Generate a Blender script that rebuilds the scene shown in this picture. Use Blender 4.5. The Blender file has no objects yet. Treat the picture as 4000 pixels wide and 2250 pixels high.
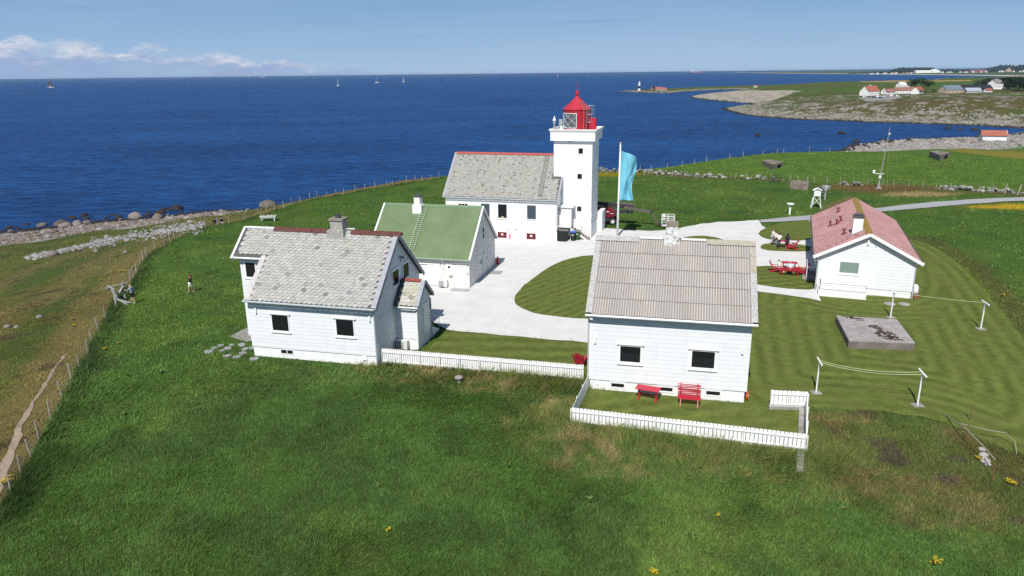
import bpy, bmesh, math, random
import numpy as np
from mathutils import Vector, Matrix, geometry
random.seed(7); RNG = np.random.default_rng(7)
PI = math.pi
scn = bpy.context.scene
COL = scn.collection

# ------------------------------------------------------------------ camera
CAM_H = 19.0
FPX, PITCH, ROLL = 2811.485, math.radians(16.62917), math.radians(0.64428)   # focal length in photo pixels (4000 wide)
cd = bpy.data.cameras.new('camera'); cam = bpy.data.objects.new('camera', cd); COL.objects.link(cam)
cd.sensor_width = 36.0; cd.lens = FPX / 4000 * 36.0
cd.clip_start = 0.5; cd.clip_end = 200000
cam.matrix_world = Matrix.Translation((0, 0, CAM_H)) @ Matrix.Rotation(PI/2 - PITCH, 4, 'X') @ Matrix.Rotation(-ROLL, 4, 'Z')
scn.camera = cam

def ray(px, py):
    a = px - 2000.; b = py - 1125.; cr, sr = math.cos(ROLL), math.sin(ROLL)
    u = a*cr - b*sr; v = a*sr + b*cr
    return Vector((u, FPX*math.cos(PITCH) - v*math.sin(PITCH), -FPX*math.sin(PITCH) - v*math.cos(PITCH)))
def at(px, py, z=0.0):
    d = ray(px, py); t = (z - CAM_H) / d.z
    return Vector((d.x*t, d.y*t, z))
def atd(px, py, dist):
    "point on the sight line at a given horizontal distance"
    d = ray(px, py); t = dist / math.hypot(d.x, d.y)
    return Vector((d.x*t, d.y*t, CAM_H + d.z*t))

# ------------------------------------------------------------------ numpy noise
def vnoise(x, y, seed=0):
    xi = np.floor(x).astype(np.int64); yi = np.floor(y).astype(np.int64)
    xf = x - xi; yf = y - yi
    xf = xf*xf*(3-2*xf); yf = yf*yf*(3-2*yf)
    def h(i, j):
        n = (i*374761393 + j*668265263 + seed*974634541) & 0xFFFFFFFF
        n = ((n ^ (n >> 13)) * 1274126177) & 0xFFFFFFFF
        return ((n ^ (n >> 16)) & 0xFFFF) / 65535.0
    a = h(xi, yi); b = h(xi+1, yi); c = h(xi, yi+1); d = h(xi+1, yi+1)
    return (a*(1-xf) + b*xf)*(1-yf) + (c*(1-xf) + d*xf)*yf
def fbm(x, y, seed=0, oct=4):
    s = 0; a = 0.5; t = 0
    for o in range(oct):
        s = s + a*vnoise(x, y, seed+o*17); t += a
        x = x*2.03+11.3; y = y*2.03-7.7; a *= 0.5
    return s/t
def sstep(a, b, x):
    t = np.clip((x-a)/(b-a), 0, 1); return t*t*(3-2*t)
def seg_dist(P, poly, closed=False):
    poly = np.asarray(poly, float); n = len(poly)
    best = np.full(len(P), 1e12)
    for i in range(n if closed else n-1):
        a = poly[i]; b = poly[(i+1) % n]; ab = b-a; L2 = ab@ab+1e-12
        t = np.clip(((P-a)@ab)/L2, 0, 1); q = a + t[:, None]*ab
        best = np.minimum(best, ((P-q)**2).sum(1))
    return np.sqrt(best)
def inside(P, poly):
    poly = np.asarray(poly, float); n = len(poly); r = np.zeros(len(P), bool)
    x = P[:, 0]; y = P[:, 1]
    for i in range(n):
        x0, y0 = poly[i]; x1, y1 = poly[(i+1) % n]
        if y0 == y1: continue
        c = ((y0 > y) != (y1 > y)) & (x < (x1-x0)*(y-y0)/(y1-y0)+x0)
        r ^= c
    return r
def sdist(P, poly):
    "positive inside"
    d = seg_dist(P, poly, True); return np.where(inside(P, poly), d, -d)
def smooth_poly(pts, n=2, closed=True):
    pts = [tuple(p) for p in pts]
    for _ in range(n):
        out = []
        m = len(pts)
        for i in range(m if closed else m-1):
            a = pts[i]; b = pts[(i+1) % m]
            out.append((a[0]*.75+b[0]*.25, a[1]*.75+b[1]*.25)); out.append((a[0]*.25+b[0]*.75, a[1]*.25+b[1]*.75))
        if not closed: out = [pts[0]] + out + [pts[-1]]
        pts = out
    return pts

# ------------------------------------------------------------------ materials
MATS = {}
def lin(r, g, b):
    f = lambda c: ((c/255+0.055)/1.055)**2.4 if c > 10 else c/255/12.92
    return (f(r), f(g), f(b), 1)
def nt(name):
    m = bpy.data.materials.new(name); m.use_nodes = True
    t = m.node_tree; b = t.nodes['Principled BSDF']
    return m, t, b
def node(t, typ, **kw):
    n = t.nodes.new(typ)
    for k, v in kw.items():
        if k in n.inputs.keys(): n.inputs[k].default_value = v
        else: setattr(n, k, v)
    return n
def mat(name, c, rough=0.6, var=0.12, scale=6.0, bump=0.0, bscale=40.0, spec=0.3, metal=0.0, c2=None, thr=None, coord='Object'):
    "painted / plain surface with uneven tone; c2 adds patches of a second colour"
    if name in MATS: return MATS[name]
    m, t, b = nt(name); L = t.links
    tc = node(t, 'ShaderNodeTexCoord')
    n1 = node(t, 'ShaderNodeTexNoise', Scale=scale, Detail=6.0, Roughness=0.65)
    L.new(tc.outputs[coord], n1.inputs['Vector'])
    r = node(t, 'ShaderNodeMapRange'); r.inputs[1].default_value = .3; r.inputs[2].default_value = .7
    r.inputs[3].default_value = 1-var; r.inputs[4].default_value = 1+var*.5
    L.new(n1.outputs['Fac'], r.inputs[0])
    mx = node(t, 'ShaderNodeMix', data_type='RGBA', blend_type='MULTIPLY'); mx.inputs[0].default_value = 1
    mx.inputs[6].default_value = c
    L.new(r.outputs[0], mx.inputs[7])
    src = mx.outputs[2]
    if c2 is not None:
        n2 = node(t, 'ShaderNodeTexNoise', Scale=scale*1.7, Detail=8.0, Roughness=0.7)
        mp = node(t, 'ShaderNodeMapping'); mp.inputs['Location'].default_value = (3.1, 7.7, 1.3)
        L.new(tc.outputs[coord], mp.inputs[0]); L.new(mp.outputs[0], n2.inputs['Vector'])
        r2 = node(t, 'ShaderNodeMapRange'); th = thr if thr else .55
        r2.inputs[1].default_value = th; r2.inputs[2].default_value = th+.08
        L.new(n2.outputs['Fac'], r2.inputs[0])
        m2 = node(t, 'ShaderNodeMix', data_type='RGBA'); L.new(r2.outputs[0], m2.inputs[0]); L.new(src, m2.inputs[6]); m2.inputs[7].default_value = c2
        src = m2.outputs[2]
    L.new(src, b.inputs['Base Color'])
    b.inputs['Roughness'].default_value = rough; b.inputs['Specular IOR Level'].default_value = spec; b.inputs['Metallic'].default_value = metal
    if bump:
        n3 = node(t, 'ShaderNodeTexNoise', Scale=bscale, Detail=4.0); L.new(tc.outputs[coord], n3.inputs['Vector'])
        bp = node(t, 'ShaderNodeBump', Strength=bump, Distance=0.03); L.new(n3.outputs['Fac'], bp.inputs['Height']); L.new(bp.outputs[0], b.inputs['Normal'])
    MATS[name] = m; return m
def siding(name, c, pitch=0.27, axis=2, groove=0.86, depth=0.014):
    "white boards: every board a slight slope and a thin joint under it, its shade put into the colour"
    if name in MATS: return MATS[name]
    m, t, b = nt(name); L = t.links
    tc = node(t, 'ShaderNodeTexCoord'); sp = node(t, 'ShaderNodeSeparateXYZ'); L.new(tc.outputs['Object'], sp.inputs[0])
    mu = node(t, 'ShaderNodeMath', operation='DIVIDE'); L.new(sp.outputs[axis], mu.inputs[0]); mu.inputs[1].default_value = pitch
    fr = node(t, 'ShaderNodeMath', operation='FRACT'); L.new(mu.outputs[0], fr.inputs[0])
    fl = node(t, 'ShaderNodeMath', operation='FLOOR'); L.new(mu.outputs[0], fl.inputs[0])
    wn = node(t, 'ShaderNodeTexWhiteNoise', noise_dimensions='1D'); L.new(fl.outputs[0], wn.inputs['W'])
    cr = node(t, 'ShaderNodeValToRGB'); e = cr.color_ramp.elements
    e[0].position = 0; e[0].color = (groove, groove, groove, 1); e[1].position = .07; e[1].color = (1, 1, 1, 1)  # darker line at each joint: shade under the board put into the colour
    L.new(fr.outputs[0], cr.inputs[0])
    n1 = node(t, 'ShaderNodeTexNoise', Scale=1.1, Detail=7.0, Roughness=.7); L.new(tc.outputs['Object'], n1.inputs['Vector'])
    r = node(t, 'ShaderNodeMapRange'); r.inputs[1].default_value = .3; r.inputs[2].default_value = .7; r.inputs[3].default_value = .93; r.inputs[4].default_value = 1.02
    L.new(n1.outputs['Fac'], r.inputs[0])
    ms_ = node(t, 'ShaderNodeMapping'); ms_.inputs['Scale'].default_value = (3.2, 3.2, .22); L.new(tc.outputs['Object'], ms_.inputs[0]); n9 = node(t, 'ShaderNodeTexNoise', Scale=1.0, Detail=7.0, Roughness=.65); L.new(ms_.outputs[0], n9.inputs['Vector'])
    r9 = node(t, 'ShaderNodeMapRange'); r9.inputs[1].default_value = .54; r9.inputs[2].default_value = .74; r9.inputs[3].default_value = 1.0; r9.inputs[4].default_value = .93; L.new(n9.outputs['Fac'], r9.inputs[0])
    r2 = node(t, 'ShaderNodeMapRange'); r2.inputs[3].default_value = .965; r2.inputs[4].default_value = 1.0; L.new(wn.outputs[0], r2.inputs[0])
    m0 = node(t, 'ShaderNodeMath', operation='MULTIPLY'); L.new(r.outputs[0], m0.inputs[0]); L.new(r2.outputs[0], m0.inputs[1]); m9 = node(t, 'ShaderNodeMath', operation='MULTIPLY'); L.new(m0.outputs[0], m9.inputs[0]); L.new(r9.outputs[0], m9.inputs[1]); m0 = m9
    m1 = node(t, 'ShaderNodeMix', data_type='RGBA', blend_type='MULTIPLY'); m1.inputs[0].default_value = 1; m1.inputs[6].default_value = c; L.new(m0.outputs[0], m1.inputs[7])
    m2 = node(t, 'ShaderNodeMix', data_type='RGBA', blend_type='MULTIPLY'); m2.inputs[0].default_value = 1; L.new(m1.outputs[2], m2.inputs[6]); L.new(cr.outputs[0], m2.inputs[7])
    L.new(m2.outputs[2], b.inputs['Base Color']); b.inputs['Roughness'].default_value = .55; b.inputs['Specular IOR Level'].default_value = .25
    bp = node(t, 'ShaderNodeBump', Strength=0.5, Distance=depth); inv = node(t, 'ShaderNodeMath', operation='SUBTRACT'); inv.inputs[0].default_value = 1; L.new(fr.outputs[0], inv.inputs[1])
    L.new(inv.outputs[0], bp.inputs['Height']); L.new(bp.outputs[0], b.inputs['Normal'])
    MATS[name] = m; return m
def vcol(name, rough=0.85, fine=30.0, famt=0.25, bump=0.3, bscale=25.0, spec=0.15, bdist=0.05):
    "surface coloured by its own 'tone' attribute, with fine grain"
    if name in MATS: return MATS[name]
    m, t, b = nt(name); L = t.links
    at_ = node(t, 'ShaderNodeAttribute', attribute_name='tone'); tc = node(t, 'ShaderNodeTexCoord')
    n1 = node(t, 'ShaderNodeTexNoise', Scale=fine, Detail=5.0, Roughness=.7); L.new(tc.outputs['Object'], n1.inputs['Vector'])
    r = node(t, 'ShaderNodeMapRange'); r.inputs[1].default_value = .3; r.inputs[2].default_value = .7; r.inputs[3].default_value = 1-famt; r.inputs[4].default_value = 1+famt
    L.new(n1.outputs['Fac'], r.inputs[0])
    mx = node(t, 'ShaderNodeMix', data_type='RGBA', blend_type='MULTIPLY'); mx.inputs[0].default_value = 1
    L.new(at_.outputs['Color'], mx.inputs[6]); L.new(r.outputs[0], mx.inputs[7]); L.new(mx.outputs[2], b.inputs['Base Color'])
    b.inputs['Roughness'].default_value = rough; b.inputs['Specular IOR Level'].default_value = spec
    if bump:
        n3 = node(t, 'ShaderNodeTexNoise', Scale=bscale, Detail=5.0, Roughness=.65); L.new(tc.outputs['Object'], n3.inputs['Vector'])
        bp = node(t, 'ShaderNodeBump', Strength=bump, Distance=bdist); L.new(n3.outputs['Fac'], bp.inputs['Height']); L.new(bp.outputs[0], b.inputs['Normal'])
    MATS[name] = m; return m
def glass(name='window_glass', c=(.012, .014, .016, 1), rough=.04):
    if name in MATS: return MATS[name]
    m, t, b = nt(name); b.inputs['Base Color'].default_value = c; b.inputs['Roughness'].default_value = rough; b.inputs['Specular IOR Level'].default_value = .5
    tc = node(t, 'ShaderNodeTexCoord'); n = node(t, 'ShaderNodeTexNoise', Scale=2.5); t.links.new(tc.outputs['Object'], n.inputs['Vector'])
    bp = node(t, 'ShaderNodeBump', Strength=.08, Distance=.02); t.links.new(n.outputs['Fac'], bp.inputs['Height']); t.links.new(bp.outputs[0], b.inputs['Normal'])
    MATS[name] = m; return m

WHITE = mat('white_paint', (.80, .80, .79, 1), .5, .06, 2.0)
TRIM = mat('white_trim', (.82, .82, .81, 1), .45, .05, 3.0)
PLASTER = mat('whitewashed_plaster', (.80, .80, .785, 1), .7, .10, 1.6, bump=.35, bscale=9)
SID = siding('white_boards', (.76, .775, .785, 1), .27)
GLASS = glass()
LEAD = mat('grey_lead', (.33, .34, .37, 1), .5, .2, 4.0, metal=.0)
DARKTRIM = mat('dark_grey_trim', (.09, .085, .09, 1), .6, .2, 4.0)
GUTTER = mat('pale_gutter', (.62, .64, .64, 1), .4, .08, 3.0)
PIPE = mat('grey_pipe', (.42, .46, .47, 1), .45, .1, 3.0)
BLACKM = mat('black_metal', (.03, .03, .033, 1), .5, .2, 5.0)
GREYM = mat('galvanised_steel', (.42, .44, .45, 1), .45, .15, 6.0, metal=.3)
CONC = mat('old_concrete', (.30, .28, .265, 1), .9, .3, 1.6, bump=.4, bscale=18, c2=(.42, .40, .38, 1), thr=.56)
REDP = mat('red_paint', (.50, .022, .045, 1), .45, .14, 3.0)
REDTILE = mat('red_ridge_tile', (.27, .065, .05, 1), .7, .35, 3.0)
BROWNTILE = mat('brown_red_ridge_tile', (.12, .042, .038, 1), .7, .4, 3.0)
WOOD = mat('weathered_wood', (.34, .31, .27, 1), .85, .3, 7.0)
RUSTW = mat('white_flaking_to_rust', (.72, .70, .66, 1), .7, .1, 5.0, c2=(.42, .24, .08, 1), thr=.58)

# ------------------------------------------------------------------ mesh builder
class MB:
    def __init__(s): s.v = []; s.f = []; s.m = []; s.c = []
    def add(s, verts, faces, mi=0, col=None):
        o = len(s.v); s.v += [tuple(p) for p in verts]
        for f in faces: s.f.append(tuple(i+o for i in f)); s.m.append(mi)
        s.c += [col if col else (1, 1, 1, 1)]*len(verts)
        return o
    def box(s, x0, x1, y0, y1, z0, z1, mi=0, col=None):
        s.add([(x0,y0,z0),(x1,y0,z0),(x1,y1,z0),(x0,y1,z0),(x0,y0,z1),(x1,y0,z1),(x1,y1,z1),(x0,y1,z1)],
              [(0,3,2,1),(4,5,6,7),(0,1,5,4),(1,2,6,5),(2,3,7,6),(3,0,4,7)], mi, col); return s
    def obox(s, a, b, w, h, up=(0,0,1), mi=0, col=None):
        "bar of width w and height h from a to b"
        a = Vector(a); b = Vector(b); d = (b-a).normalized(); up = Vector(up)
        if abs(d.dot(up)) > .98: up = Vector((0, 1, 0)) if abs(d.y) < .9 else Vector((1, 0, 0))
        r = d.cross(up).normalized(); u = r.cross(d).normalized()
        P = []
        for q in (a, b):
            for i, j in ((-1,-1),(1,-1),(1,1),(-1,1)): P.append(q + r*(i*w/2) + u*(j*h/2))
        s.add(P, [(0,1,2,3),(7,6,5,4),(0,4,5,1),(1,5,6,2),(2,6,7,3),(3,7,4,0)], mi, col); return s
    def tube(s, a, b, r0, r1=None, n=8, mi=0, col=None, cap=True):
        a = Vector(a); b = Vector(b); r1 = r0 if r1 is None else r1; d = (b-a).normalized()
        x = d.orthogonal().normalized(); y = d.cross(x)
        P = [a + (x*math.cos(2*PI*i/n) + y*math.sin(2*PI*i/n))*r0 for i in range(n)] + [b + (x*math.cos(2*PI*i/n) + y*math.sin(2*PI*i/n))*r1 for i in range(n)]
        F = [(i, (i+1) % n, n+(i+1) % n, n+i) for i in range(n)]
        if cap: F += [tuple(range(n))[::-1], tuple(range(n, 2*n))]
        s.add(P, F, mi, col); return s
    def path(s, pts, r, n=6, mi=0):
        for a, b in zip(pts, pts[1:]): s.tube(a, b, r, r, n, mi)
        return s
    def lathe(s, prof, n=24, c=(0,0), a0=0., a1=2*PI, mi=0, col=None, cap=False):
        full = abs(a1-a0-2*PI) < 1e-6; k = n if full else n+1; P = []
        for r, z in prof:
            for i in range(k):
                t = a0 + (a1-a0)*i/n; P.append((c[0]+r*math.cos(t), c[1]+r*math.sin(t), z))
        F = []
        for j in range(len(prof)-1):
            for i in range(n):
                i2 = (i+1) % k; F.append((j*k+i, j*k+i2, (j+1)*k+i2, (j+1)*k+i))
        if cap: F += [tuple(range(k))[::-1], tuple(range((len(prof)-1)*k, len(prof)*k))]
        s.add(P, F, mi, col); return s
    def prism(s, poly, p0, p1, axis='x', mi=0, col=None):
        "extrude a 2D outline along an axis: axis x -> outline in (y,z); y -> (x,z); z -> (x,y)"
        n = len(poly)
        def mk(a, b, w): return {'x': (w, a, b), 'y': (a, w, b), 'z': (a, b, w)}[axis]
        P = [mk(a, b, p0) for a, b in poly] + [mk(a, b, p1) for a, b in poly]
        F = [tuple(range(n)), tuple(range(2*n-1, n-1, -1))] + [(i, n+i, n+(i+1) % n, (i+1) % n) for i in range(n)]
        s.add(P, F, mi, col); return s
    def blob(s, c, rx, ry, rz, seed=0, sub=1, rough=.25, mi=0, col=None, rot=0):
        bm = bmesh.new(); bmesh.ops.create_icosphere(bm, subdivisions=sub, radius=1); R = random.Random(seed)
        ca, sa = math.cos(rot), math.sin(rot); P = []
        ph = [R.uniform(0, 6.28) for _ in range(6)]
        for v in bm.verts:
            p = v.co; k = 1 + rough*(.5*math.sin(2.1*p.x+ph[0])*math.sin(2.7*p.y+ph[1]) + .4*math.sin(3.3*p.z+ph[2]+2*p.x) + R.uniform(-.35, .35))
            x, y = p.x*rx*k, p.y*ry*k; P.append((c[0]+x*ca-y*sa, c[1]+x*sa+y*ca, c[2]+p.z*rz*k))
        F = [tuple(v.index for v in f.verts) for f in bm.faces]; bm.free()
        s.add(P, F, mi, col); return s
    def build(s, name, mats, parent=None, smooth=False, fixn=True, bevel=0):
        me = bpy.data.meshes.new(name); me.from_pydata(s.v, [], s.f)
        mats = mats if isinstance(mats, (list, tuple)) else [mats]
        for m in mats: me.materials.append(m)
        me.polygons.foreach_set('material_index', np.array(s.m, np.int32))
        a = me.color_attributes.new('tone', 'FLOAT_COLOR', 'POINT'); a.data.foreach_set('color', np.array(s.c, np.float32).ravel())
        if fixn:
            bm = bmesh.new(); bm.from_mesh(me); bmesh.ops.recalc_face_normals(bm, faces=bm.faces)
            if bevel: bmesh.ops.bevel(bm, geom=[e for e in bm.edges], offset=bevel, segments=1, affect='EDGES', clamp_overlap=True)
            bm.to_mesh(me); bm.free()
        if smooth: me.polygons.foreach_set('use_smooth', np.ones(len(me.polygons), bool))
        o = bpy.data.objects.new(name, me); COL.objects.link(o)
        if parent: o.parent = parent
        return o
def arr_mesh(name, V, F, mats, col=None, parent=None, smooth=False):
    "mesh straight from numpy arrays; F is (n,3) or (n,4)"
    V = np.asarray(V, np.float32); F = np.asarray(F, np.int32); k = F.shape[1]
    me = bpy.data.meshes.new(name); me.vertices.add(len(V)); me.vertices.foreach_set('co', V.ravel())
    me.loops.add(F.size); me.loops.foreach_set('vertex_index', F.ravel())
    me.polygons.add(len(F)); me.polygons.foreach_set('loop_start', np.arange(0, F.size, k, dtype=np.int32))
    if smooth: me.polygons.foreach_set('use_smooth', np.ones(len(F), bool))
    me.update(calc_edges=True)
    for m in (mats if isinstance(mats, (list, tuple)) else [mats]): me.materials.append(m)
    if col is not None:
        a = me.color_attributes.new('tone', 'FLOAT_COLOR', 'POINT'); c = np.ones((len(V), 4), np.float32); c[:, :3] = col; a.data.foreach_set('color', c.ravel())
    o = bpy.data.objects.new(name, me); COL.objects.link(o)
    if parent: o.parent = parent
    return o
def tag(o, label=None, cat=None, group=None, kind=None):
    if label: o['label'] = label
    if cat: o['category'] = cat
    if group: o['group'] = group
    if kind: o['kind'] = kind
    return o
def thing(name, label, cat, loc=(0,0,0), rz=0., group=None):
    o = bpy.data.objects.new(name, None); o.empty_display_size = .3; COL.objects.link(o)
    o.location = loc; o.rotation_euler = (0, 0, rz); return tag(o, label, cat, group)
def copy_thing(o, loc, rz=0., label=None, scale=None):
    r = o.copy(); COL.objects.link(r); r.location = loc; r.rotation_euler = (0, 0, rz)
    if scale: r.scale = (scale,)*3
    if label: r['label'] = label
    for ch in [c for c in bpy.data.objects if c.parent == o]:
        d = ch.copy(); COL.objects.link(d); d.parent = r
        for g in [c for c in bpy.data.objects if c.parent == ch]:
            e = g.copy(); COL.objects.link(e); e.parent = d
    return r
# ------------------------------------------------------------------ light and sky
SUN_AZ, SUN_EL = math.radians(17.5), math.radians(50)      # heading of the shadows (right of straight ahead), height of the sun
sd_ = Vector((math.sin(SUN_AZ)*math.cos(SUN_EL), math.cos(SUN_AZ)*math.cos(SUN_EL), -math.sin(SUN_EL)))
sl = bpy.data.lights.new('sun', 'SUN'); sl.energy = 4.95; sl.angle = math.radians(.53); sl.color = (1, .965, .91)
so = bpy.data.objects.new('sun', sl); COL.objects.link(so); so.rotation_euler = sd_.to_track_quat('-Z', 'Y').to_euler(); so.location = (-40, -60, 90)
w = bpy.data.worlds.new('World'); scn.world = w; w.use_nodes = True; t = w.node_tree; L = t.links
bg = t.nodes['Background']
sky = node(t, 'ShaderNodeTexSky', sky_type='NISHITA'); sky.sun_disc = False; sky.sun_elevation = SUN_EL; sky.sun_rotation = PI + SUN_AZ
sky.altitude = 0; sky.air_density = 1.0; sky.dust_density = .2; sky.ozone_density = 1.5
tc = node(t, 'ShaderNodeTexCoord'); sp = node(t, 'ShaderNodeSeparateXYZ'); L.new(tc.outputs['Generated'], sp.inputs[0])
def M(op, a, b=None, c=None):
    n = node(t, 'ShaderNodeMath', operation=op)
    for i, q in enumerate((a, b, c)):
        if q is None: continue
        if hasattr(q, 'is_linked') or hasattr(q, 'links'): L.new(q, n.inputs[i])
        else: n.inputs[i].default_value = q
    return n.outputs[0]
def RAMP(x, a, b, lo=0., hi=1.):
    n = node(t, 'ShaderNodeMapRange', interpolation_type='SMOOTHSTEP'); L.new(x, n.inputs[0])
    for i, q in enumerate((a, b, lo, hi)): n.inputs[i+1].default_value = q
    return n.outputs[0]
azi = M('ARCTAN2', sp.outputs[0], sp.outputs[1]); elv = M('ARCSINE', sp.outputs[2])
def CLOUDN(sx, sy, seed, detail=7, rough=.62):
    cv = node(t, 'ShaderNodeCombineXYZ'); L.new(M('MULTIPLY', azi, sx), cv.inputs[0]); L.new(M('MULTIPLY', elv, sy), cv.inputs[1]); cv.inputs[2].default_value = seed
    n = node(t, 'ShaderNodeTexNoise', Scale=1.0, Detail=detail, Roughness=rough); L.new(cv.outputs[0], n.inputs['Vector']); return n.outputs['Fac']
# low cumulus bank on the left, thinning to the right
base_h = M('ADD', M('MULTIPLY', RAMP(azi, -.06, -.66), .040), .006)          # height of the bank's top, radians
nb = CLOUDN(26, 60, 2.0); top = M('ADD', base_h, M('MULTIPLY', M('SUBTRACT', nb, .5), .060))
bank = M('MULTIPLY', RAMP(M('SUBTRACT', top, elv), 0, .012), RAMP(azi, .04, -.10))
bank = M('MULTIPLY', bank, RAMP(CLOUDN(9, 40, 5.1), .38, .58, .35, .92))
lit = RAMP(M('ADD', M('SUBTRACT', elv, M('MULTIPLY', top, .62)), M('MULTIPLY', M('SUBTRACT', CLOUDN(40, 90, 8.2), .5), .05)), -.008, .014)
ccol = node(t, 'ShaderNodeMix', data_type='RGBA'); L.new(lit, ccol.inputs[0]); ccol.inputs[6].default_value = (4.2, 5.6, 8.6, 1); ccol.inputs[7].default_value = (10.2, 10.0, 10.8, 1)
# thin high streaks and a veil
st = M('MULTIPLY', RAMP(CLOUDN(3.2, 60, 11.3, 5, .5), .57, .72), RAMP(elv, .02, .06)); st = M('MULTIPLY', st, .42)
veil = M('MULTIPLY', RAMP(CLOUDN(2.2, 16, 21.0, 6, .55), .42, .75), .30)
grad = node(t, 'ShaderNodeValToRGB'); e = grad.color_ramp.elements; e[0].position = 0; e[0].color = (.345, .555, .84, 1); e[1].position = .14; e[1].color = (.125, .300, .615, 1)
L.new(elv, grad.inputs[0]); gs = node(t, 'ShaderNodeMix', data_type='RGBA', blend_type='MULTIPLY'); gs.inputs[0].default_value = 1; L.new(grad.outputs[0], gs.inputs[6]); gs.inputs[7].default_value = (12.6, 12.5, 12.3, 1)
tint = node(t, 'ShaderNodeMix', data_type='RGBA'); L.new(RAMP(elv, .1, .7, .85, .0), tint.inputs[0]); L.new(sky.outputs[0], tint.inputs[6]); L.new(gs.outputs[2], tint.inputs[7])
a1 = node(t, 'ShaderNodeMix', data_type='RGBA'); L.new(veil, a1.inputs[0]); L.new(tint.outputs[2], a1.inputs[6]); a1.inputs[7].default_value = (5.2, 7.0, 9.4, 1)
a2 = node(t, 'ShaderNodeMix', data_type='RGBA'); L.new(st, a2.inputs[0]); L.new(a1.outputs[2], a2.inputs[6]); a2.inputs[7].default_value = (3.1, 4.7, 7.6, 1)
a3 = node(t, 'ShaderNodeMix', data_type='RGBA'); L.new(bank, a3.inputs[0]); L.new(a2.outputs[2], a3.inputs[6]); L.new(ccol.outputs[2], a3.inputs[7])
L.new(a3.outputs[2], bg.inputs['Color']); bg.inputs['Strength'].default_value = .07
scn.view_settings.view_transform = 'Standard'; scn.view_settings.look = 'None'; scn.view_settings.exposure = 0.13; scn.view_settings.gamma = 1
scn.cycles.max_bounces = 6; scn.cycles.diffuse_bounces = 3; scn.cycles.glossy_bounces = 3

# ------------------------------------------------------------------ heights
SEA = -14.0
E_px = [(-1500,1750),(-900,1420),(0,1235),(420,1140),(560,1050),(640,985),(750,915),(880,872),(1000,842),(1075,815),(1150,790),(1300,755),(1450,728),(1600,702),(1720,688),(1900,676),(2200,668),(2350,668),(2530,671),(2600,664),(2700,643),(2850,618),(3000,600),(3104,594),(3300,591),(3457,590),(3634,582),(3760,580),(4000,590),(4500,606),(5400,640)]
S_px = [(-1700,1180),(-900,1010),(-300,935),(0,906),(130,893),(260,881),(400,863),(560,851),(700,836),(850,821),(1000,818),(1060,812),(1150,800),(1300,764),(1450,736),(1700,697),(2000,682),(2300,674),(2530,677),(2600,669),(2850,623),(3000,604),(3200,594),(3290,586),(3350,562),(3450,549),(3560,541),(3700,536),(3900,530),(4000,514),(4300,505),(5200,500)]
E_w = np.array([at(x, y, 0).xy[:] for x, y in E_px]); S_w = np.array([at(x, y, SEA).xy[:] for x, y in S_px])
PLAT = np.vstack([E_w, [(400, 100), (300, -60), (-300, -60)]]); LAND = np.vstack([S_w, [(900, 100), (300, -80), (-400, -80)]])
def Tflat(x, y):
    k = 46 - y; s = np.where(k > 0, k*k/(k+2.5), 0)
    return -0.06*np.minimum(s, 40)
def T(x, y):
    x = np.atleast_1d(np.asarray(x, float)); y = np.atleast_1d(np.asarray(y, float)); P = np.stack([x, y], 1)
    z = Tflat(x, y)
    out = ~inside(P, PLAT)
    far = sstep(60, 110, y) + sstep(-26, -40, x)
    z = z + (fbm(x*.09, y*.09, 3, 3)-.5)*.5*np.clip(far, 0, 1)*sstep(0, 8, np.where(out, 0, 9))
    if out.any():
        Q = P[out]; dE = seg_dist(Q, E_w); ins = inside(Q, LAND); dS = seg_dist(Q, S_w)
        t_ = dE/(dE+dS+1e-6); q = SEA*(1-(1-t_)**1.32) + (1-t_)*Tflat(Q[:, 0], Q[:, 1]) + (fbm(Q[:, 0]*.12, Q[:, 1]*.12, 5, 3)-.5)*1.2*t_*(1-t_)*2
        z[out] = np.where(ins, q, SEA - np.minimum(.16*dS, 6))
    return z
def T1(x, y): return float(T([x], [y])[0])
def atT(px, py, dz=0.):
    z = 0.
    for _ in range(7):
        p = at(px, py, z+dz); z = .5*z + .5*T1(p.x, p.y)
    p = at(px, py, z+dz); return Vector((p.x, p.y, T1(p.x, p.y)))
def atTv(px, py, n=9):
    "many ground points at once"
    px = np.asarray(px, float); py = np.asarray(py, float); a = px-2000.; b = py-1125.; cr, sr = math.cos(ROLL), math.sin(ROLL); u = a*cr-b*sr; v = a*sr+b*cr
    d = np.stack([u, FPX*math.cos(PITCH)-v*math.sin(PITCH), -FPX*math.sin(PITCH)-v*math.cos(PITCH)], 1); z = np.zeros(len(px))
    for _ in range(n): k = (z-CAM_H)/d[:, 2]; z = .5*z+.5*T(d[:, 0]*k, d[:, 1]*k)
    k = (z-CAM_H)/d[:, 2]; x, y = d[:, 0]*k, d[:, 1]*k; return x, y, T(x, y)
def W2(pts): return [tuple(atT(x, y).xy) for x, y in pts]
def W0(pts): return [tuple(at(x, y, 0).xy) for x, y in pts]

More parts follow.
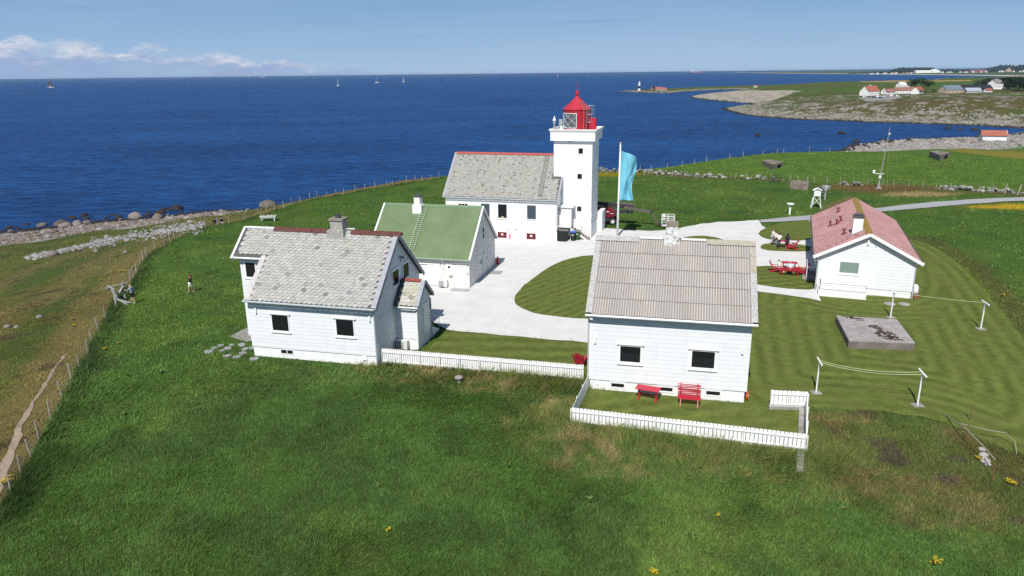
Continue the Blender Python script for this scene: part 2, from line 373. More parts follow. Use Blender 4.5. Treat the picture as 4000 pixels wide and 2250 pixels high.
# ------------------------------------------------------------------ outlines on the ground
fence_base = [(0,1990),(43,1927),(83,1851),(124,1784),(153,1716),(199,1638),(244,1551),(279,1481),(308,1431),(343,1381),(360,1334),(387,1292),(411,1243),(430,1185),(484,1136),(510,1101),(521,1086),(533,1064),(548,1030),(560,1018),(572,1002),(606,974),(640,962),(663,946),(683,935),(706,924),(733,914),(770,901),(803,890),(850,878),(894,871),(957,857),(1008,838),(1041,835),(1072,819),(1109,813),(1139,799),(1173,791),(1210,781),(1239,772),(1277,770),(1313,761),(1343,760),(1388,748),(1425,740),(1464,734),(1510,728),(1534,725),(1588,714),(1621,707),(1650,706),(1681,703),(1715,695)]
FENCE = [atT(x, y) for x, y in fence_base]
moor_poly = [(-60, -60)] + [tuple(at(-220, 2400, -1).xy)] + [p.xy[:] for p in FENCE] + [(0, 420), (-700, 420), (-700, -60)]
lawn_px = [(2870,1600),(2850,1300),(2870,1095),(3060,1085),(3190,1120),(3370,1160),(3540,1150),(3520,1000),(3480,930),(3560,935),(3640,962),(3720,1008),(3790,1070),(3850,1140),(3920,1225),(4000,1325),(4130,1480),(4230,1640),(4160,1770),(4020,1790),(3860,1735),(3740,1670),(3620,1630),(3480,1612),(3330,1605),(3160,1598),(3050,1600)]
LAWN = smooth_poly(W2(lawn_px), 2)
yard_px = [(2296,1519),(2600,1545),(2920,1583),(3005,1592),(3143,1600),(3140,1768),(2850,1735),(2500,1690),(2236,1656)]
YARD = W2(yard_px)
front_px = [(1640,1378),(1705,1330),(1756,1288),(1800,1297),(1900,1304),(2100,1322),(2300,1340),(2600,1360),(2600,1480),(2285,1486),(1890,1450),(1500,1420)]
FRONT = W2(front_px)
gravel_px = [(1752,1290),(1800,1299),(1900,1306),(2100,1324),(2300,1342),(2620,1362),(2955,1140),(3050,1151),(3165,1168),(3205,1179),(3202,1135),(3180,1000),(3176,880),(3172,862),(3060,872),(2990,889),(2968,866),(2960,861),(2807,867),(2740,875),(2654,889),(2602,899),(2540,903),(2465,902),(2400,897),(2370,894),(2335,900),(2250,880),(1900,890),(1780,850),(1640,880),(1500,960),(1460,1060),(1480,1120),(1560,1190),(1690,1262)]
GRAVEL = W0(gravel_px)
oval_px = [(2330,999),(2240,1008),(2160,1037),(2095,1080),(2040,1122),(2010,1158),(2008,1186),(2045,1212),(2110,1232),(2200,1243),(2300,1249),(2480,1250),(2560,1190),(2560,1080),(2480,1010)]
OVAL = smooth_poly(W0(oval_px), 2)
isl = {'strip': [(2560,975),(2600,950),(2660,930),(2720,921),(2790,926),(2828,938),(2834,950),(2800,975),(2700,1000)],
       'upper': [(2962,908),(2980,895),(3019,878),(3060,871),(3173,858),(3182,900),(3178,942),(3033,940),(2991,934),(2967,922)],
       'middle': [(2966,964),(2986,952),(3060,953),(3166,960),(3168,985),(3060,984),(3000,980),(2976,975)],
       'lower': [(2880,1060),(2940,1042),(3060,1043),(3172,1053),(3182,1090),(3194,1134),(3105,1134),(3033,1125),(2940,1112),(2890,1100)]}
ISL = {k: smooth_poly(W0(v), 2) for k, v in isl.items()}
road_top = [(2960,862),(3060,852),(3173,842),(3300,829),(3424,814.5),(3520,803),(3640,791),(3780,781),(3900,775),(4000,772),(4300,768)]
road_bot = [(2975,871),(3060,868),(3173,860),(3300,846),(3450,828),(3540,820),(3640,811),(3780,799),(3900,790),(4000,786),(4300,784)]
ROAD = W2(road_top + road_bot[::-1])
path_c = [(-70,2060,52),(10,1860,38),(40,1782,33),(75,1690,25),(124,1597,20),(166,1531,13),(182,1497,11),(207,1448,9),(232,1415,8),(265,1382,7)]
pl = []; pr = []
for x, y, wd in path_c:
    n_ = (.83, .55); j = random.uniform(-.12, .12)*wd
    pl.append((x-n_[0]*wd/2+j, y-n_[1]*wd/2)); pr.append((x+n_[0]*wd/2+j, y+n_[1]*wd/2))
FOOT = smooth_poly(W2(pl + pr[::-1]), 1)
mound_w = W2([(3150,1625),(3350,1612),(3640,1645),(3800,1715),(3990,1810),(4200,1960),(4100,2120),(3700,2050),(3350,1960),(3160,1800)])
walls_px = [[(2340,668),(2560,677),(2600,681)],[(2594,677),(2640,682),(2703,689)],[(2703,690),(2770,693),(2835,695)],[(2900,699),(2980,701),(3055,707)],[(3286,723),(3370,726)],[(3672,739),(3740,742),(3800,747),(3924,750)],[(3924,753),(4000,759),(4120,768)]]
WALL_W = [W2(s) for s in walls_px]
beyond_w = W2([(2345,668),(2600,681),(2835,694),(3055,706),(3290,725),(3670,740),(3924,752),(4100,766),(4600,800)]) + [(400, 200), (400, 900), (0, 900)]
yellow_w = W2([(3690,583),(3760,582),(4000,592),(4300,602),(4300,640),(4000,622),(3880,610),(3760,596)])
pick1_w = W2([(1490,1424),(1890,1455),(2285,1490)]); pick3_w = W2([(2232,1654),(2700,1722),(3140,1772)])

def colour(x, y, z):
    P = np.stack([x, y], 1); n = len(x); d = np.hypot(x, y)
    big = fbm(x*.11, y*.11, 1, 4); mid = fbm(x*.45, y*.45, 9, 4); sm = fbm(x*1.7, y*1.7, 21, 3)
    def mix(c, k, m): m = np.clip(m, 0, 1)[:, None]; return c*(1-m) + np.array(k)*m
    c = np.tile(np.array([.052, .100, .0205]), (n, 1))
    c = mix(c, (.082, .132, .027), sstep(.48, .66, big)*.8)
    c = mix(c, (.066, .078, .024), sstep(.56, .74, mid)*.35)
    c = mix(c, (.036, .070, .019), sstep(.50, .66, fbm(x*.28+40, y*.28, 31, 3))*.6)
    # lush grass round the station and beyond the stone wall
    c = mix(c, (.058, .104, .018), sstep(48, 62, d)*sstep(.35, .6, mid)*.8)
    by = inside(P, beyond_w); c[by] = mix(c[by], (.075, .130, .022), .55+.45*sstep(.4, .6, mid[by]))
    # dry grass in front of the picket fences and on the mound to the right
    for pw, wdt in ((pick1_w, 3.2), (pick3_w, 4.5)):
        dd = seg_dist(P, pw); m = sstep(wdt*(.7+.9*mid)+.5, wdt*.35, dd)
        c = mix(c, (.100, .112, .032), m*(.35+.65*sstep(.38, .62, sm))); c = mix(c, (.19, .155, .07), m*sstep(.55, .70, .5*mid+.5*sm)*.7)
    sdm = sdist(P, mound_w); m = sstep(-2.5, 2.5, sdm + 3*(mid-.5))
    c = mix(c, (.078, .088, .024), m*.75); c = mix(c, (.120, .098, .040), m*sstep(.52, .68, .6*mid+.4*sm)*.65); c = mix(c, (.055, .040, .035), m*sstep(.62, .72, fbm(x*.6+9, y*.6, 77, 3))*.7)
    # rough verge along the lawn's right edge, dark ditch lines in the right field
    dl = seg_dist(P, LAWN, True); rt = (x > 24) & ~inside(P, LAWN)
    c = mix(c, (.075, .060, .022), np.where(rt, sstep(1.9, .4, np.abs(dl-1.2)+1.5*(mid-.5))*.6, 0))
    # brow and edges of the stone wall
    for ww in WALL_W:
        c = mix(c, (.085, .078, .03), sstep(5, .5, seg_dist(P, ww))*.6)
    mast = W2([(3438,735)])[0]; dm = np.hypot((x-mast[0])/2.2, y-mast[1]); c = mix(c, (.11, .07, .03), sstep(6.5, 2, dm+3*(mid-.5))*.9)
    dr = W2([(3590,758)])[0]; dm = np.hypot((x-dr[0])/2.4, y-dr[1]); c = mix(c, (.27, .19, .09), sstep(3.2, 1.2, dm+2*(sm-.5))*.9)
    bc = W2([(3940,808)])[0]; dm = np.hypot((x-bc[0])/2.6, y-bc[1]); c = mix(c, (.36, .24, .015), sstep(3.0, 1.0, dm+2.4*(sm-.5))*.9)
    yb = W2([(2360,682)])[0]; dm = np.hypot((x-yb[0])/3.0, y-yb[1]); c = mix(c, (.20, .16, .012), sstep(3.5, 1.0, dm+2*(sm-.5))*.8)
    tr = W2([(3330,770),(3255,800),(3225,830)]); c = mix(c, (.14, .105, .045), sstep(1.2, .4, seg_dist(P, tr)+.6*(sm-.5))*.7)
    yel = inside(P, yellow_w); c[yel] = mix(c[yel], (.20, .155, .03), .5+.5*mid[yel])
    # moor seaward of the long wire fence
    mo = inside(P, moor_poly); df = seg_dist(P, [p.xy[:] for p in FENCE])
    if mo.any():
        q = c[mo]*0 + np.array([.082, .092, .024]); k = mid[mo]; b = big[mo]; s_ = sm[mo]; f = df[mo]
        q = mix(q, (.055, .080, .020), sstep(.42, .60, b)*.85); q = mix(q, (.130, .102, .036), sstep(.50, .68, k)*.45)
        q = mix(q, (.170, .125, .052), sstep(2.6, 1.0, np.abs(f-1.4)+1.2*(k-.5))*.55)
        q = mix(q, (.160, .115, .055), sstep(3.2, .8, np.abs(f-9-3*np.sin(y[mo]*.06))+3*(k-.5))*.55*sstep(.3,.5,s_))
        q = mix(q, (.150, .115, .05), sstep(2.4, .5, np.abs(f-15)+3*(k-.5))*.5)
        q = mix(q, (.040, .030, .022), sstep(.66, .76, fbm(x[mo]*.5, y[mo]*.5, 55, 3))*.6)
        c[mo] = q
    inner = (~mo) & (df < 5)
    c = mix(c, (.020, .034, .012), np.where(inner, sstep(1.8, .5, df+1.0*(mid-.5))*.75*(.4+.6*sstep(.35,.6,big)), 0))
    # beach
    out = ~inside(P, PLAT)
    if out.any():
        Q = P[out]; dS = seg_dist(Q, S_w); xx = Q[:, 0]
        wd = np.where(xx < 60, 40 - 22*sstep(-75, -40, xx), 62.)
        nn = fbm(Q[:, 0]*.16, Q[:, 1]*.16, 63, 3)
        m = sstep(wd, wd*.8, dS + 22*(nn-.5))
        g = np.array([.24, .215, .19])*(.75+.5*mid[out][:, None]); g = mix(g, (.30, .285, .27), sstep(.45, .6, sm[out])*.8)
        gr = sstep(.60, .68, fbm(Q[:, 0]*.1+5, Q[:, 1]*.22, 91, 3))*(dS > 12)*np.where(xx < 60, 1, .35); g = mix(g, (.075, .075, .022), gr)
        g = mix(g, (.035, .032, .028), sstep(6, 2, dS+3*(nn-.5)))
        ins = inside(Q, LAND); g[~ins] = np.array([.02, .022, .022])
        c[out] = c[out]*(1-m[:, None]) + g*m[:, None]
    return np.clip(c, 0, 1)

# ------------------------------------------------------------------ the ground: one sheet, finer where it is near
na, nr = 900, 560
aa = np.radians(np.linspace(-56, 56, na)); rr = 11*np.exp(np.linspace(0, math.log(640/11), nr))
A, R_ = np.meshgrid(aa, rr); gx = (R_*np.sin(A)).ravel(); gy = (R_*np.cos(A)).ravel(); gz = T(gx, gy)
gc = colour(gx, gy, gz)
i = np.arange(nr-1)[:, None]*na + np.arange(na-1)[None, :]; F = np.stack([i, i+1, i+na+1, i+na], -1).reshape(-1, 4)
keep = (gz[F].max(1) > SEA-3.5); F = F[keep]
GROUND = vcol('ground_turf', .95, 9.0, .38, .9, 6.0, .05, .12)
arr_mesh('ground', np.stack([gx, gy, gz], 1), F, GROUND, gc, smooth=True); tag(bpy.data.objects['ground'], 'rough green turf falling to a stony beach', kind='structure')
# the turf behind and beside the viewer
m_ = MB(); ang = np.radians(np.linspace(56, 304, 40)); m_.add([(0,0,-1.9)] + [(11*math.sin(a), 11*math.cos(a), -1.9) for a in ang] , [(0, k, k+1) for k in range(1, 40)], 0, (.03,.062,.0125,1))
m_.add([(11*math.sin(a), 11*math.cos(a), -1.9) for a in ang] + [(300*math.sin(a), 300*math.cos(a), -1.9) for a in ang], [(k, k+1, 41+k, 40+k) for k in range(39)], 0, (.03,.062,.0125,1))
tag(m_.build('turf', GROUND), 'green turf behind the view', kind='structure')

def sheet(name, poly, dz, m, step=.8, colf=None, mow=None, jitter=.0):
    pts = []; n = len(poly)
    for k in range(n):
        a = np.array(poly[k]); b = np.array(poly[(k+1) % n]); q = max(1, int(np.hypot(*(b-a))/step))
        for j in range(q): pts.append(a+(b-a)*j/q)
    B_ = np.array(pts)
    if jitter: B_ = B_ + (np.stack([fbm(B_[:,0]*1.3, B_[:,1]*1.3, 4, 2), fbm(B_[:,0]*1.3+50, B_[:,1]*1.3, 6, 2)], 1)-.5)*2*jitter
    nb_ = len(B_); lo = B_.min(0); hi = B_.max(0)
    X, Y = np.meshgrid(np.arange(lo[0], hi[0], step), np.arange(lo[1], hi[1], step)); I = np.stack([X.ravel(), Y.ravel()], 1)
    I = I + RNG.uniform(-.15, .15, I.shape)*step
    I = I[inside(I, B_)]; I = I[seg_dist(I, B_, True) > step*.4]
    allp = np.vstack([B_, I]); ed = [(k, (k+1) % nb_) for k in range(nb_)]
    v2, e2, f2, *_ = geometry.delaunay_2d_cdt([Vector(p) for p in allp], ed, [], 1, 1e-6)
    V = np.array([p[:] for p in v2]); F = np.array([f for f in f2 if len(f) == 3])
    z = T(V[:, 0], V[:, 1]) + dz
    o = arr_mesh(name, np.column_stack([V, z]), F, m, colf(V) if colf else np.ones((len(V), 3)), smooth=True)
    a = o.data.attributes.new('mow', 'FLOAT', 'POINT')
    a.data.foreach_set('value', (mow(V) if mow else np.zeros(len(V))).astype(np.float32))
    # make faces point up
    bm = bmesh.new(); bm.from_mesh(o.data)
    for f in bm.faces:
        if f.normal.z < 0: f.normal_flip()
    bm.to_mesh(o.data); bm.free()
    return tag(o, kind='structure')
def lawn_mat():
    m, t, b = nt('mown_lawn'); L = t.links
    a = node(t, 'ShaderNodeAttribute', attribute_name='mow'); tc = node(t, 'ShaderNodeTexCoord')
    n0 = node(t, 'ShaderNodeTexNoise', Scale=.22, Detail=2.0); L.new(tc.outputs['Object'], n0.inputs['Vector'])
    ad = node(t, 'ShaderNodeMath', operation='MULTIPLY_ADD'); L.new(n0.outputs['Fac'], ad.inputs[0]); ad.inputs[1].default_value = .18; L.new(a.outputs['Fac'], ad.inputs[2])
    mu = node(t, 'ShaderNodeMath', operation='MULTIPLY'); L.new(ad.outputs[0], mu.inputs[0]); mu.inputs[1].default_value = 2*PI/1.15
    si = node(t, 'ShaderNodeMath', operation='SINE'); L.new(mu.outputs[0], si.inputs[0])
    nA = node(t, 'ShaderNodeTexNoise', Scale=1.6, Detail=7.0, Roughness=.7); L.new(tc.outputs['Object'], nA.inputs['Vector'])
    nD = node(t, 'ShaderNodeTexNoise', Scale=.3, Detail=3.0); mpD = node(t, 'ShaderNodeMapping'); mpD.inputs['Location'].default_value = (31, 8, 0); L.new(tc.outputs['Object'], mpD.inputs[0]); L.new(mpD.outputs[0], nD.inputs['Vector'])
    rD = node(t, 'ShaderNodeMapRange'); rD.inputs[1].default_value = .35; rD.inputs[2].default_value = .65; rD.inputs[3].default_value = .03; rD.inputs[4].default_value = .17; L.new(nD.outputs['Fac'], rD.inputs[0])
    s2 = node(t, 'ShaderNodeMath', operation='MULTIPLY_ADD'); L.new(si.outputs[0], s2.inputs[0]); L.new(rD.outputs[0], s2.inputs[1]); L.new(nA.outputs['Fac'], s2.inputs[2])
    cr = node(t, 'ShaderNodeValToRGB'); e = cr.color_ramp.elements; e[0].position = .22; e[0].color = (.060, .084, .018, 1); e[1].position = .76; e[1].color = (.142, .172, .042, 1)
    L.new(s2.outputs[0], cr.inputs[0])
    nB = node(t, 'ShaderNodeTexNoise', Scale=.5, Detail=6.0, Roughness=.65); mp = node(t, 'ShaderNodeMapping'); mp.inputs['Location'].default_value = (13, 4, 0); L.new(tc.outputs['Object'], mp.inputs[0]); L.new(mp.outputs[0], nB.inputs['Vector'])
    r = node(t, 'ShaderNodeMapRange'); r.inputs[1].default_value = .5; r.inputs[2].default_value = .72; r.inputs[4].default_value = .45; L.new(nB.outputs['Fac'], r.inputs[0])
    mx = node(t, 'ShaderNodeMix', data_type='RGBA'); L.new(r.outputs[0], mx.inputs[0]); L.new(cr.outputs[0], mx.inputs[6]); mx.inputs[7].default_value = (.120, .105, .038, 1)
    nC = node(t, 'ShaderNodeTexNoise', Scale=22.0, Detail=4.0, Roughness=.7); L.new(tc.outputs['Object'], nC.inputs['Vector'])
    r3 = node(t, 'ShaderNodeMapRange'); r3.inputs[1].default_value = .3; r3.inputs[2].default_value = .7; r3.inputs[3].default_value = .7; r3.inputs[4].default_value = 1.3; L.new(nC.outputs['Fac'], r3.inputs[0])
    m2 = node(t, 'ShaderNodeMix', data_type='RGBA', blend_type='MULTIPLY'); m2.inputs[0].default_value = 1; L.new(mx.outputs[2], m2.inputs[6]); L.new(r3.outputs[0], m2.inputs[7])
    L.new(m2.outputs[2], b.inputs['Base Color']); b.inputs['Roughness'].default_value = .95; b.inputs['Specular IOR Level'].default_value = .04
    bp = node(t, 'ShaderNodeBump', Strength=.5, Distance=.04); L.new(nC.outputs['Fac'], bp.inputs['Height']); L.new(bp.outputs[0], b.inputs['Normal'])
    return m
LM = lawn_mat()
GRAV = mat('white_shell_gravel', (.61, .60, .58, 1), .95, .10, .5, bump=.6, bscale=34)
ROADM = mat('grey_road_gravel', (.33, .33, .34, 1), .95, .12, .6, bump=.3, bscale=20)
EARTH = mat('trodden_earth', (.29, .225, .165, 1), .95, .3, 1.2, bump=.4, bscale=14, c2=(.29, .23, .18, 1), thr=.54)
ringd = lambda poly: (lambda V: seg_dist(V, poly, True))
sheet('lawn', LAWN, .04, LM, .8, mow=ringd(LAWN), jitter=.25)
vy = np.array([math.sin(-.229), math.cos(-.229)]); vx = np.array([math.cos(-.229), math.sin(-.229)])
sheet('lawn', YARD, .04, LM, .8, mow=lambda V: V@vy*.8)
sheet('lawn', FRONT, .04, LM, .8, mow=lambda V: V@vy*.7+.2*(V@vx))
sheet('gravel_yard', GRAVEL, .07, GRAV, 1.2, jitter=.3)
sheet('lawn', OVAL, .10, LM, .8, mow=lambda V: V@(vx*.75-vy*.65), jitter=.12)
for k in ISL: sheet('lawn', ISL[k], .10, LM, .7, mow=lambda V: V@vy*.9, jitter=.12)
sheet('road', ROAD, .085, ROADM, 1.0, jitter=.1)
sheet('path', FOOT, .035, EARTH, .4, jitter=.28)

# ------------------------------------------------------------------ the sea
def sea_mat():
    m, t, b = nt('sea_water'); L = t.links
    g = node(t, 'ShaderNodeNewGeometry'); mp = node(t, 'ShaderNodeMapping'); mp.inputs['Rotation'].default_value = (0, 0, .12); mp.inputs['Scale'].default_value = (.13, .40, .2); L.new(g.outputs['Position'], mp.inputs[0])
    n1 = node(t, 'ShaderNodeTexNoise', Scale=1.0, Detail=10.0, Roughness=.72, Distortion=.4); L.new(mp.outputs[0], n1.inputs['Vector'])
    mp2 = node(t, 'ShaderNodeMapping'); mp2.inputs['Rotation'].default_value = (0, 0, -.1); mp2.inputs['Scale'].default_value = (.006, .016, .01); L.new(g.outputs['Position'], mp2.inputs[0])
    n2 = node(t, 'ShaderNodeTexNoise', Scale=1.0, Detail=6.0, Roughness=.6); L.new(mp2.outputs[0], n2.inputs['Vector'])
    cr = node(t, 'ShaderNodeValToRGB'); e = cr.color_ramp.elements; e[0].position = .40; e[0].color = (.0018, .012, .066, 1); e[1].position = .66; e[1].color = (.014, .083, .255, 1)
    mx_ = node(t, 'ShaderNodeMath', operation='MULTIPLY_ADD'); L.new(n1.outputs['Fac'], mx_.inputs[0]); mx_.inputs[1].default_value = .8
    h_ = node(t, 'ShaderNodeMath', operation='MULTIPLY'); L.new(n2.outputs['Fac'], h_.inputs[0]); h_.inputs[1].default_value = .25; L.new(h_.outputs[0], mx_.inputs[2])
    L.new(mx_.outputs[0], cr.inputs[0]); L.new(cr.outputs[0], b.inputs['Base Color'])
    b.inputs['Roughness'].default_value = .38; b.inputs['Specular IOR Level'].default_value = .06; b.inputs['IOR'].default_value = 1.33
    bp = node(t, 'ShaderNodeBump', Strength=1.0, Distance=1.1); L.new(n1.outputs['Fac'], bp.inputs['Height']); L.new(bp.outputs[0], b.inputs['Normal'])
    return m
sr = [0, 40, 90, 160, 260, 420, 700, 1200, 2200, 4500, 10000, 25000, 70000]; ns = 96
m_ = MB()
for r in sr: m_.v += [(r*math.cos(2*PI*k/ns), r*math.sin(2*PI*k/ns), SEA) for k in range(ns)]
m_.c = [(1,1,1,1)]*len(m_.v)
for j in range(len(sr)-1):
    for k in range(ns): m_.f.append((j*ns+k, (j+1)*ns+k, (j+1)*ns+(k+1) % ns, j*ns+(k+1) % ns)); m_.m.append(0)
tag(m_.build('sea', sea_mat(), fixn=False), 'deep blue open sea', kind='structure')
# ------------------------------------------------------------------ building parts
def window(parent, plane, w, u0, u1, z0, z1, fr=.09, out=.06, head=.0, sill=.0, bars=0, hbars=0, frame=None, pane=None, sgn=-1, ext=.12, name='window', rec=.0):
    """frame, pane, head board and sill of one window. plane 'v': the wall faces -v at v=w (sgn -1) ; plane 'u': it faces +u at u=w"""
    frame = frame or TRIM; pane = pane or GLASS
    def bx(mb, a0, a1, d0, d1, b0, b1):
        if plane == 'v': mb.box(a0, a1, min(w+sgn*d0, w+sgn*d1), max(w+sgn*d0, w+sgn*d1), b0, b1)
        else: mb.box(min(w-sgn*d0, w-sgn*d1), max(w-sgn*d0, w-sgn*d1), a0, a1, b0, b1)
    f = MB()
    bx(f, u0-fr, u0, -.02, out, z0-fr, z1+fr); bx(f, u1, u1+fr, -.02, out, z0-fr, z1+fr)
    bx(f, u0, u1, -.02, out, z1, z1+fr); bx(f, u0, u1, -.02, out, z0-fr, z0)
    for k in range(bars):
        uu = u0 + (u1-u0)*(k+1)/(bars+1); bx(f, uu-.025, uu+.025, .0, out*.8, z0, z1)
    for k in range(hbars):
        zz = z0 + (z1-z0)*(k+1)/(hbars+1); bx(f, u0, u1, .0, out*.75, zz-.025, zz+.025)
    o = f.build(name, frame, parent)
    p = MB(); bx(p, u0+.002, u1-.002, -.015, .012, z0+.002, z1-.002); p.build('pane', pane, o)
    if head:
        h = MB(); bx(h, u0-fr-ext, u1+fr+ext, -.015, head, z1+fr+.003, z1+fr+.10); h.build('head_board', frame, o)
    if sill:
        h = MB(); bx(h, u0-fr-ext*.8, u1+fr+ext*.8, -.015, sill, z0-fr-.09, z0-fr-.003); h.build('sill', frame, o)
    return o
def slates(mb, P0, U, V, nu, nv, wid, row, base, seed, clip=None, dark=.06, warm=.25):
    """courses of round-ended stone slates on a roof plane. P0 corner at the eave, U along the eave, V up the slope (unit vectors)"""
    R = random.Random(seed); N = U.cross(V).normalized(); Lh = row*1.75
    for j in range(nv):
        for i in range(-1, nu+1):
            cx = (i+.5+(.5 if j % 2 else 0))*wid + R.uniform(-.015, .015); cy = j*row + R.uniform(-.012, .012)
            w_ = wid*.5*R.uniform(.95, 1.04)
            if clip and not clip(cx, cy): continue
            t_ = R.random(); b = base[0]*R.uniform(.90, 1.08)
            if t_ < dark: b *= R.uniform(.50, .82)
            elif t_ > .96: b *= 1.12
            wr = R.random()*warm; col = (b*(1+.05*wr), b*(1.0+.02*wr), b*(.97-.22*wr), 1)
            pts = [(cx-w_, cy+Lh), (cx-w_, cy+w_*.75), (cx-w_*.80, cy+w_*.30), (cx-w_*.42, cy+.04), (cx, cy-.02), (cx+w_*.42, cy+.04), (cx+w_*.80, cy+w_*.30), (cx+w_, cy+w_*.75), (cx+w_, cy+Lh)]
            top = [P0 + U*x + V*y + N*(.075 - (y-cy)/Lh*.07 + R.uniform(-.003, .003)) for x, y in pts]
            bot = [p - N*.05 for p in top[1:8]]
            o = mb.add(top + bot, [tuple(range(9))] + [(1+k, 9+k, 10+k, 2+k) for k in range(6)], 0, col)
def slab(mb, pts, th, mi=0, col=None):
    "a flat slab: outline pts (3D, planar) thickened downwards"
    pts = [Vector(p) for p in pts]; n = (pts[1]-pts[0]).cross(pts[2]-pts[0]).normalized()
    if n.z < 0: n = -n
    k = len(pts); mb.add(pts + [p-n*th for p in pts], [tuple(range(k)), tuple(range(2*k-1, k-1, -1))] + [(i, k+i, k+(i+1) % k, (i+1) % k) for i in range(k)], mi, col)
def gable_wall(u0, u1, v0, v1, zb, zf, apex, front='v'):
    "closed gabled body; apex(v)->z given by slope: zf at v0/v1, apex at the middle"
    mb = MB(); mb.prism([(v0, zb), (v1, zb), (v1, zf), ((v0+v1)/2, apex), (v0, zf)], u0, u1, 'x'); return mb
def gutter(parent, a, b, r=.07, m=None, name='gutter'):
    mb = MB(); a = Vector(a); b = Vector(b); d = (b-a).normalized(); n = 6
    mb.tube(a, b, r, r, 8); return mb.build(name, m or GUTTER, parent)
def downpipe(parent, pts, r=.05, m=None):
    return MB().path(pts, r, 8).build('downpipe', m or PIPE, parent)
def ladder(parent, a, b, side, wid=.5, n=20, m=None, r=.025, name='roof_ladder'):
    a = Vector(a); b = Vector(b); s = Vector(side).normalized()*wid/2; mb = MB()
    mb.tube(a-s, b-s, r, r, 6); mb.tube(a+s, b+s, r, r, 6)
    for k in range(n): p = a+(b-a)*(k+.5)/n; mb.tube(p-s, p+s, r*.8, r*.8, 5)
    return mb.build(name, m or GREYM, parent)
def heat_pump(loc, rz, label, rusty=False, cover=False):
    h = thing('heat_pump', label, 'heat pump', loc, rz)
    body = mat('rust_streaked_casing', (.70, .69, .66, 1), .5, .1, 4, c2=(.42, .17, .04, 1), thr=.60) if rusty else WHITE
    MB().box(-.42, .42, -.17, .17, .12, .76).build('casing', body, h, bevel=.015)
    g = MB()
    for k in range(9): z = .17+k*.062; g.box(-.38, .14, -.182, -.172, z, z+.022)
    g.lathe([(.02, 0), (.23, 0), (.23, .012), (.02, .012)], 20); 
    fan = g.build('fan_grille', mat('dark_grille', (.10, .105, .11, 1), .5, .1, 8), h)
    MB().lathe([(.0, 0), (.24, 0), (.25, .02), (.0, .025)], 24).build('fan_guard', mat('grey_guard', (.33, .34, .35, 1), .5, .1, 8), h).matrix_local = Matrix.Translation((-.12, -.175, .44)) @ Matrix.Rotation(PI/2, 4, 'X')
    MB().box(-.36, -.28, -.2, .2, -.05, .12).build('bracket', GREYM, h); MB().box(.28, .36, -.2, .2, -.05, .12).build('bracket', GREYM, h)
    return h
def house(name, label, x, y, yaw): return thing(name, label, 'house', (x, y, 0), yaw)
def lamp_box(parent, u, v, z0, z1, w=.12, d=.12, m=None, name='wall_lamp'):
    return MB().box(u-w/2, u+w/2, v-d, v-.001, z0, z1).build(name, m or TRIM, parent, bevel=.01)

SLATE = vcol('stone_slate', .8, 5.0, .16, .25, 18.0, .12, .02)
UNDER = mat('roof_boarding', (.10, .095, .09, 1), .9, .2, 3)
STONEW = mat('limewashed_stone', (.80, .80, .79, 1), .8, .08, 2.0, bump=.9, bscale=4.5)
CHIM = mat('weathered_render', (.36, .34, .315, 1), .9, .25, 3.0, bump=.4, bscale=14, c2=(.68, .67, .65, 1), thr=.56)
CHIM2 = mat('flaking_whitewash', (.70, .70, .69, 1), .9, .12, 3.0, bump=.5, bscale=16, c2=(.25, .235, .22, 1), thr=.50)
LICHEN = mat('lichen_cap', (.27, .245, .20, 1), .9, .3, 5.0, c2=(.36, .28, .05, 1), thr=.58)

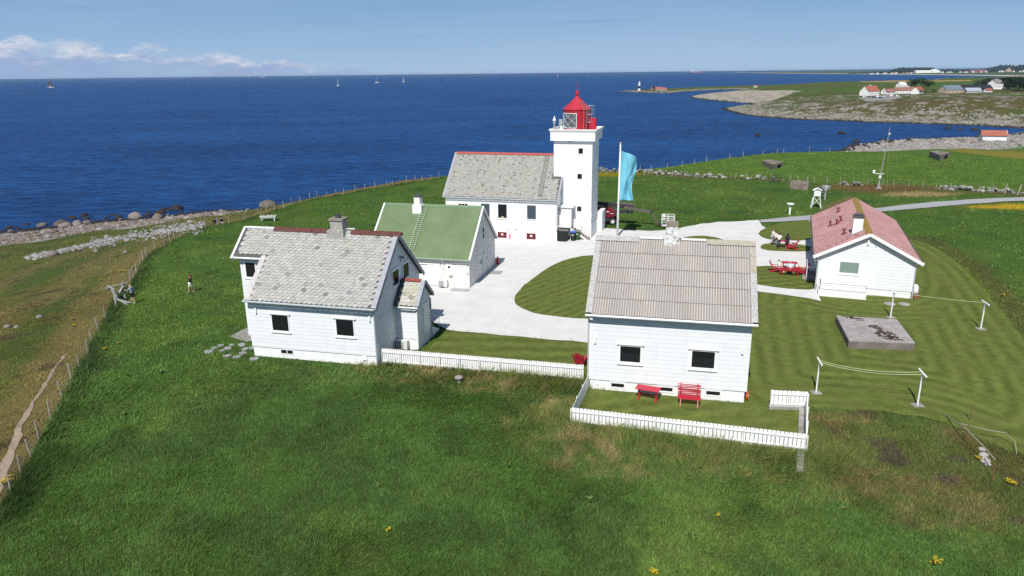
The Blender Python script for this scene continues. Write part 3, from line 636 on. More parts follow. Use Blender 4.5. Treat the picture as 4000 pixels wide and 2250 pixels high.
# ------------------------------------------------------------------ white house with scalloped slates
def slate_house():
    L_, W_, k = 9.477, 8.445, .875
    H = house('slate_roof_house', 'white boarded house with scalloped grey slate roof and gabled side porch', -18.354, 47.54, -.2378)
    rz = lambda v: 4.254 + (min(v, W_-v)+.4)*k           # top of the roof plane
    zc = .14/math.cos(math.atan(k))                      # thickness measured upright
    mw = gable_wall(0, L_, 0, W_, .74, rz(0)-zc, rz(W_/2)-zc); mw.build('wall', SID, H)
    MB().box(.05, L_-.05, .06, W_-.06, -.7, .737).build('foundation', STONEW, H)
    # raised side wing on the left with its own eave
    v1, v2 = 2.62, 5.83
    g = MB(); g.prism([(v1, .45), (v2, .45), (v2, rz(v2)-zc), (W_/2, rz(W_/2)-zc-.01), (v1, rz(v1)-zc)], -2.02, -.002, 'x'); g.build('side_wing', SID, H)
    MB().box(-1.9, .0, v1+.06, v2-.06, -.5, .448).build('foundation', STONEW, H)
    window(H, 'v', v1, -1.57, -.80, 5.02, 6.10, .08, .05, sill=.06)
    # roof: one mesh of boards, slates laid on the seaward... front plane and the rear plane
    rb = MB(); xr = L_+.25
    slab(rb, [(0, -.4, rz(-.4)), (xr, -.4, rz(-.4)), (xr, W_/2, rz(W_/2)), (-2.25, W_/2, rz(W_/2)), (-2.25, 2.25, rz(2.25)), (0, 2.25, rz(2.25))], .11)
    slab(rb, [(0, W_+.4, rz(-.4)), (xr, W_+.4, rz(-.4)), (xr, W_/2, rz(W_/2)), (-2.25, W_/2, rz(W_/2)), (-2.25, W_-2.25, rz(2.25)), (0, W_-2.25, rz(2.25))], .11)
    roof = rb.build('roof', UNDER, H)
    sl_ = MB(); th = math.atan(k); Lr = (W_/2+.4)/math.cos(th); row = .235
    def clip(cx, cy):
        x = cx-2.25; v = cy*math.cos(th)-.4
        return (x < xr-.34 and x > (.40 if v < 2.3 else -2.0) and cy < Lr-.24)
    slates(sl_, Vector((-2.25, -.4, rz(-.4))), Vector((1, 0, 0)), Vector((0, math.cos(th), math.sin(th))), 32, int(Lr/row)+1, .37, row, (.36,), 3, clip, .030, .35)
    sl_.build('slates', SLATE, roof, fixn=False)
    sb = MB(); slates(sb, Vector((xr, W_+.4, rz(-.4))), Vector((-1, 0, 0)), Vector((0, -math.cos(th), math.sin(th))), 32, int(Lr/row)+1, .37, row, (.34,), 4, lambda cx, cy: (cx > .34 and cy < Lr-.3 and (cx < xr-.3 if cy < 3.7 else cx < xr+2.0)), .05, .3)
    sb.build('slates', SLATE, roof, fixn=False)
    # stone verge on the left, lead verge on the right, white barge on the wing
    sv = MB(); P = lambda x, v, dz=0: (x, v, rz(v)+dz)
    slab(sv, [P(0, -.42, .07), P(.42, -.42, .07), P(.38, 1.55, .07), P(.02, 1.55, .07)], .09); slab(sv, [P(-.02, 1.5, .10), P(.42, 1.5, .10), P(.34, 2.36, .10), P(-.02, 2.36, .10)], .09)
    sv.build('stone_verge', mat('pale_verge_stone', (.50, .47, .46, 1), .85, .2, 4, c2=(.36, .33, .32, 1), thr=.56), H)
    lv = MB()
    for s in (1, -1):
        f = (lambda v: v) if s == 1 else (lambda v: W_-v)
        slab(lv, [(xr-.30, f(-.42), rz(-.42)+.09), (xr+.04, f(-.42), rz(-.42)+.09), (xr+.04, W_/2, rz(W_/2)+.09), (xr-.30, W_/2, rz(W_/2)+.09)], .05)
        lv.obox((xr+.02, f(-.42), rz(-.42)-.1), (xr+.02, W_/2, rz(W_/2)-.1), .05, .26)
    lv.build('lead_verge', LEAD, H)
    wb = MB()
    for s in (1, -1):
        f = (lambda v: v) if s == 1 else (lambda v: W_-v)
        wb.obox((-2.27, f(2.1), rz(2.1)-.02), (-2.27, W_/2, rz(W_/2)-.02), .16, .30)
    wb.box(-2.1, .1, W_/2-.14, W_/2+.14, rz(W_/2)+.02, rz(W_/2)+.10)
    wb.build('white_bargeboard', TRIM, H)
    rt = MB()
    x = .12
    while x < xr-.3:
        if x > 5.4 and len(rt.v) and not getattr(rt, 'second', 0): rt.build('ridge_tiles', BROWNTILE, roof); rt = MB(); rt.second = 1
        if not (4.4 < x+.3 < 6.0): rt.prism([(W_/2-.27, rz(W_/2)-.10), (W_/2-.2, rz(W_/2)+.02), (W_/2, rz(W_/2)+.17), (W_/2+.2, rz(W_/2)+.02), (W_/2+.27, rz(W_/2)-.10)], x, x+.74, 'x'); 
        x += .76
    rt.build('ridge_tiles', BROWNTILE, roof)
    ch = MB(); vc = 3.68; ch.prism([(vc, rz(vc)-.4), (vc+1.1, rz(vc)-.4), (vc+1.1, 8.45), (vc, 8.45)], 4.53, 5.79, 'x')
    ch.box(4.80, 5.72, vc+.08, vc+.92, 8.45, 9.16)
    chim = ch.build('chimney', CHIM, H)
    MB().box(4.72, 5.80, vc, vc+1.0, 9.162, 9.30).build('cap', LICHEN, chim); MB().box(5.08, 5.42, vc+.3, vc+.6, 9.302, 9.5).lathe([(.2, 9.5), (.24, 9.53), (.2, 9.56)], 10, (5.25, vc+.45)).build('flue', DARKTRIM, chim)
    window(H, 'v', 0, 1.80, 3.03, 2.08, 3.20, .075, .05, head=.12, sill=.09); window(H, 'v', 0, 6.64, 7.89, 2.08, 3.21, .075, .05, head=.12, sill=.09)
    window(H, 'v', .06, 2.2, 3.1, .37, .64, .06, .03, bars=1)
    window(H, 'u', L_, 3.30, 4.35, 4.72, 5.75, .09, .05, head=.06, sill=.06); window(H, 'u', L_, 5.28, 6.30, 4.72, 5.75, .09, .05, head=.06, sill=.06)
    lamp_box(H, .62, 0, 3.23, 3.63); lamp_box(H, 9.12, 0, 3.23, 3.63)
    MB().box(8.33, 8.70, .0, .055, .38, .72).box(8.36, 8.67, -.02, .0, .41, .69).build('meter_box', TRIM, H)
    gutter(H, (-.05, -.46, 4.20), (L_+.2, -.46, 4.20), .075, PIPE); gutter(H, (-2.2, 2.2, 6.52), (.0, 2.2, 6.52), .07, TRIM)
    downpipe(H, [(L_-.05, -.46, 4.2), (L_-.02, -.1, 3.9), (L_-.02, -.08, -.3)], .055)
    br = MB(); br.obox((L_, 4.7, 6.5), (L_+.35, 4.7, 6.5), .05, .05); br.obox((L_+.2, 4.7, 6.5), (L_+.05, 4.7, 6.15), .05, .05); br.tube((L_+.33, 4.7, 6.6), (L_+.33, 4.7, 6.35), .035); br.tube((L_+.1, 4.95, 6.52), (L_+.1, 4.95, 6.38), .05)
    br.build('wire_bracket', BLACKM, H)
    # gabled porch on the right with steps and rail
    p0, p1, q = 3.39, 5.99, 11.19; pz = lambda v: 3.40 + (min(v-p0, p1-v)+.25)*.92
    pw = MB(); pw.prism([(p0, .85), (p1, .85), (p1, pz(p1)-.14), ((p0+p1)/2, pz((p0+p1)/2)-.14), (p0, pz(p0)-.14)], L_+.002, q, 'x')
    porch = pw.build('porch', SID, H)
    MB().box(L_+.06, q-.03, p0+.04, p1-.04, -.35, .848).build('foundation', STONEW, porch)
    pr_ = MB(); vm = (p0+p1)/2
    for f in (lambda v: v, lambda v: p0+p1-v):
        slab(pr_, [(L_+.004, f(p0-.28), pz(p0-.28)), (q+.2, f(p0-.28), pz(p0-.28)), (q+.2, vm, pz(vm)), (L_+.004, vm, pz(vm))], .1)
        pr_.obox((q+.2, f(p0-.3), pz(p0-.3)+.0), (q+.2, vm, pz(vm)), .06, .24, mi=1)
        slab(pr_, [(q-.14, f(p0-.3), pz(p0-.3)+.08), (q+.22, f(p0-.3), pz(p0-.3)+.08), (q+.22, vm, pz(vm)+.08), (q-.14, vm, pz(vm)+.08)], .04, 1)
    x = L_+.1
    while x < q-.2: pr_.prism([(vm-.2, pz(vm)), (vm, pz(vm)+.15), (vm+.2, pz(vm))], x, min(x+.5, q-.1), 'x', 2); x += .52
    prr = pr_.build('porch_roof', [UNDER, LEAD, REDTILE], H)
    ps = MB(); th2 = math.atan(.92); slates(ps, Vector((L_+.25, p0-.28, pz(p0-.28))), Vector((1, 0, 0)), Vector((0, math.cos(th2), math.sin(th2))), 4, 7, .38, .27, (.40,), 9, lambda cx, cy: .1 < cx < 1.45 and cy < 1.85, .12, 1.0)
    slates(ps, Vector((q-.05, p1+.28, pz(p0-.28))), Vector((-1, 0, 0)), Vector((0, -math.cos(th2), math.sin(th2))), 4, 7, .38, .27, (.40,), 10, lambda cx, cy: .1 < cx < 1.6 and cy < 1.85, .12, 1.0)
    ps.build('slates', SLATE, prr, fixn=False)
    d = MB(); d.box(q, q+.04, 4.46, 5.62, .95, 3.15); dd = d.build('door', TRIM, H); MB().tube((q+.04, 5.5, 1.95), (q+.09, 5.5, 1.95), .03).build('handle', GREYM, dd)
    window(H, 'u', q, 5.76, 5.92, 2.35, 2.95, .05, .04, sill=.05)
    gutter(H, (L_+.3, p0-.33, pz(p0-.3)-.06), (q+.15, p0-.33, pz(p0-.3)-.06), .06, TRIM); downpipe(H, [(q+.02, p0-.3, 3.3), (q-.05, p0-.07, 3.1), (q-.05, p0-.07, .2)], .045, TRIM)
    downpipe(H, [(q+.06, p1-.05, 3.2), (q+.06, p1-.05, .0)], .04, PIPE)
    st = MB(); n = 6
    for i in range(n): st.box(q-1.2, q-.02, p1+.002+i*.30, p1+.002+(i+1)*.30, -.15, .86-i*.145)
    st.build('steps', STONEW, H)
    rl = MB(); a = Vector((q-.08, p1+.15, 1.9)); b = Vector((q-.08, p1+2.1, .95))
    rl.tube(a, b, .02); rl.tube(a-Vector((0, 0, .45)), b-Vector((0, 0, .45)), .015)
    for t_ in (.3, .95): p = a+(b-a)*t_; rl.tube(p, (p.x, p.y, p.z-1.0), .018)
    rl.build('handrail', GREYM, H)
    sl2 = MB(); sl2.box(xr-4.2, xr-3.3, W_/2-.02, W_/2+.12, rz(W_/2)+.2, rz(W_/2)+.25); sl2.build('ridge_batten', TRIM, H)
    pv = MB(); gp = W2([(897,1316),(966,1282),(990,1330),(966,1336)]); pv.add([(p[0], p[1], T1(*p)+.06) for p in gp] + [(p[0], p[1], T1(*p)-.1) for p in gp], [(0,1,2,3),(7,6,5,4),(0,4,5,1),(1,5,6,2),(2,6,7,3),(3,7,4,0)])
    tag(pv.build('concrete_pad', CONC), 'grey concrete pad beside the slate roofed house', 'paving')
    P = Matrix.Translation((-18.354, 47.54, 0)) @ Matrix.Rotation(-.2378, 4, 'Z')
    q_ = P @ Vector((10.0, 3.15, .05)); heat_pump(q_, -.2378, 'rust streaked heat pump under the porch eave of the slate roofed house', True)
slate_house()

# ------------------------------------------------------------------ white house with the corrugated roof
def corrugated_house():
    L_, W_ = 9.494, 9.202; k = (8.602-4.982)/(W_/2+.4); rz = lambda v: 4.982 + (min(v, W_-v)+.4)*k; zc = .12/math.cos(math.atan(k))
    H = house('corrugated_roof_house', 'white boarded house with pale corrugated roof inside the picket fence', 4.768, 41.712, -.2288)
    gable_wall(0, L_, 0, W_, .51, rz(0)-zc-.03, rz(W_/2)-zc-.03).build('wall', SID, H)
    MB().box(.06, L_-.12, .06, W_-.06, -1.0, .507).build('foundation', mat('white_render', (.80, .80, .79, 1), .7, .06, 3, bump=.2, bscale=12), H)
    # corrugated sheets in five lapped courses, ridge and verge cappings of the same material
    th = math.atan(k); Lr = (W_/2+.4)/math.cos(th); uv = Vector((0, math.cos(th), math.sin(th))); nn = Vector((0, -math.sin(th), math.cos(th)))
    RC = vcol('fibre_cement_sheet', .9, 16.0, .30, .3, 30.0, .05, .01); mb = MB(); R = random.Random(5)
    for side in (0, 1):
        for c in range(5):
            s0, s1 = c*Lr/5-.04, (c+1)*Lr/5+.08; nx = int((L_-.1)/.155*8)
            tops = []
            for i in range(nx+1):
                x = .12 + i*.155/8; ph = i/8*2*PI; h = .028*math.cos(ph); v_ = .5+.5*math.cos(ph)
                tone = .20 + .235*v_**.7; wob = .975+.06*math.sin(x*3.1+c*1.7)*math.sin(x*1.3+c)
                pink = .02*math.sin(x*2.3+c*2.1)
                for s, dz in ((s0, .062), (s1, .018)):
                    if side == 0: p = Vector((x, -.4, rz(-.4))) + uv*s + nn*(h+dz)
                    else: q = Vector((x, -.4, rz(-.4))) + uv*s + nn*(h+dz); p = Vector((q.x, W_-q.y, q.z))
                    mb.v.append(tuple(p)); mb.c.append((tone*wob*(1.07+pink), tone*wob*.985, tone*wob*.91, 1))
            o = len(mb.v)-2*(nx+1)
            for i in range(nx): mb.f.append((o+2*i, o+2*i+2, o+2*i+3, o+2*i+1)); mb.m.append(0)
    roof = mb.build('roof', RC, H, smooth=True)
    b = MB(); xl, xr = -.25, L_+.25
    for f in (lambda v: v, lambda v: W_-v): slab(b, [(xl, f(-.36), rz(-.36)-.02), (xr, f(-.36), rz(-.36)-.02), (xr, W_/2, rz(W_/2)-.02), (xl, W_/2, rz(W_/2)-.02)], .10)
    b.build('roof_boarding', UNDER, roof)
    CAP = mat('lichened_capping', (.38, .37, .36, 1), .9, .3, 6, c2=(.52, .51, .50, 1), thr=.52, bump=.3, bscale=20); CAPY = mat('yellow_lichened_capping', (.36, .345, .30, 1), .9, .3, 5, c2=(.45, .31, .035, 1), thr=.55, bump=.3, bscale=20)
    cp = MB(); cq = MB()
    for f in (lambda v: v, lambda v: W_-v):
        for c in range(5):
            va, vb = -.42+c*(W_/2+.42)/5, -.42+(c+1)*(W_/2+.42)/5
            for x0, x1, mi in ((xl, xl+.38, 0), (xr-.36, xr, 1 if c == 4 else (2 if c == 3 else 0))):
                slab(cp if x0 < 1 else cq, [(x0, f(va), rz(va)+.115), (x1, f(va), rz(va)+.115), (x1, f(vb+.05), rz(vb+.05)+.095), (x0, f(vb+.05), rz(vb+.05)+.095)], .06, 1 if mi else 0)
    for x0, x1, mi in ((xl, 2.55, 0), (6.8, xr, 1)):
        for f in (lambda v: v, lambda v: W_-v): slab(cp if x0 < 1 else cq, [(x0, f(W_/2-.34), rz(W_/2-.34)+.14), (x1, f(W_/2-.34), rz(W_/2-.34)+.14), (x1, W_/2, rz(W_/2)+.16), (x0, W_/2, rz(W_/2)+.16)], .05, mi)
    cp.build('verge_capping', [CAP, CAPY], roof); cq.build('verge_capping', [CAP, CAPY], roof)
    for a_, b_ in ((2.6, 4.0), (5.2, 6.75)): MB().box(a_, b_, W_/2-.10, W_/2+.10, rz(W_/2)+.05, rz(W_/2)+.15).build('ridge_board', TRIM, roof)
    c = MB(); v0, v1 = 4.15, 5.05; c.add([(4.08,v0,rz(v0)-.5),(5.10,v0,rz(v0)-.5),(5.10,v1,rz(v0)-.5),(4.08,v1,rz(v0)-.5),(4.22,v0+.04,9.55),(4.98,v0+.04,9.55),(4.98,v1-.06,9.55),(4.22,v1-.06,9.55)], [(0,3,2,1),(4,5,6,7),(0,1,5,4),(1,2,6,5),(2,3,7,6),(3,0,4,7)])
    ch = c.build('chimney', CHIM2, H); MB().box(4.22, 4.98, v0+.03, v1-.05, 9.552, 9.78).build('cap', mat('bare_block_cap', (.25, .22, .17, 1), .95, .3, 5), ch)
    window(H, 'v', 0, 1.90, 3.12, 1.88, 2.90, .10, .05, head=.12, sill=.09); window(H, 'v', 0, 6.18, 7.50, 1.86, 2.92, .10, .05, head=.12, sill=.09)
    for a, b_ in ((1.41, 2.2), (4.38, 5.16), (7.16, 7.97)): window(H, 'v', .06, a, b_, .11, .35, .10, .03, head=.05, name='basement_window', ext=.03)
    lamp_box(H, .34, 0, 2.96, 3.41, .13, .12); lamp_box(H, 9.05, 0, 2.94, 3.41, .13, .12)
    MB().box(.45, .62, .0, .055, .16, .46).build('meter_box', TRIM, H)
    gutter(H, (-.25, -.47, 4.90), (L_+.25, -.47, 4.90), .075, TRIM); downpipe(H, [(-.1, -.45, 4.85), (-.07, -.03, 4.5), (-.07, -.03, -.3)], .05, PIPE)
    corner = MB(); corner.box(-.02, .10, -.02, .0-.001, .52, 4.6); corner.build('corner_board', TRIM, H)
    P = Matrix.Translation((4.768, 41.712, 0)) @ Matrix.Rotation(-.2288, 4, 'Z')
    hh = thing('hose_reel', 'orange red hose reel on the shaded end wall of the corrugated roof house', 'hose reel', P @ Vector((L_-.1, .5, .05)), -.2288)
    ring = MB(); 
    for j in range(3):
        pts = [(.12+.05*j, .26*math.cos(a), .26*math.sin(a)) for a in np.linspace(0, 2*PI, 17)]; ring.path(pts, .03, 6)
    ring.build('hose', mat('orange_hose', (.55, .09, .03, 1), .5, .1, 5), hh); MB().tube((0, 0, 0), (.3, 0, 0), .06).build('spindle', GREYM, hh)
corrugated_house()

# ------------------------------------------------------------------ green-roofed outbuilding
def green_house():
    L_, W_ = 9.748, 8.693; k = (6.848-2.808)/(W_/2+.35); rz = lambda v: 2.808 + (min(v, W_-v)+.35)*k; zc = .10/math.cos(math.atan(k)); xl, xr = -.15, L_+.15
    H = house('green_roof_house', 'white garage house with green ribbed metal roof and roof ladder', -13.32, 65.987, -.2528)
    gable_wall(0, L_, 0, W_, .12, rz(0)-zc, rz(W_/2)-zc).build('wall', siding('cream_boards', (.70, .69, .655, 1), .20), H)
    MB().box(.03, L_-.03, .03, W_-.03, -.5, .118).build('foundation', STONEW, H)
    # ribbed sheet
    m, t, b = nt('green_ribbed_metal'); L = t.links; tc = node(t, 'ShaderNodeTexCoord')
    n = node(t, 'ShaderNodeTexNoise', Scale=.6, Detail=6.0); L.new(tc.outputs['Object'], n.inputs['Vector']); cr = node(t, 'ShaderNodeValToRGB'); e = cr.color_ramp.elements; e[0].position = .3; e[0].color = (.128, .190, .092, 1); e[1].position = .7; e[1].color = (.170, .230, .122, 1)
    L.new(n.outputs['Fac'], cr.inputs[0]); L.new(cr.outputs[0], b.inputs['Base Color']); b.inputs['Roughness'].default_value = .55; b.inputs['Specular IOR Level'].default_value = .3
    mb = MB(); th = math.atan(k); nn = Vector((0, -math.sin(th), math.cos(th))); prof = [(0, 0), (.06, 0), (.075, .03), (.105, .03), (.12, 0)]; pitch = .12
    for f in (lambda v: v, lambda v: W_-v):
        x = xl; P = []
        while x < xr-.01:
            for dx, h in prof[:-1]:
                for v in (-.37, W_/2):
                    q = Vector((x+dx, v, rz(v)+.02)) + nn*h; P.append((q.x, f(q.y), q.z))
            x += pitch
        o = mb.add(P, [(2*i, 2*i+2, 2*i+3, 2*i+1) for i in range(len(P)//2-1)])
    roof = mb.build('roof', m, H)
    b2 = MB()
    for f in (lambda v: v, lambda v: W_-v): slab(b2, [(xl, f(-.33), rz(-.33)-.012), (xr, f(-.33), rz(-.33)-.012), (xr, W_/2, rz(W_/2)-.012), (xl, W_/2, rz(W_/2)-.012)], .09)
    b2.build('roof_boarding', UNDER, roof)
    for x in (xl-.02, xr+.02):
        c = MB()
        for f in (lambda v: v, lambda v: W_-v):
            c.obox((x, f(-.4), rz(-.4)+.0), (x, W_/2+.001, rz(W_/2)+.0), .16 if f(0) == 0 else .10, .20, mi=0)
        c.build('bargeboard', TRIM, H)
    MB().prism([(W_/2-.2, rz(W_/2)-.12), (W_/2, rz(W_/2)+.10), (W_/2+.2, rz(W_/2)-.12)], xl, xr, 'x').build('ridge_cap', mat('green_metal_cap', (.13, .21, .11, 1), .5, .1, 3), roof)
    ch = MB(); v0 = 3.47; ch.box(3.03, 3.97, v0, v0+.95, 5.6, 6.92); ch.box(3.12, 3.88, v0+.06, v0+.86, 6.92, 7.0); ch.box(3.20, 3.79, v0+.1, v0+.8, 7.0, 7.66)
    chim = ch.build('chimney', PLASTER, H); MB().box(3.22, 3.77, v0+.12, v0+.78, 7.66, 7.72).build('brick_course', REDTILE, chim); MB().box(3.16, 3.83, v0+.06, v0+.84, 7.722, 7.86).build('cap', DARKTRIM, chim)
    GL = mat('green_painted_ladder', (.34, .46, .30, 1), .5, .1, 4)
    va, vb = .05, 4.25; ladder(H, Vector((4.12, va, rz(va)+.20)), Vector((4.12, vb, rz(vb)+.20)), (1, 0, 0), .48, 23, GL, .028)
    # front wall
    MB().box(4.83, 6.98, -.10, -.002, 2.14, 2.24).build('door_track', TRIM, H)
    g = MB(); g.box(5.66, 6.90, -.06, -.002, .13, 2.12)
    for k_ in range(6): g.box(5.68+k_*.2, 5.70+k_*.2, -.075, -.06, .15, 2.1)
    g.build('sliding_door', mat('cream_door_paint', (.76, .75, .72, 1), .5, .06, 3), H)
    d = MB(); d.box(8.52, 9.46, -.04, -.001, .02, 2.10); d.box(8.60, 9.38, -.06, -.04, .06, 2.04); dd = d.build('door', TRIM, H); MB().box(8.66, 8.70, -.10, -.06, .95, 1.1).build('handle', GREYM, dd)
    MB().box(8.44, 9.54, -.10, -.002, 2.12, 2.2).build('door_hood', TRIM, H)
    window(H, 'v', 0, 7.69, 7.93, 1.84, 2.05, .20, .04, head=.08)
    MB().prism([(0, 1.15), (-.18, 1.15), (-.18, 1.19), (0, 1.30)], 7.78, 8.10, 'x').build('vent_hood', mat('grey_plastic', (.45, .44, .42, 1), .5, .1, 3), H)
    downpipe(H, [(7.21, -.36, 2.75), (7.21, -.06, 2.5), (7.21, -.06, .1)], .05, TRIM); gutter(H, (xl, -.42, 2.76), (xr, -.42, 2.76), .065, mat('green_gutter', (.30, .36, .27, 1), .5, .1, 3))
    MB().box(9.56, 9.60, -.05, -.001, 1.3, 1.5).build('key_box', BLACKM, H)
    # gable end
    window(H, 'u', L_, 4.42, 4.95, 3.72, 4.78, .08, .05, head=.05, hbars=1)
    d = MB(); d.box(L_+.001, L_+.05, 4.30, 5.05, .05, 2.30); dd = d.build('door', mat('grey_white_door', (.62, .63, .64, 1), .5, .05, 3), H); MB().tube((L_+.05, 4.95, 1.1), (L_+.11, 4.95, 1.1), .03).build('handle', BLACKM, dd)
    for a, b_ in ((2.24, 2.80), (6.18, 6.84)): window(H, 'u', L_, a, b_, 1.06, 2.26, .08, .05, head=.04, pane=mat('white_blind', (.55, .56, .57, 1), .4, .04, 2))
    lamp_box(H, 0, 0, 0, 0.01, .001, .001) if False else None
    MB().box(L_+.001, L_+.16, 3.58, 3.80, 1.42, 1.72).build('wall_box', GREYM, H); MB().box(L_+.001, L_+.14, 5.5, 5.62, 1.5, 1.6).build('wall_lamp', GREYM, H)
    MB().box(L_+.4, L_+1.5, 5.0, 6.2, .09, .112).build('doormat', mat('grey_mat', (.30, .30, .30, 1), .9, .1, 4), H)
    MB().box(8.2, 9.9, -1.2, -.35, .09, .112).build('metal_grating', mat('pale_grating', (.36, .38, .38, 1), .7, .2, 20), H)
    P = Matrix.Translation((-13.32, 65.987, 0)) @ Matrix.Rotation(-.2528, 4, 'Z')
    heat_pump(P @ Vector((7.25, -.3, .06)), -.2528, 'white heat pump outside the garage house with the green roof')
    r = thing('gas_bottle', 'red bottle standing at the back corner of the green roof house', 'gas bottle', P @ Vector((L_+.25, W_+.1, .08)), 0); MB().lathe([(0, 0), (.16, 0), (.16, .55), (.08, .66), (.04, .7), (.04, .78), (0, .78)], 14).build('bottle', REDP, r, smooth=True); MB().lathe([(.05, .7), (.09, .7), (.09, .82), (.05, .82)], 12).build('collar', GREYM, r)
green_house()
# ------------------------------------------------------------------ lighthouse tower
WX, WY, WA = -7.878, 86.085, -.27506
TX, TY, TA = 5.045, 84.824, -.27966
def tower():
    S = 4.527; c = S/2
    H = thing('lighthouse', 'square white lighthouse tower topped by a red lantern room', 'lighthouse', (TX, TY, 0), TA)
    b = MB(); b.prism([(0, 0), (S, 0), (S, S), (0, S)], 1.80, 11.45, 'z'); body = b.build('tower_body', PLASTER, H)
    MB().box(-.06, S+.06, -.06, S+.06, -.5, 1.80).build('plinth', PLASTER, H)
    g = MB(); o = .344; o2 = .50; n_ = [(-o, 11.45), (-o, 12.40), (-o2+.02, 12.62), (-o2, 12.66), (-o2, 12.76), (-o2+.18, 12.76), (-o2+.22, 12.3)]
    rings = [[(-a[0]*-1, -a[0]*-1)] for a in n_]
    V = []; F = []
    for r, z in n_:
        V += [(r, r, z), (S-r, r, z), (S-r, S-r, z), (r, S-r, z)]
    for j in range(len(n_)-1):
        for k in range(4): F.append((j*4+k, j*4+(k+1) % 4, (j+1)*4+(k+1) % 4, (j+1)*4+k))
    F.append((0, 3, 2, 1)); e = (len(n_)-1)*4; F.append((e, e+1, e+2, e+3)); g.add(V, F)
    gal = g.build('gallery', PLASTER, H)
    for z0, z1, u0, u1 in ((7.09, 7.68, 2.84, 3.37), (3.27, 3.86, 2.85, 3.38), (10.0, 10.62, 2.92, 3.44)):
        window(H, 'v', 0, u0, u1, z0, z1, .09, .045)
    window(H, 'u', S, .22, .7, 2.5, 3.15, .08, .04)
    MB().box(1.6, 2.0, -.12, -.001, 11.30, 11.42).build('wall_lamp', GREYM, H)
    # lantern
    lr = 1.60; C_ = (c-.02, c); a0, a1 = math.radians(163), math.radians(279)
    l = MB(); l.lathe([(lr, 12.3), (lr, 14.86)], 44, C_, a1, a0+2*PI); l.lathe([(lr, 12.3), (lr, 12.82)], 22, C_, a0, a1); l.lathe([(lr, 14.46), (lr, 14.86)], 22, C_, a0, a1)
    l.lathe([(lr+.05, 14.80), (lr+.09, 14.86), (lr+.05, 14.9)], 48, C_)
    lan = l.build('lantern_room', mat('lantern_red', (.40, .020, .034, 1), .42, .12, 1.5), H, smooth=True)
    gp = MB(); gp.lathe([(lr-.03, 12.82), (lr-.03, 14.46)], 22, C_, a0, a1)
    m, t, bb = nt('lantern_glass'); bb.inputs['Base Color'].default_value = (.55, .62, .66, 1); bb.inputs['Roughness'].default_value = .05; bb.inputs['Transmission Weight'].default_value = .82; bb.inputs['IOR'].default_value = 1.1
    gp.build('lantern_glazing', m, lan)
    ab = MB(); na = 3; dz = 1.64; da = (a1-a0)/na
    for k in range(-2, na+2):
        for s in (1, -1):
            pts = []
            for j in range(13):
                a = a0 + da*(k+.5) + s*da*1.15*(j/12-.5)*1.6; z = 12.82 + dz*j/12
                pts.append((C_[0]+(lr+.01)*math.cos(a), C_[1]+(lr+.01)*math.sin(a), z) if a0-.01 <= a <= a1+.01 else None)
            run = []
            for p in pts+[None]:
                if p is not None: run.append(p)
                else:
                    if len(run) > 1: ab.path(run, .016, 5)
                    run = []
    for z in (12.82, 14.46): ab.path([(C_[0]+(lr+.01)*math.cos(a), C_[1]+(lr+.01)*math.sin(a), z) for a in np.linspace(a0, a1, 14)], .035, 5)
    for a in (a0, a1): ab.tube((C_[0]+(lr+.01)*math.cos(a), C_[1]+(lr+.01)*math.sin(a), 12.8), (C_[0]+(lr+.01)*math.cos(a), C_[1]+(lr+.01)*math.sin(a), 14.48), .035)
    ab.build('glazing_bars', mat('white_metal', (.78, .80, .80, 1), .35, .05, 3), lan)
    le = MB(); le.lathe([(.1, 12.3), (.3, 12.35), (.32, 12.9), (.72, 13.0), (.8, 13.3), (.84, 13.65), (.8, 14.0), (.72, 14.3), (.2, 14.4)], 20, C_); le.build('lens', mat('lens_glass', (.16, .20, .22, 1), .12, .2, 6, spec=.8), lan)
    lb = MB()
    for a in (a0+.35, a0+1.05): p = (C_[0]+lr*math.cos(a), C_[1]+lr*math.sin(a)); q_ = (C_[0]+lr*math.cos(a+.5), C_[1]+lr*math.sin(a+.5)); lb.obox((p[0], p[1], 14.6), (q_[0], q_[1], 14.6), .06, .2)
    lb.build('louvre', DARKTRIM, lan)
    r = MB(); r.lathe([(lr+.10, 14.88), (1.20, 15.32), (.76, 15.70), (.79, 15.70), (.76, 15.74), (.17, 16.30), (.12, 16.36), (.12, 16.42), (.16, 16.46), (.21, 16.50), (.21, 16.84), (.17, 16.92), (.06, 16.95), (0, 16.95)], 44, C_)
    r.build('lantern_roof', mat('lantern_roof_red', (.44, .028, .048, 1), .5, .16, 2.0), H, smooth=False)
    MB().tube((C_[0], C_[1], 16.9), (C_[0], C_[1], 18.0), .022, .01, 6).build('lightning_rod', REDP, H)
    # ladder with hoops up the lantern, doors and gear on the gallery
    la = math.radians(-47); dirv = Vector((math.cos(la), math.sin(la), 0)); tv = Vector((-dirv.y, dirv.x, 0)); cb = Vector((C_[0], C_[1], 0))
    lm = mat('pink_grey_ladder', (.45, .22, .20, 1), .5, .1, 4); lo = ladder(H, cb+dirv*(lr+.18)+Vector((0, 0, 12.4)), cb+dirv*(lr+.18)+Vector((0, 0, 15.0)), tv, .42, 9, lm, .028, 'ladder')
    ladder(H, cb+dirv*(lr+.16)+Vector((0, 0, 14.98)), cb+dirv*.72+Vector((0, 0, 15.86)), tv, .42, 5, lm, .026, 'ladder')
    lc = MB(); ctr = cb+dirv*(lr+.55)+tv*.45
    for z in (13.5, 14.4, 15.35): lc.path([tuple(ctr+Vector((.42*math.cos(a), .42*math.sin(a), z))) for a in np.linspace(0, 2*PI, 11)], .018, 5)
    for a in np.linspace(0, 2*PI, 7)[:-1]: lc.tube(tuple(ctr+Vector((.42*math.cos(a), .42*math.sin(a), 13.5))), tuple(ctr+Vector((.42*math.cos(a), .42*math.sin(a), 15.35))), .016, n=5)
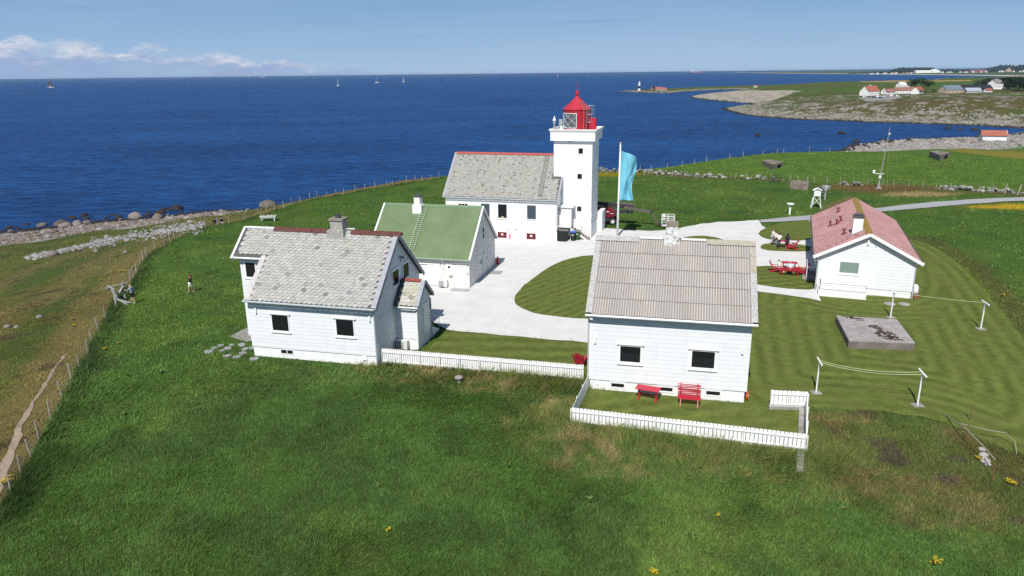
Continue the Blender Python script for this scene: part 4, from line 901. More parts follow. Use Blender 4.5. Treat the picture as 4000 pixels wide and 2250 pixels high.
    lc.build('ladder_cage', GREYM, H)
    MB().box(4.0, 4.72, .75, 1.5, 12.3, 13.95).build('lantern_door', REDP, H)
    v = MB(); v.tube((.08, -.15, 12.3), (.08, -.15, 13.3), .10); v.lathe([(.10, 13.3), (.17, 13.38), (.17, 13.66), (.1, 13.7)], 12, (.08, -.15)); v.build('vent_pipe', GREYM, H)
    MB().lathe([(.2, 13.72), (.2, 13.76), (.1, 14.0), (.0, 14.28)], 12, (.08, -.15)).build('vent_cap', TRIM, H)
    f = MB(); f.box(.55, .95, .15, .5, 13.15, 13.85); f.tube((.6, .3, 12.3), (.6, .3, 13.2), .04); f.tube((.9, .3, 12.3), (.9, .3, 13.2), .04); f.build('fog_detector', GREYM, H)
    # entrance porch, stair and the low wall behind
    pz = MB(); pz.box(.98, 2.32, -1.15, -.002, 1.48, 3.90); pw = pz.build('entrance_porch', PLASTER, H)
    MB().box(1.0, 2.3, -.75, -.065, -.1, 1.478).build('porch_base', mat('slate_grey_render', (.10, .11, .125, 1), .8, .15, 3), pw); MB().box(.82, 2.66, -1.35, -.003, 3.90, 4.04).build('porch_roof', TRIM, pw)
    MB().tube((2.36, -1.2, -.05), (2.36, -1.2, 3.9), .05).build('post', TRIM, pw)
    MB().box(2.322, 2.36, -.95, -.15, 1.5, 3.5).build('door', mat('shaded_door', (.55, .56, .57, 1), .5, .05, 3), pw)  # porch door in one even pale grey
    st = MB(); n = 8
    for k in range(n): u = 2.5+k*.25; z = 1.5-(k+1)*.165; st.box(u, u+.30, -1.12, -.12, z-.05, z)
    for v_ in (-1.15, -.12): st.add([(2.36, v_, 1.5), (2.36, v_, 1.15), (4.45, v_, -.1), (4.75, v_, -.1), (2.36, v_-.05, 1.5), (2.36, v_-.05, 1.15), (4.45, v_-.05, -.1), (4.75, v_-.05, -.1)], [(0,1,2,3),(7,6,5,4),(0,4,5,1),(1,5,6,2),(2,6,7,3),(3,7,4,0)], 1)
    st.build('stair', [mat('rusty_stone_tread', (.32, .27, .24, 1), .8, .3, 4), PLASTER], H)
    hr = MB(); a, b_ = Vector((2.7, -1.17, 2.4)), Vector((4.62, -1.17, 1.0)); hr.tube(a, b_, .022); hr.tube(a-Vector((0,0,.45)), b_-Vector((0,0,.45)), .016)
    for t_ in (0, .5, 1): p = a+(b_-a)*t_; hr.tube(p, (p.x, p.y, p.z-1.0), .022)
    hr.build('handrail', mat('brown_rail', (.25, .17, .15, 1), .6, .2, 4), H)
    MB().box(S+.062, S+.70, 4.1, 6.6, -.3, 2.55).build('side_annex', PLASTER, H)
tower()
def keeper_house():
    L_, W_ = 13.658, 9.31; k = (9.552-4.937)/(W_/2+.3); rz = lambda v: 4.937+(min(v, W_-v)+.3)*k; zc = .12/math.cos(math.atan(k)); xl, xr = -.25, L_+.25
    H = house('keepers_house', 'long white brick keepers house with speckled slate roof joined to the lighthouse', WX, WY, WA)
    BR = siding('whitewashed_brick', (.80, .80, .79, 1), .235, 2, .90, .012)
    cut = 12.70   # behind this the tower stands
    b = MB(); b.prism([(0, 1.75), (W_, 1.75), (W_, rz(0)-zc), (W_/2, rz(W_/2)-zc), (0, rz(0)-zc)], 0, cut, 'x'); b.prism([(.0, 1.75), (2.2, 1.75), (2.2, rz(2.2)-zc), (0, rz(0)-zc)], cut, L_, 'x')
    b.build('wall', BR, H)
    p = MB(); p.box(-.07, cut, -.07, W_+.07, -.5, 1.748); p.box(cut+.001, L_+.07, -.07, 2.2, -.5, 1.748); p.build('plinth', BR, H)
    rb = MB(); slab(rb, [(xl, -.3, rz(-.3)), (xr, -.3, rz(-.3)), (xr, 2.25, rz(2.25)), (cut+.02, 2.25, rz(2.25)), (cut+.02, W_/2, rz(W_/2)), (xl, W_/2, rz(W_/2))], .10); slab(rb, [(xl, W_+.3, rz(-.3)), (cut, W_+.3, rz(-.3)), (cut, W_/2, rz(W_/2)), (xl, W_/2, rz(W_/2))], .10)
    roof = rb.build('roof', UNDER, H)
    th = math.atan(k); Lr = (W_/2+.3)/math.cos(th); ss = MB(); row = .185
    def clip(cx, cy): return .12 < cx < L_+.12 and cy < Lr-.42*.5 and not (cx > cut-xl-.1 and cy*math.cos(th)-.3 > 1.85)
    slates(ss, Vector((xl, -.3, rz(-.3))), Vector((1, 0, 0)), Vector((0, math.cos(th), math.sin(th))), 50, int(Lr/row)+1, .29, row, (.34,), 12, clip, .07, .5)
    ss.build('slates', SLATE, roof, fixn=False)
    MBv = MB(); slab(MBv, [(xl-.04, -.32, rz(-.32)+.08), (xl+.22, -.32, rz(-.32)+.08), (xl+.22, W_/2, rz(W_/2)+.08), (xl-.04, W_/2, rz(W_/2)+.08)], .2); MBv.build('lead_verge', LEAD, H)
    v2 = MB(); slab(v2, [(xr-.16, -.32, rz(-.32)+.08), (xr+.04, -.32, rz(-.32)+.08), (xr+.04, 2.2, rz(2.2)+.08), (xr-.16, 2.2, rz(2.2)+.08)], .2); v2.build('lead_verge', LEAD, H)
    rt = MB(); x = xl+.2
    BR2 = mat('bright_red_ridge_tile', (.40, .085, .065, 1), .7, .2, 3)
    while x < cut-.1: rt.prism([(W_/2-.24, rz(W_/2)-.06), (W_/2, rz(W_/2)+.17), (W_/2+.24, rz(W_/2)-.06)], x, min(x+.44, cut), 'x'); x += .45
    rt.build('ridge_tiles', BR2, roof)
    ladder(H, Vector((11.68, -.15, rz(-.15)+.16)), Vector((11.55, W_/2-.05, rz(W_/2-.05)+.16)), (1, 0, 0), .43, 24, mat('grey_brown_ladder', (.20, .185, .17, 1), .6, .1, 4), .026)
    # windows: set in openings of the thick walls, no boards round them
    dark = mat('window_frame_dark', (.25, .26, .27, 1), .5, .1, 4); GL2 = glass('grey_reflecting_glass', (.055, .075, .09, 1), .12)
    window(H, 'v', 0, 1.64, 2.79, 2.5, 4.08, .05, .02, frame=TRIM, sill=.07, bars=2)
    for u0, u1, gl in ((4.49, 5.5, GL2), (6.60, 7.62, GLASS), (10.16, 11.16, GL2)):
        o = window(H, 'v', 0, u0, u1, 2.58, 4.15, .045, .012, frame=dark, pane=gl); MB().box(u0-.06, u1+.06, -.10, -.013, 2.44, 2.53).build('sill', TRIM, o)
    bxm = MB(); bxm.box(6.95, 7.3, -.03, -.013, 2.6, 2.75); bxm.build('window_box', mat('cardboard', (.45, .32, .18, 1), .8, .1, 4), H)
    for u0, u1 in ((6.55, 7.58), (10.11, 11.14)):
        o = window(H, 'v', -.07, u0, u1, .20, .82, .045, .02, frame=REDP, bars=2, hbars=1, name='basement_window'); MB().box(u0-.05, u1+.05, -.16, -.091, .06, .14).build('sill', STONEW, o)
        MB().box((u0+u1)/2-.10, (u0+u1)/2+.12, -.098, -.091, .46, .68).build('notice', TRIM, o)
    MB().box(7.93, 8.10, -.10, -.071, .0, .64).build('red_board', REDP, H)
    downpipe(H, [(8.49, -.35, 4.85), (8.49, -.06, 4.65), (8.49, -.06, 1.85), (8.64, -.13, 1.6), (8.64, -.13, .05)], .045, TRIM)
    gutter(H, (xl, -.36, 4.88), (xr, -.36, 4.88), .06, PIPE)
    for u in (7.76, 8.78): MB().box(u-.05, u+.05, -.2, -.071, 1.15, 1.33).build('wall_lamp', GREYM, H)
keeper_house()

# ------------------------------------------------------------------ red-roofed bungalow
def bungalow():
    L_, W_ = 7.582, 19.02; c = L_/2; k = (5.508-3.264)/(c+.45); rz = lambda u: 3.264+(min(u, L_-u)+.45)*k; zc = .16/math.cos(math.atan(k))
    H = house('red_roof_bungalow', 'long white bungalow with faded red shingle roof and yellow lichen ridge', 27.21, 61.666, -.37068)
    w = MB(); w.prism([(0, .63), (L_, .63), (L_, rz(0)-zc), (c, rz(c)-zc), (0, rz(0)-zc)], 0, W_, 'y'); w.build('wall', SID, H)
    MB().box(.05, L_-.05, .05, W_-.05, -.7, .627).build('foundation', mat('white_render', (.80, .80, .79, 1)), H)
    # shingles
    m, t, b = nt('faded_red_shingle'); L = t.links; tc = node(t, 'ShaderNodeTexCoord'); mp = node(t, 'ShaderNodeMapping'); mp.inputs['Rotation'].default_value = (0, 0, PI/2); L.new(tc.outputs['Object'], mp.inputs[0])
    br = node(t, 'ShaderNodeTexBrick'); br.inputs['Color1'].default_value = (.56, .325, .305, 1); br.inputs['Color2'].default_value = (.48, .265, .25, 1); br.inputs['Mortar'].default_value = (.30, .14, .135, 1); br.inputs['Scale'].default_value = 1.0; br.inputs['Mortar Size'].default_value = .012; br.inputs['Brick Width'].default_value = .34; br.inputs['Row Height'].default_value = .15
    L.new(mp.outputs[0], br.inputs['Vector'])
    n = node(t, 'ShaderNodeTexNoise', Scale=.55, Detail=8.0, Roughness=.7); L.new(tc.outputs['Object'], n.inputs['Vector']); n2 = node(t, 'ShaderNodeTexNoise', Scale=7.0, Detail=6.0, Roughness=.8); L.new(tc.outputs['Object'], n2.inputs['Vector'])
    r = node(t, 'ShaderNodeMapRange'); r.inputs[1].default_value = .35; r.inputs[2].default_value = .65; r.inputs[3].default_value = .82; r.inputs[4].default_value = 1.12; L.new(n.outputs['Fac'], r.inputs[0])
    r2 = node(t, 'ShaderNodeMapRange'); r2.inputs[1].default_value = .3; r2.inputs[2].default_value = .7; r2.inputs[3].default_value = .72; r2.inputs[4].default_value = 1.25; L.new(n2.outputs['Fac'], r2.inputs[0])
    mu = node(t, 'ShaderNodeMath', operation='MULTIPLY'); L.new(r.outputs[0], mu.inputs[0]); L.new(r2.outputs[0], mu.inputs[1])
    mx = node(t, 'ShaderNodeMix', data_type='RGBA', blend_type='MULTIPLY'); mx.inputs[0].default_value = 1; L.new(br.outputs['Color'], mx.inputs[6]); L.new(mu.outputs[0], mx.inputs[7]); L.new(mx.outputs[2], b.inputs['Base Color']); b.inputs['Roughness'].default_value = .95; b.inputs['Specular IOR Level'].default_value = .05
    v0, v1 = -.35, W_+.35; rb = MB()
    slab(rb, [(-.45, v0, rz(-.45)), (c, v0, rz(c)), (c, v1, rz(c)), (-.45, v1, rz(-.45))], .10); slab(rb, [(L_+.45, v0, rz(-.45)), (c, v0, rz(c)), (c, v1, rz(c)), (L_+.45, v1, rz(-.45))], .10)
    roof = rb.build('roof', m, H)
    rd = MB(); rd.prism([(c-.30, rz(c-.30)+.03), (c, rz(c)+.06), (c+.30, rz(c+.30)+.03), (c, rz(c)-.02)], v0+.02, v1, 'y'); rd.build('ridge_cap', mat('yellow_lichen', (.30, .20, .045, 1), .95, .3, 5, c2=(.30, .13, .11, 1), thr=.60), roof)
    for s in (0, 1):
        f = (lambda u: u) if s == 0 else (lambda u: L_-u); bb = MB(); bb.obox((f(-.52), v0-.03, rz(-.52)-.05), (c, v0-.03, rz(c)-.05), .06, .26); bb.obox((f(-.5), v0-.075, rz(-.5)-.12), (c, v0-.075, rz(c)-.12), .03, .13); bb.build('bargeboard', TRIM, H)
        gutter(H, (f(-.52), v0, rz(-.45)-.06), (f(-.52), v1, rz(-.45)-.06), .065, DARKTRIM)
    # chimney and pipe hoods
    ch = MB(); ch.box(2.55, 3.35, 2.3, 3.1, rz(2.5)-.6, 6.35); chim = ch.build('chimney', PLASTER, H); MB().box(2.5, 3.4, 2.25, 3.15, 6.352, 6.55).lathe([(.3, 6.55), (.34, 6.62), (.3, 6.70), (.0, 6.74)], 8, (2.95, 2.7)).build('cap', DARKTRIM, chim)
    fl = MB(); slab(fl, [(2.25, 2.05, rz(2.25)+.05), (3.5, 2.05, rz(3.5)+.05), (3.5, 2.3, rz(3.5)+.05), (2.25, 2.3, rz(2.25)+.05)], .03); fl.build('flashing', LEAD, chim)
    hm = mat('dark_red_hood', (.20, .03, .03, 1), .5, .2, 5)
    for px, py in ((3273, 828), (3282, 864), (3267, 876), (3242, 882), (3296, 914)):
        d = ray(px, py); x0, y0 = 27.21, 61.666; cs, sn = math.cos(-.37068), math.sin(-.37068)
        lo = Vector(((-x0)*cs+(-y0)*sn, x0*sn-y0*cs, CAM_H)); ld = Vector((d.x*cs+d.y*sn, -d.x*sn+d.y*cs, d.z)); q = (3.264+k*(lo.x+.45)-lo.z)/(ld.z-k*ld.x); p = lo+ld*q
        hd = MB(); hd.tube((p.x, p.y, p.z-.1), (p.x, p.y, p.z+.42), .07); hd.lathe([(.13, p.z+.36), (.15, p.z+.45), (.1, p.z+.52), (0, p.z+.54)], 10, (p.x, p.y)); hd.obox((p.x-.2, p.y, rz(p.x-.2)+.03), (p.x+.25, p.y, rz(p.x+.25)+.03), .4, .03); hd.build('roof_vent', hm, roof)
    for u, v in ((.7, .9), (1.25, .95), (1.75, .98), (2.15, 1.0), (2.75, 1.3), (2.9, 1.0)):
        MB().box(u-.03, u+.03, v-.03, v+.03, rz(u)-.02, rz(u)+.16).build('roof_stud', hm, roof)
    window(H, 'v', 0, 1.73, 3.23, 1.88, 2.84, .11, .05, sill=.07, head=.05, pane=mat('green_grey_blind', (.20, .27, .23, 1), .25, .08, 2, spec=.5), ext=.05)
    lamp_box(H, 3.74, 0, 4.52, 4.92, .14, .14); MB().box(4.3, 4.34, -.04, -.001, 4.35, 4.47).build('hook', DARKTRIM, H)
    MB().box(4.0, 4.08, -.05, -.001, .70, 2.92).build('cable_cover', TRIM, H)
    downpipe(H, [(-.42, v0+.1, 3.1), (-.07, -.06, 2.8), (-.07, -.06, .0)], .05, PIPE); downpipe(H, [(L_+.42, v0+.1, 3.1), (L_+.02, -.03, 2.85), (L_+.06, -.06, -.1)], .05, PIPE)
    # cellar stair wall with its iron railing
    sw = MB(); sw.box(.15, 3.95, -1.65, -1.5, -.7, .62); sw.box(.15, .30, -1.5, -.002, -.7, .62); sw.box(3.80, 3.95, -1.5, -.002, -.7, .62); sw.box(.302, 3.798, -1.498, -.004, .40, .50); sw.build('terrace_wall', PLASTER, H)
    rl = MB(); A = Vector((.25, -1.57, 1.22)); B_ = Vector((3.9, -1.57, 1.22))
    rl.tube(A, B_, .022); rl.tube(A-Vector((0, 0, .55)), B_-Vector((0, 0, .55)), .018)
    for t_ in np.linspace(0, 1, 26): p = A+(B_-A)*t_; rl.tube(p, (p.x, p.y, .62), .011, n=5)
    rl.tube(A, (.25, -.05, 1.22), .022); rl.tube((.25, -1.57, 1.5), (.25, -1.57, .55), .03)
    rl.build('railing', BLACKM, H)
    # entrance landing on the left side, steel rail
    la = MB(); la.box(-.85, -.002, 3.2, 6.2, -.3, .32); la.box(-1.1, -.85, 3.2, 6.2, -.3, .16); la.build('landing', CONC, H)
    lr = MB()
    for v in (3.2, 4.7, 6.2): lr.tube((-.80, v, .32), (-.80, v, 1.35), .035, mi=0)
    for z in (.85, 1.35): lr.tube((-.80, 3.2, z), (-.80, 6.2, z), .03)
    lr.tube((-.80, 3.2, 1.35), (-.05, 3.2, 1.35), .03); lr.build('landing_rail', TRIM, H)
    d = MB(); d.box(-.05, -.001, 4.2, 5.2, .34, 2.4); d.build('door', mat('dark_door', (.06, .07, .09, 1), .4, .1, 3), H)
    for v in (1.2, 7.5, 10.0, 13.0, 16.0): window(H, 'u', 0, v, v+1.3, 1.3, 2.5, .1, .05, sgn=1)
    P = Matrix.Translation((27.21, 61.666, 0)) @ Matrix.Rotation(-.37068, 4, 'Z')
    heat_pump(P @ Vector((L_+.35, .75, .30)), -.37068+PI/2, 'white heat pump fixed to the end corner of the red roof bungalow')
    pot = thing('flower_pot', 'terracotta pot of red flowers at the corner of the red roof bungalow', 'flower pot', P @ Vector((L_+.35, .15, T1(*(P @ Vector((L_+.35, .15, 0))).xy)+.03)), 0)
    MB().lathe([(0, 0), (.16, 0), (.22, .32), (.19, .32), (.17, .27), (0, .27)], 14).build('pot', mat('terracotta', (.35, .12, .06, 1), .8, .1, 5), pot, smooth=False)
    fw = MB(); R = random.Random(2)
    for i in range(60): a, r_ = R.uniform(0, 6.28), R.uniform(0, .3); p = Vector((r_*math.cos(a), r_*math.sin(a), .3+R.uniform(0, .3))); q = Vector((R.uniform(-.06, .06), R.uniform(-.06, .06), R.uniform(-.03, .06))); fw.add([p, p+q, p+Vector((q.y, -q.x, .05))], [(0, 1, 2)], 0, (.45, .03, .03, 1) if R.random() < .35 else (.04, .07, .02, 1))
    fw.build('flowers', vcol('petals_and_leaves', .8, 40, .1, 0), pot, fixn=False)
bungalow()
# ------------------------------------------------------------------ picket fences
def G3(x, y, dz=0): return Vector((x, y, T1(x, y)+dz))
def picket_fence(label, a, b, h, pitch, gap, nposts, lift=.04, rail_side=1, rust=True, bottom=.0, lean=0.):
    a = Vector(a); b = Vector(b); d = Vector((b.x-a.x, b.y-a.y, 0)); Lf = d.length; d.normalize(); n = Vector((d.y, -d.x, 0))*rail_side
    f = thing('picket_fence', label, 'fence', (a.x, a.y, a.z)); o = Vector(a)
    zz = lambda s: (b.z-a.z)*s/Lf
    p = MB(); k = int(Lf/pitch)
    for i in range(k):
        s = (i+.5)*Lf/k; w = Lf/k-gap; c = d*s; z = zz(s); R = random.Random(i*7+int(a.x*10)); t_ = R.uniform(-.012, .012)
        P = []
        for dz in (lift+R.uniform(-.01, .01), h+t_):
            for e, m in ((-w/2, .0), (w/2, .0), (w/2, .022), (-w/2, .022)): q = c+d*e-n*m; P.append((q.x, q.y, z+dz))
        p.add(P, [(0,1,2,3),(7,6,5,4),(0,4,5,1),(1,5,6,2),(2,6,7,3),(3,7,4,0)])
    p.build('pickets', TRIM, f)
    for zr, hh in ((h*.80, .10), (h*.20, .09)):
        MB().obox(n*.03+Vector((0, 0, zr)), d*Lf+n*.03+Vector((0, 0, zz(Lf)+zr)), .045, hh).build('rail', TRIM, f)
    for i in range(nposts+1):
        s = min(Lf*i/nposts+(.03 if i == 0 else 0), Lf-.03); c = d*s+n*.085; z = zz(s)
        MB().obox((c.x, c.y, z-.25), (c.x, c.y, z+h*.93), .05, .05).build('post', RUSTW if rust else TRIM, f)
    return f
A_ = lambda x, y, dz=0.: (lambda p: Vector((p.x, p.y, p.z+dz)))(atT(x, y))
f1a, f1b = A_(1495, 1423, .05), A_(2280, 1492, .05)
picket_fence('low white picket fence between the two front houses', f1a, f1b, 1.12, .155, .030, 10, .08)
c_nw, c_sw, c_se, c_ne = A_(2300, 1518), A_(2234, 1655), A_(3142, 1771, .12), A_(3146, 1600, .12)
picket_fence('short white picket fence in shade running forward from the corrugated roof house', c_nw, c_sw, 1.05, .155, .018, 3, .03, 1)
picket_fence('long white picket fence along the front of the yard with tall grass at its foot', c_sw, c_se, 1.02, .215, .036, 8, .02, 1)
picket_fence('white picket fence along the right edge of the yard on a concrete kerb', c_se, c_ne, 1.0, .215, .028, 3, .05, 1)
picket_fence('short white picket fence section on a concrete footing at the back of the yard', A_(3004, 1594, .12), A_(3150, 1601, .12), 1.05, .215, .028, 2, .05, 1)
kb = MB(); e0 = A_(3134, 1852); e1 = A_(3141, 1603); e2 = A_(3003, 1597)
dn = Vector((e1.x-e0.x, e1.y-e0.y, 0)).normalized(); lf = Vector((-dn.y, dn.x, 0))
kb.obox(e0+lf*.12+Vector((0,0,-.05)), e1+lf*.12+Vector((0,0,-.05)), .34, .5); kb.obox(e2+Vector((0,0,-.03)), e1+lf*.32+Vector((0,0,-.03)), .30, .44)
tag(kb.build('concrete_kerb', CONC), 'mossy concrete kerb under the right corner of the picket fence', 'kerb')

# ------------------------------------------------------------------ wire fences
def wire_fence(label, pts, h=1.1, wires=4, r=.045, seed=1, group=None, every=1):
    f = thing('wire_fence', label, 'fence', pts[0], 0, group); R = random.Random(seed); o = Vector(pts[0]); tops = []
    for p in pts:
        q = Vector(p)-o; ln = Vector((R.gauss(0, .06), R.gauss(0, .06), 0)); hh = h*R.uniform(.82, 1.12); k = r*R.uniform(.8, 1.25)
        MB().tube(q-Vector((0, 0, .2)), q+ln+Vector((0, 0, hh)), k, k*.9, 6).build('post', WOOD, f); tops.append((q, ln, hh))
    w = MB()
    for j in range(wires):
        t_ = (j+.6)/wires
        for (q0, l0, h0), (q1, l1, h1) in zip(tops, tops[1:]): w.tube(q0+l0*t_+Vector((0, 0, h0*t_)), q1+l1*t_+Vector((0, 0, h1*t_)), .0025, .0025, 4, cap=False)
    w.build('wires', GREYM, f); return f
gi = fence_base.index((484, 1136))
wire_fence('old wire fence on grey posts along the footpath at the left', [A_(-60, 2095)] + FENCE[:gi-1], seed=3)
wire_fence('long wire fence on thin posts from the stile along the brow above the sea', FENCE[gi:], seed=4, r=.05)
bf = [(2345,667),(2420,671),(2500,672),(2544,665),(2606,659),(2666,652),(2713,641),(2760,634),(2851,620),(2902,614),(2980,606),(3035,599),(3060,597),(3097,594),(3160,594),(3241,592),(3320,592)]
wire_fence('wire fence with leaning white posts on the skyline of the far pasture', [A_(*p) for p in bf], 1.2, 2, .06, 5)
wf = [(2350,674),(2430,680),(2517,686),(2566,690),(2625,690),(2675,691),(2722,694),(2771,693),(2872,697),(2916,703),(2967,702),(3010,702),(3085,709),(3116,707),(3154,711),(3180,714),(3231,717)]
wire_fence('wire fence on bare posts beside the ruined stone wall in mid pasture', [A_(*p) for p in wf], 1.15, 2, .06, 6)
wf2 = [(3281,720),(3388,723),(3446,725),(3493,729),(3549,731),(3604,736),(3655,740),(3712,742),(3770,743),(3823,748),(3878,751)]
wire_fence('wire fence on slim posts running past the foot of the weather mast', [A_(*p) for p in wf2], 1.15, 3, .05, 7)
gp_ = thing('gate_post', 'pair of leaning pale gate posts at the bend of the road', 'gate post', A_(3922, 757))
for i, (a, b_) in enumerate((((3922, 757), (.3, .1)), ((3973, 762), (.55, .2)))):
    q = A_(*a)-gp_.location; MB().tube(q-Vector((0,0,.2)), q+Vector((b_[0], b_[1], 1.6)), .09, .08, 7).build('post', WOOD, gp_)

# ------------------------------------------------------------------ stone walls
STONE = vcol('field_stone', .95, 3.0, .22, .5, 6.0, .05, .05)
def stone_wall(label, lines, h=.8, seed=0, dens=1.0):
    R = random.Random(seed); p0 = G3(*lines[0][0]); wl = thing('stone_wall', label, 'wall', p0); mb = MB(); n = 0
    for line in lines:
        for a, b_ in zip(line, line[1:]):
            a = np.array(a); b_ = np.array(b_); Lw = np.hypot(*(b_-a)); k = int(Lw/.42*dens)
            for i in range(k):
                for lay in range(2):
                    if R.random() < (.18 if lay == 0 else .5): continue
                    q = a+(b_-a)*(i+R.random())/k; x, y = q[0]+R.gauss(0, .28), q[1]+R.gauss(0, .28); s = R.uniform(.22, .52); g_ = R.uniform(.16, .36); 
                    mb.blob((x-p0.x, y-p0.y, T1(x, y)-p0.z+.12+lay*h*.45), s, s*R.uniform(.6, .9), s*R.uniform(.45, .8), R.random(), 1, .22, 0, (g_, g_*.96, g_*.88, 1), R.uniform(0, 3))
    mb.build('stones', STONE, wl, smooth=False); return wl
stone_wall('tumbled grey stone wall left of the ruined concrete shelter', WALL_W[0:3], seed=1)
stone_wall('short heap of wall stones just right of the ruined concrete shelter', WALL_W[3:4], seed=2, dens=.5)
stone_wall('low pile of wall stones left of the weather mast', WALL_W[4:5], seed=3)
stone_wall('grey dry stone wall right of the weather mast above the road', WALL_W[5:7], seed=4, dens=1.4)

# ------------------------------------------------------------------ concrete things in the grass
def blockhouse(label, pxs, h, dz_=0., hole=None, name='bunker', slope=0):
    "pxs: four top corners seen in the photo, front-left, front-right, back-right, back-left"
    zt = T1(*at(*pxs[0], 0).xy)+h; P = [at(x, y, zt) for x, y in pxs]; c = sum(P, Vector())/4; b = thing(name, label, 'bunker', (c.x, c.y, T1(c.x, c.y)))
    Q = [Vector((p.x-c.x, p.y-c.y, zt-b.location.z)) for p in P]; mb = MB(); Bt = [Vector((q.x, q.y, -1.4)) for q in Q]
    mb.add(Q+Bt, [(0,1,2,3),(7,6,5,4),(0,4,5,1),(1,5,6,2),(2,6,7,3),(3,7,4,0)]); mb.build('body', BUNK, b); return b, Q
BUNK = mat('brown_stained_concrete', (.20, .165, .135, 1), .95, .3, .8, bump=.5, bscale=5, c2=(.27, .25, .21, 1), thr=.55)
for lab, fl, fr, br_, bl, h in (('brown concrete bunker on the left of the far pasture', (2978,627), (3019,643), (3061,631.6), (2998,621.5), 1.0), ('brown concrete bunker beside the yellow field', (3630.8,591), (3673.7,606.4), (3711.6,594.7), (3655,586.5), 1.2)):
    b, Q = blockhouse(lab, [fl, fr, br_, bl], h)
    u = (Q[2]-Q[1]); nn = Vector((u.y, -u.x, 0)).normalized(); m0 = Q[1]+u*.45; m1 = Q[1]+u*.80; dd = MB()
    dd.add([m0+nn*.02+Vector((0,0,-.35)), m1+nn*.02+Vector((0,0,-.35)), m1+nn*.02+Vector((0,0,-1.6)), m0+nn*.02+Vector((0,0,-1.6)), m0-nn*.3+Vector((0,0,-.45)), m1-nn*.3+Vector((0,0,-.45)), m1-nn*.3+Vector((0,0,-1.6)), m0-nn*.3+Vector((0,0,-1.6))], [(0,1,2,3),(7,6,5,4),(0,4,5,1),(1,5,6,2),(2,6,7,3),(3,7,4,0)])
    dd.build('opening', mat('dark_opening', (.006, .006, .006, 1), .95, .1, 3), b)
b, Q = blockhouse('low ruined concrete shelter beside the stone wall', [(3086,716),(3158,720),(3160,707),(3092,704)], 1.0, name='ruined_shelter')
blockslab, Q = blockhouse('big flat concrete block with brown moss streaks on the mown lawn', [(3316.7,1330),(3574,1339),(3503,1247),(3266.5,1232)], .62, name='concrete_block')
CB = mat('stained_flat_concrete', (.31, .28, .265, 1), .9, .22, .9, bump=.35, bscale=14, c2=(.36, .345, .335, 1), thr=.52); blockslab.children[0].data.materials[0] = CB
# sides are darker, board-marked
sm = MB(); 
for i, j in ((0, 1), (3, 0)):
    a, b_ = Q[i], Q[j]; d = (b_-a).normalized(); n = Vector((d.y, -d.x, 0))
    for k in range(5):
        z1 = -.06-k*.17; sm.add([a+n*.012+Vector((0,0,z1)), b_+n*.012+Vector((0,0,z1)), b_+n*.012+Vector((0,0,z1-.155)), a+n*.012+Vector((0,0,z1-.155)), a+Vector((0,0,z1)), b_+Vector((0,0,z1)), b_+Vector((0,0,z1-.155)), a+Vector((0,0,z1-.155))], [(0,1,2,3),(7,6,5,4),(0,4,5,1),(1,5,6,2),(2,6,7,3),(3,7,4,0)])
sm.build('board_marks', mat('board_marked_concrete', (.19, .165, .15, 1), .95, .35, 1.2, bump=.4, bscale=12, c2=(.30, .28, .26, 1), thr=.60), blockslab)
mo = MB(); R = random.Random(11)
def onslab(px, py): p = at(px, py, blockslab.location.z+Q[0].z); return Vector((p.x-blockslab.location.x, p.y-blockslab.location.y, Q[0].z))
for (px, py, rx, ry, n) in ((3462,1308,42,17,110),(3420,1279,28,8,40),(3325,1240,34,4,36),(3350,1248,22,5,14),(3500,1322,24,8,22)):
    for i in range(n):
        a = R.uniform(0, 6.28); r_ = math.sqrt(R.random()); p = onslab(px+rx*r_*math.cos(a)+ry*math.sin(a)*.5, py+ry*r_*math.sin(a)+rx*.25*math.cos(a)*.5); s = R.uniform(.03, .11)
        mb_ = mo.blob((p.x, p.y, p.z), s*1.6, s, .03, R.random(), 1, .4, 0, (.05, .032, .022, 1), R.uniform(0, 3))
mo.build('moss', vcol('brown_moss', .95, 20, .3, .3), blockslab)
for i, (px, py) in enumerate(((3475,1190),(3532,1191))):
    p = atT(px, py); c_ = thing('well_cover', ('left' if i == 0 else 'right')+' one of two round grey well covers flush in the lawn behind the concrete block', 'well cover', (p.x, p.y, p.z+.05), 0); MB().lathe([(0, .06), (.42, .06), (.45, .03), (.45, -.1)], 18).build('cover', CONC, c_)
st_ = [(815,1376,.62),(862,1352,.45),(890,1363,.5),(905,1350,.4),(945,1349,.6),(888,1393,.5),(925,1397,.55),(948,1383,.6),(995,1404,.6),(958,1366,.5),(868,1372,.4),(985,1362,.5),(838,1362,.42)]
for i, (px, py, s) in enumerate(st_):
    p = atT(px, py); R = random.Random(i); o = MB(); k = 8; s *= .62; P = [(s*R.uniform(.75, 1.1)*math.cos(2*PI*j/k), s*.8*R.uniform(.75, 1.1)*math.sin(2*PI*j/k)) for j in range(k)]; o.prism(P, -.05, .07, 'z')
    ob = o.build('stepping_stone', mat('flat_grey_slate', (.30, .30, .31, 1), .85, .2, 3, bump=.3, bscale=10)); ob.location = (p.x, p.y, p.z+.02); ob.rotation_euler.z = R.uniform(0, 3); tag(ob, 'flat grey stepping stone in the grass beside the slate roofed house', 'stepping stone', 'stepping stones by the slate roofed house')
p = atT(1793, 1497); v_ = thing('vent_cap', 'small grey mushroom shaped vent in the dry grass before the low picket fence', 'vent', p); MB().lathe([(.12, 0), (.12, .38)], 12).build('stem', CONC, v_); MB().lathe([(.14, .36), (.27, .38), (.25, .46), (.12, .52), (0, .53)], 14).build('cap', CONC, v_)
bs = thing('boulder_group', 'low row of rocks below the rail at the right of the mound', 'rocks', atT(3840, 1810)); mb = MB(); R = random.Random(5)
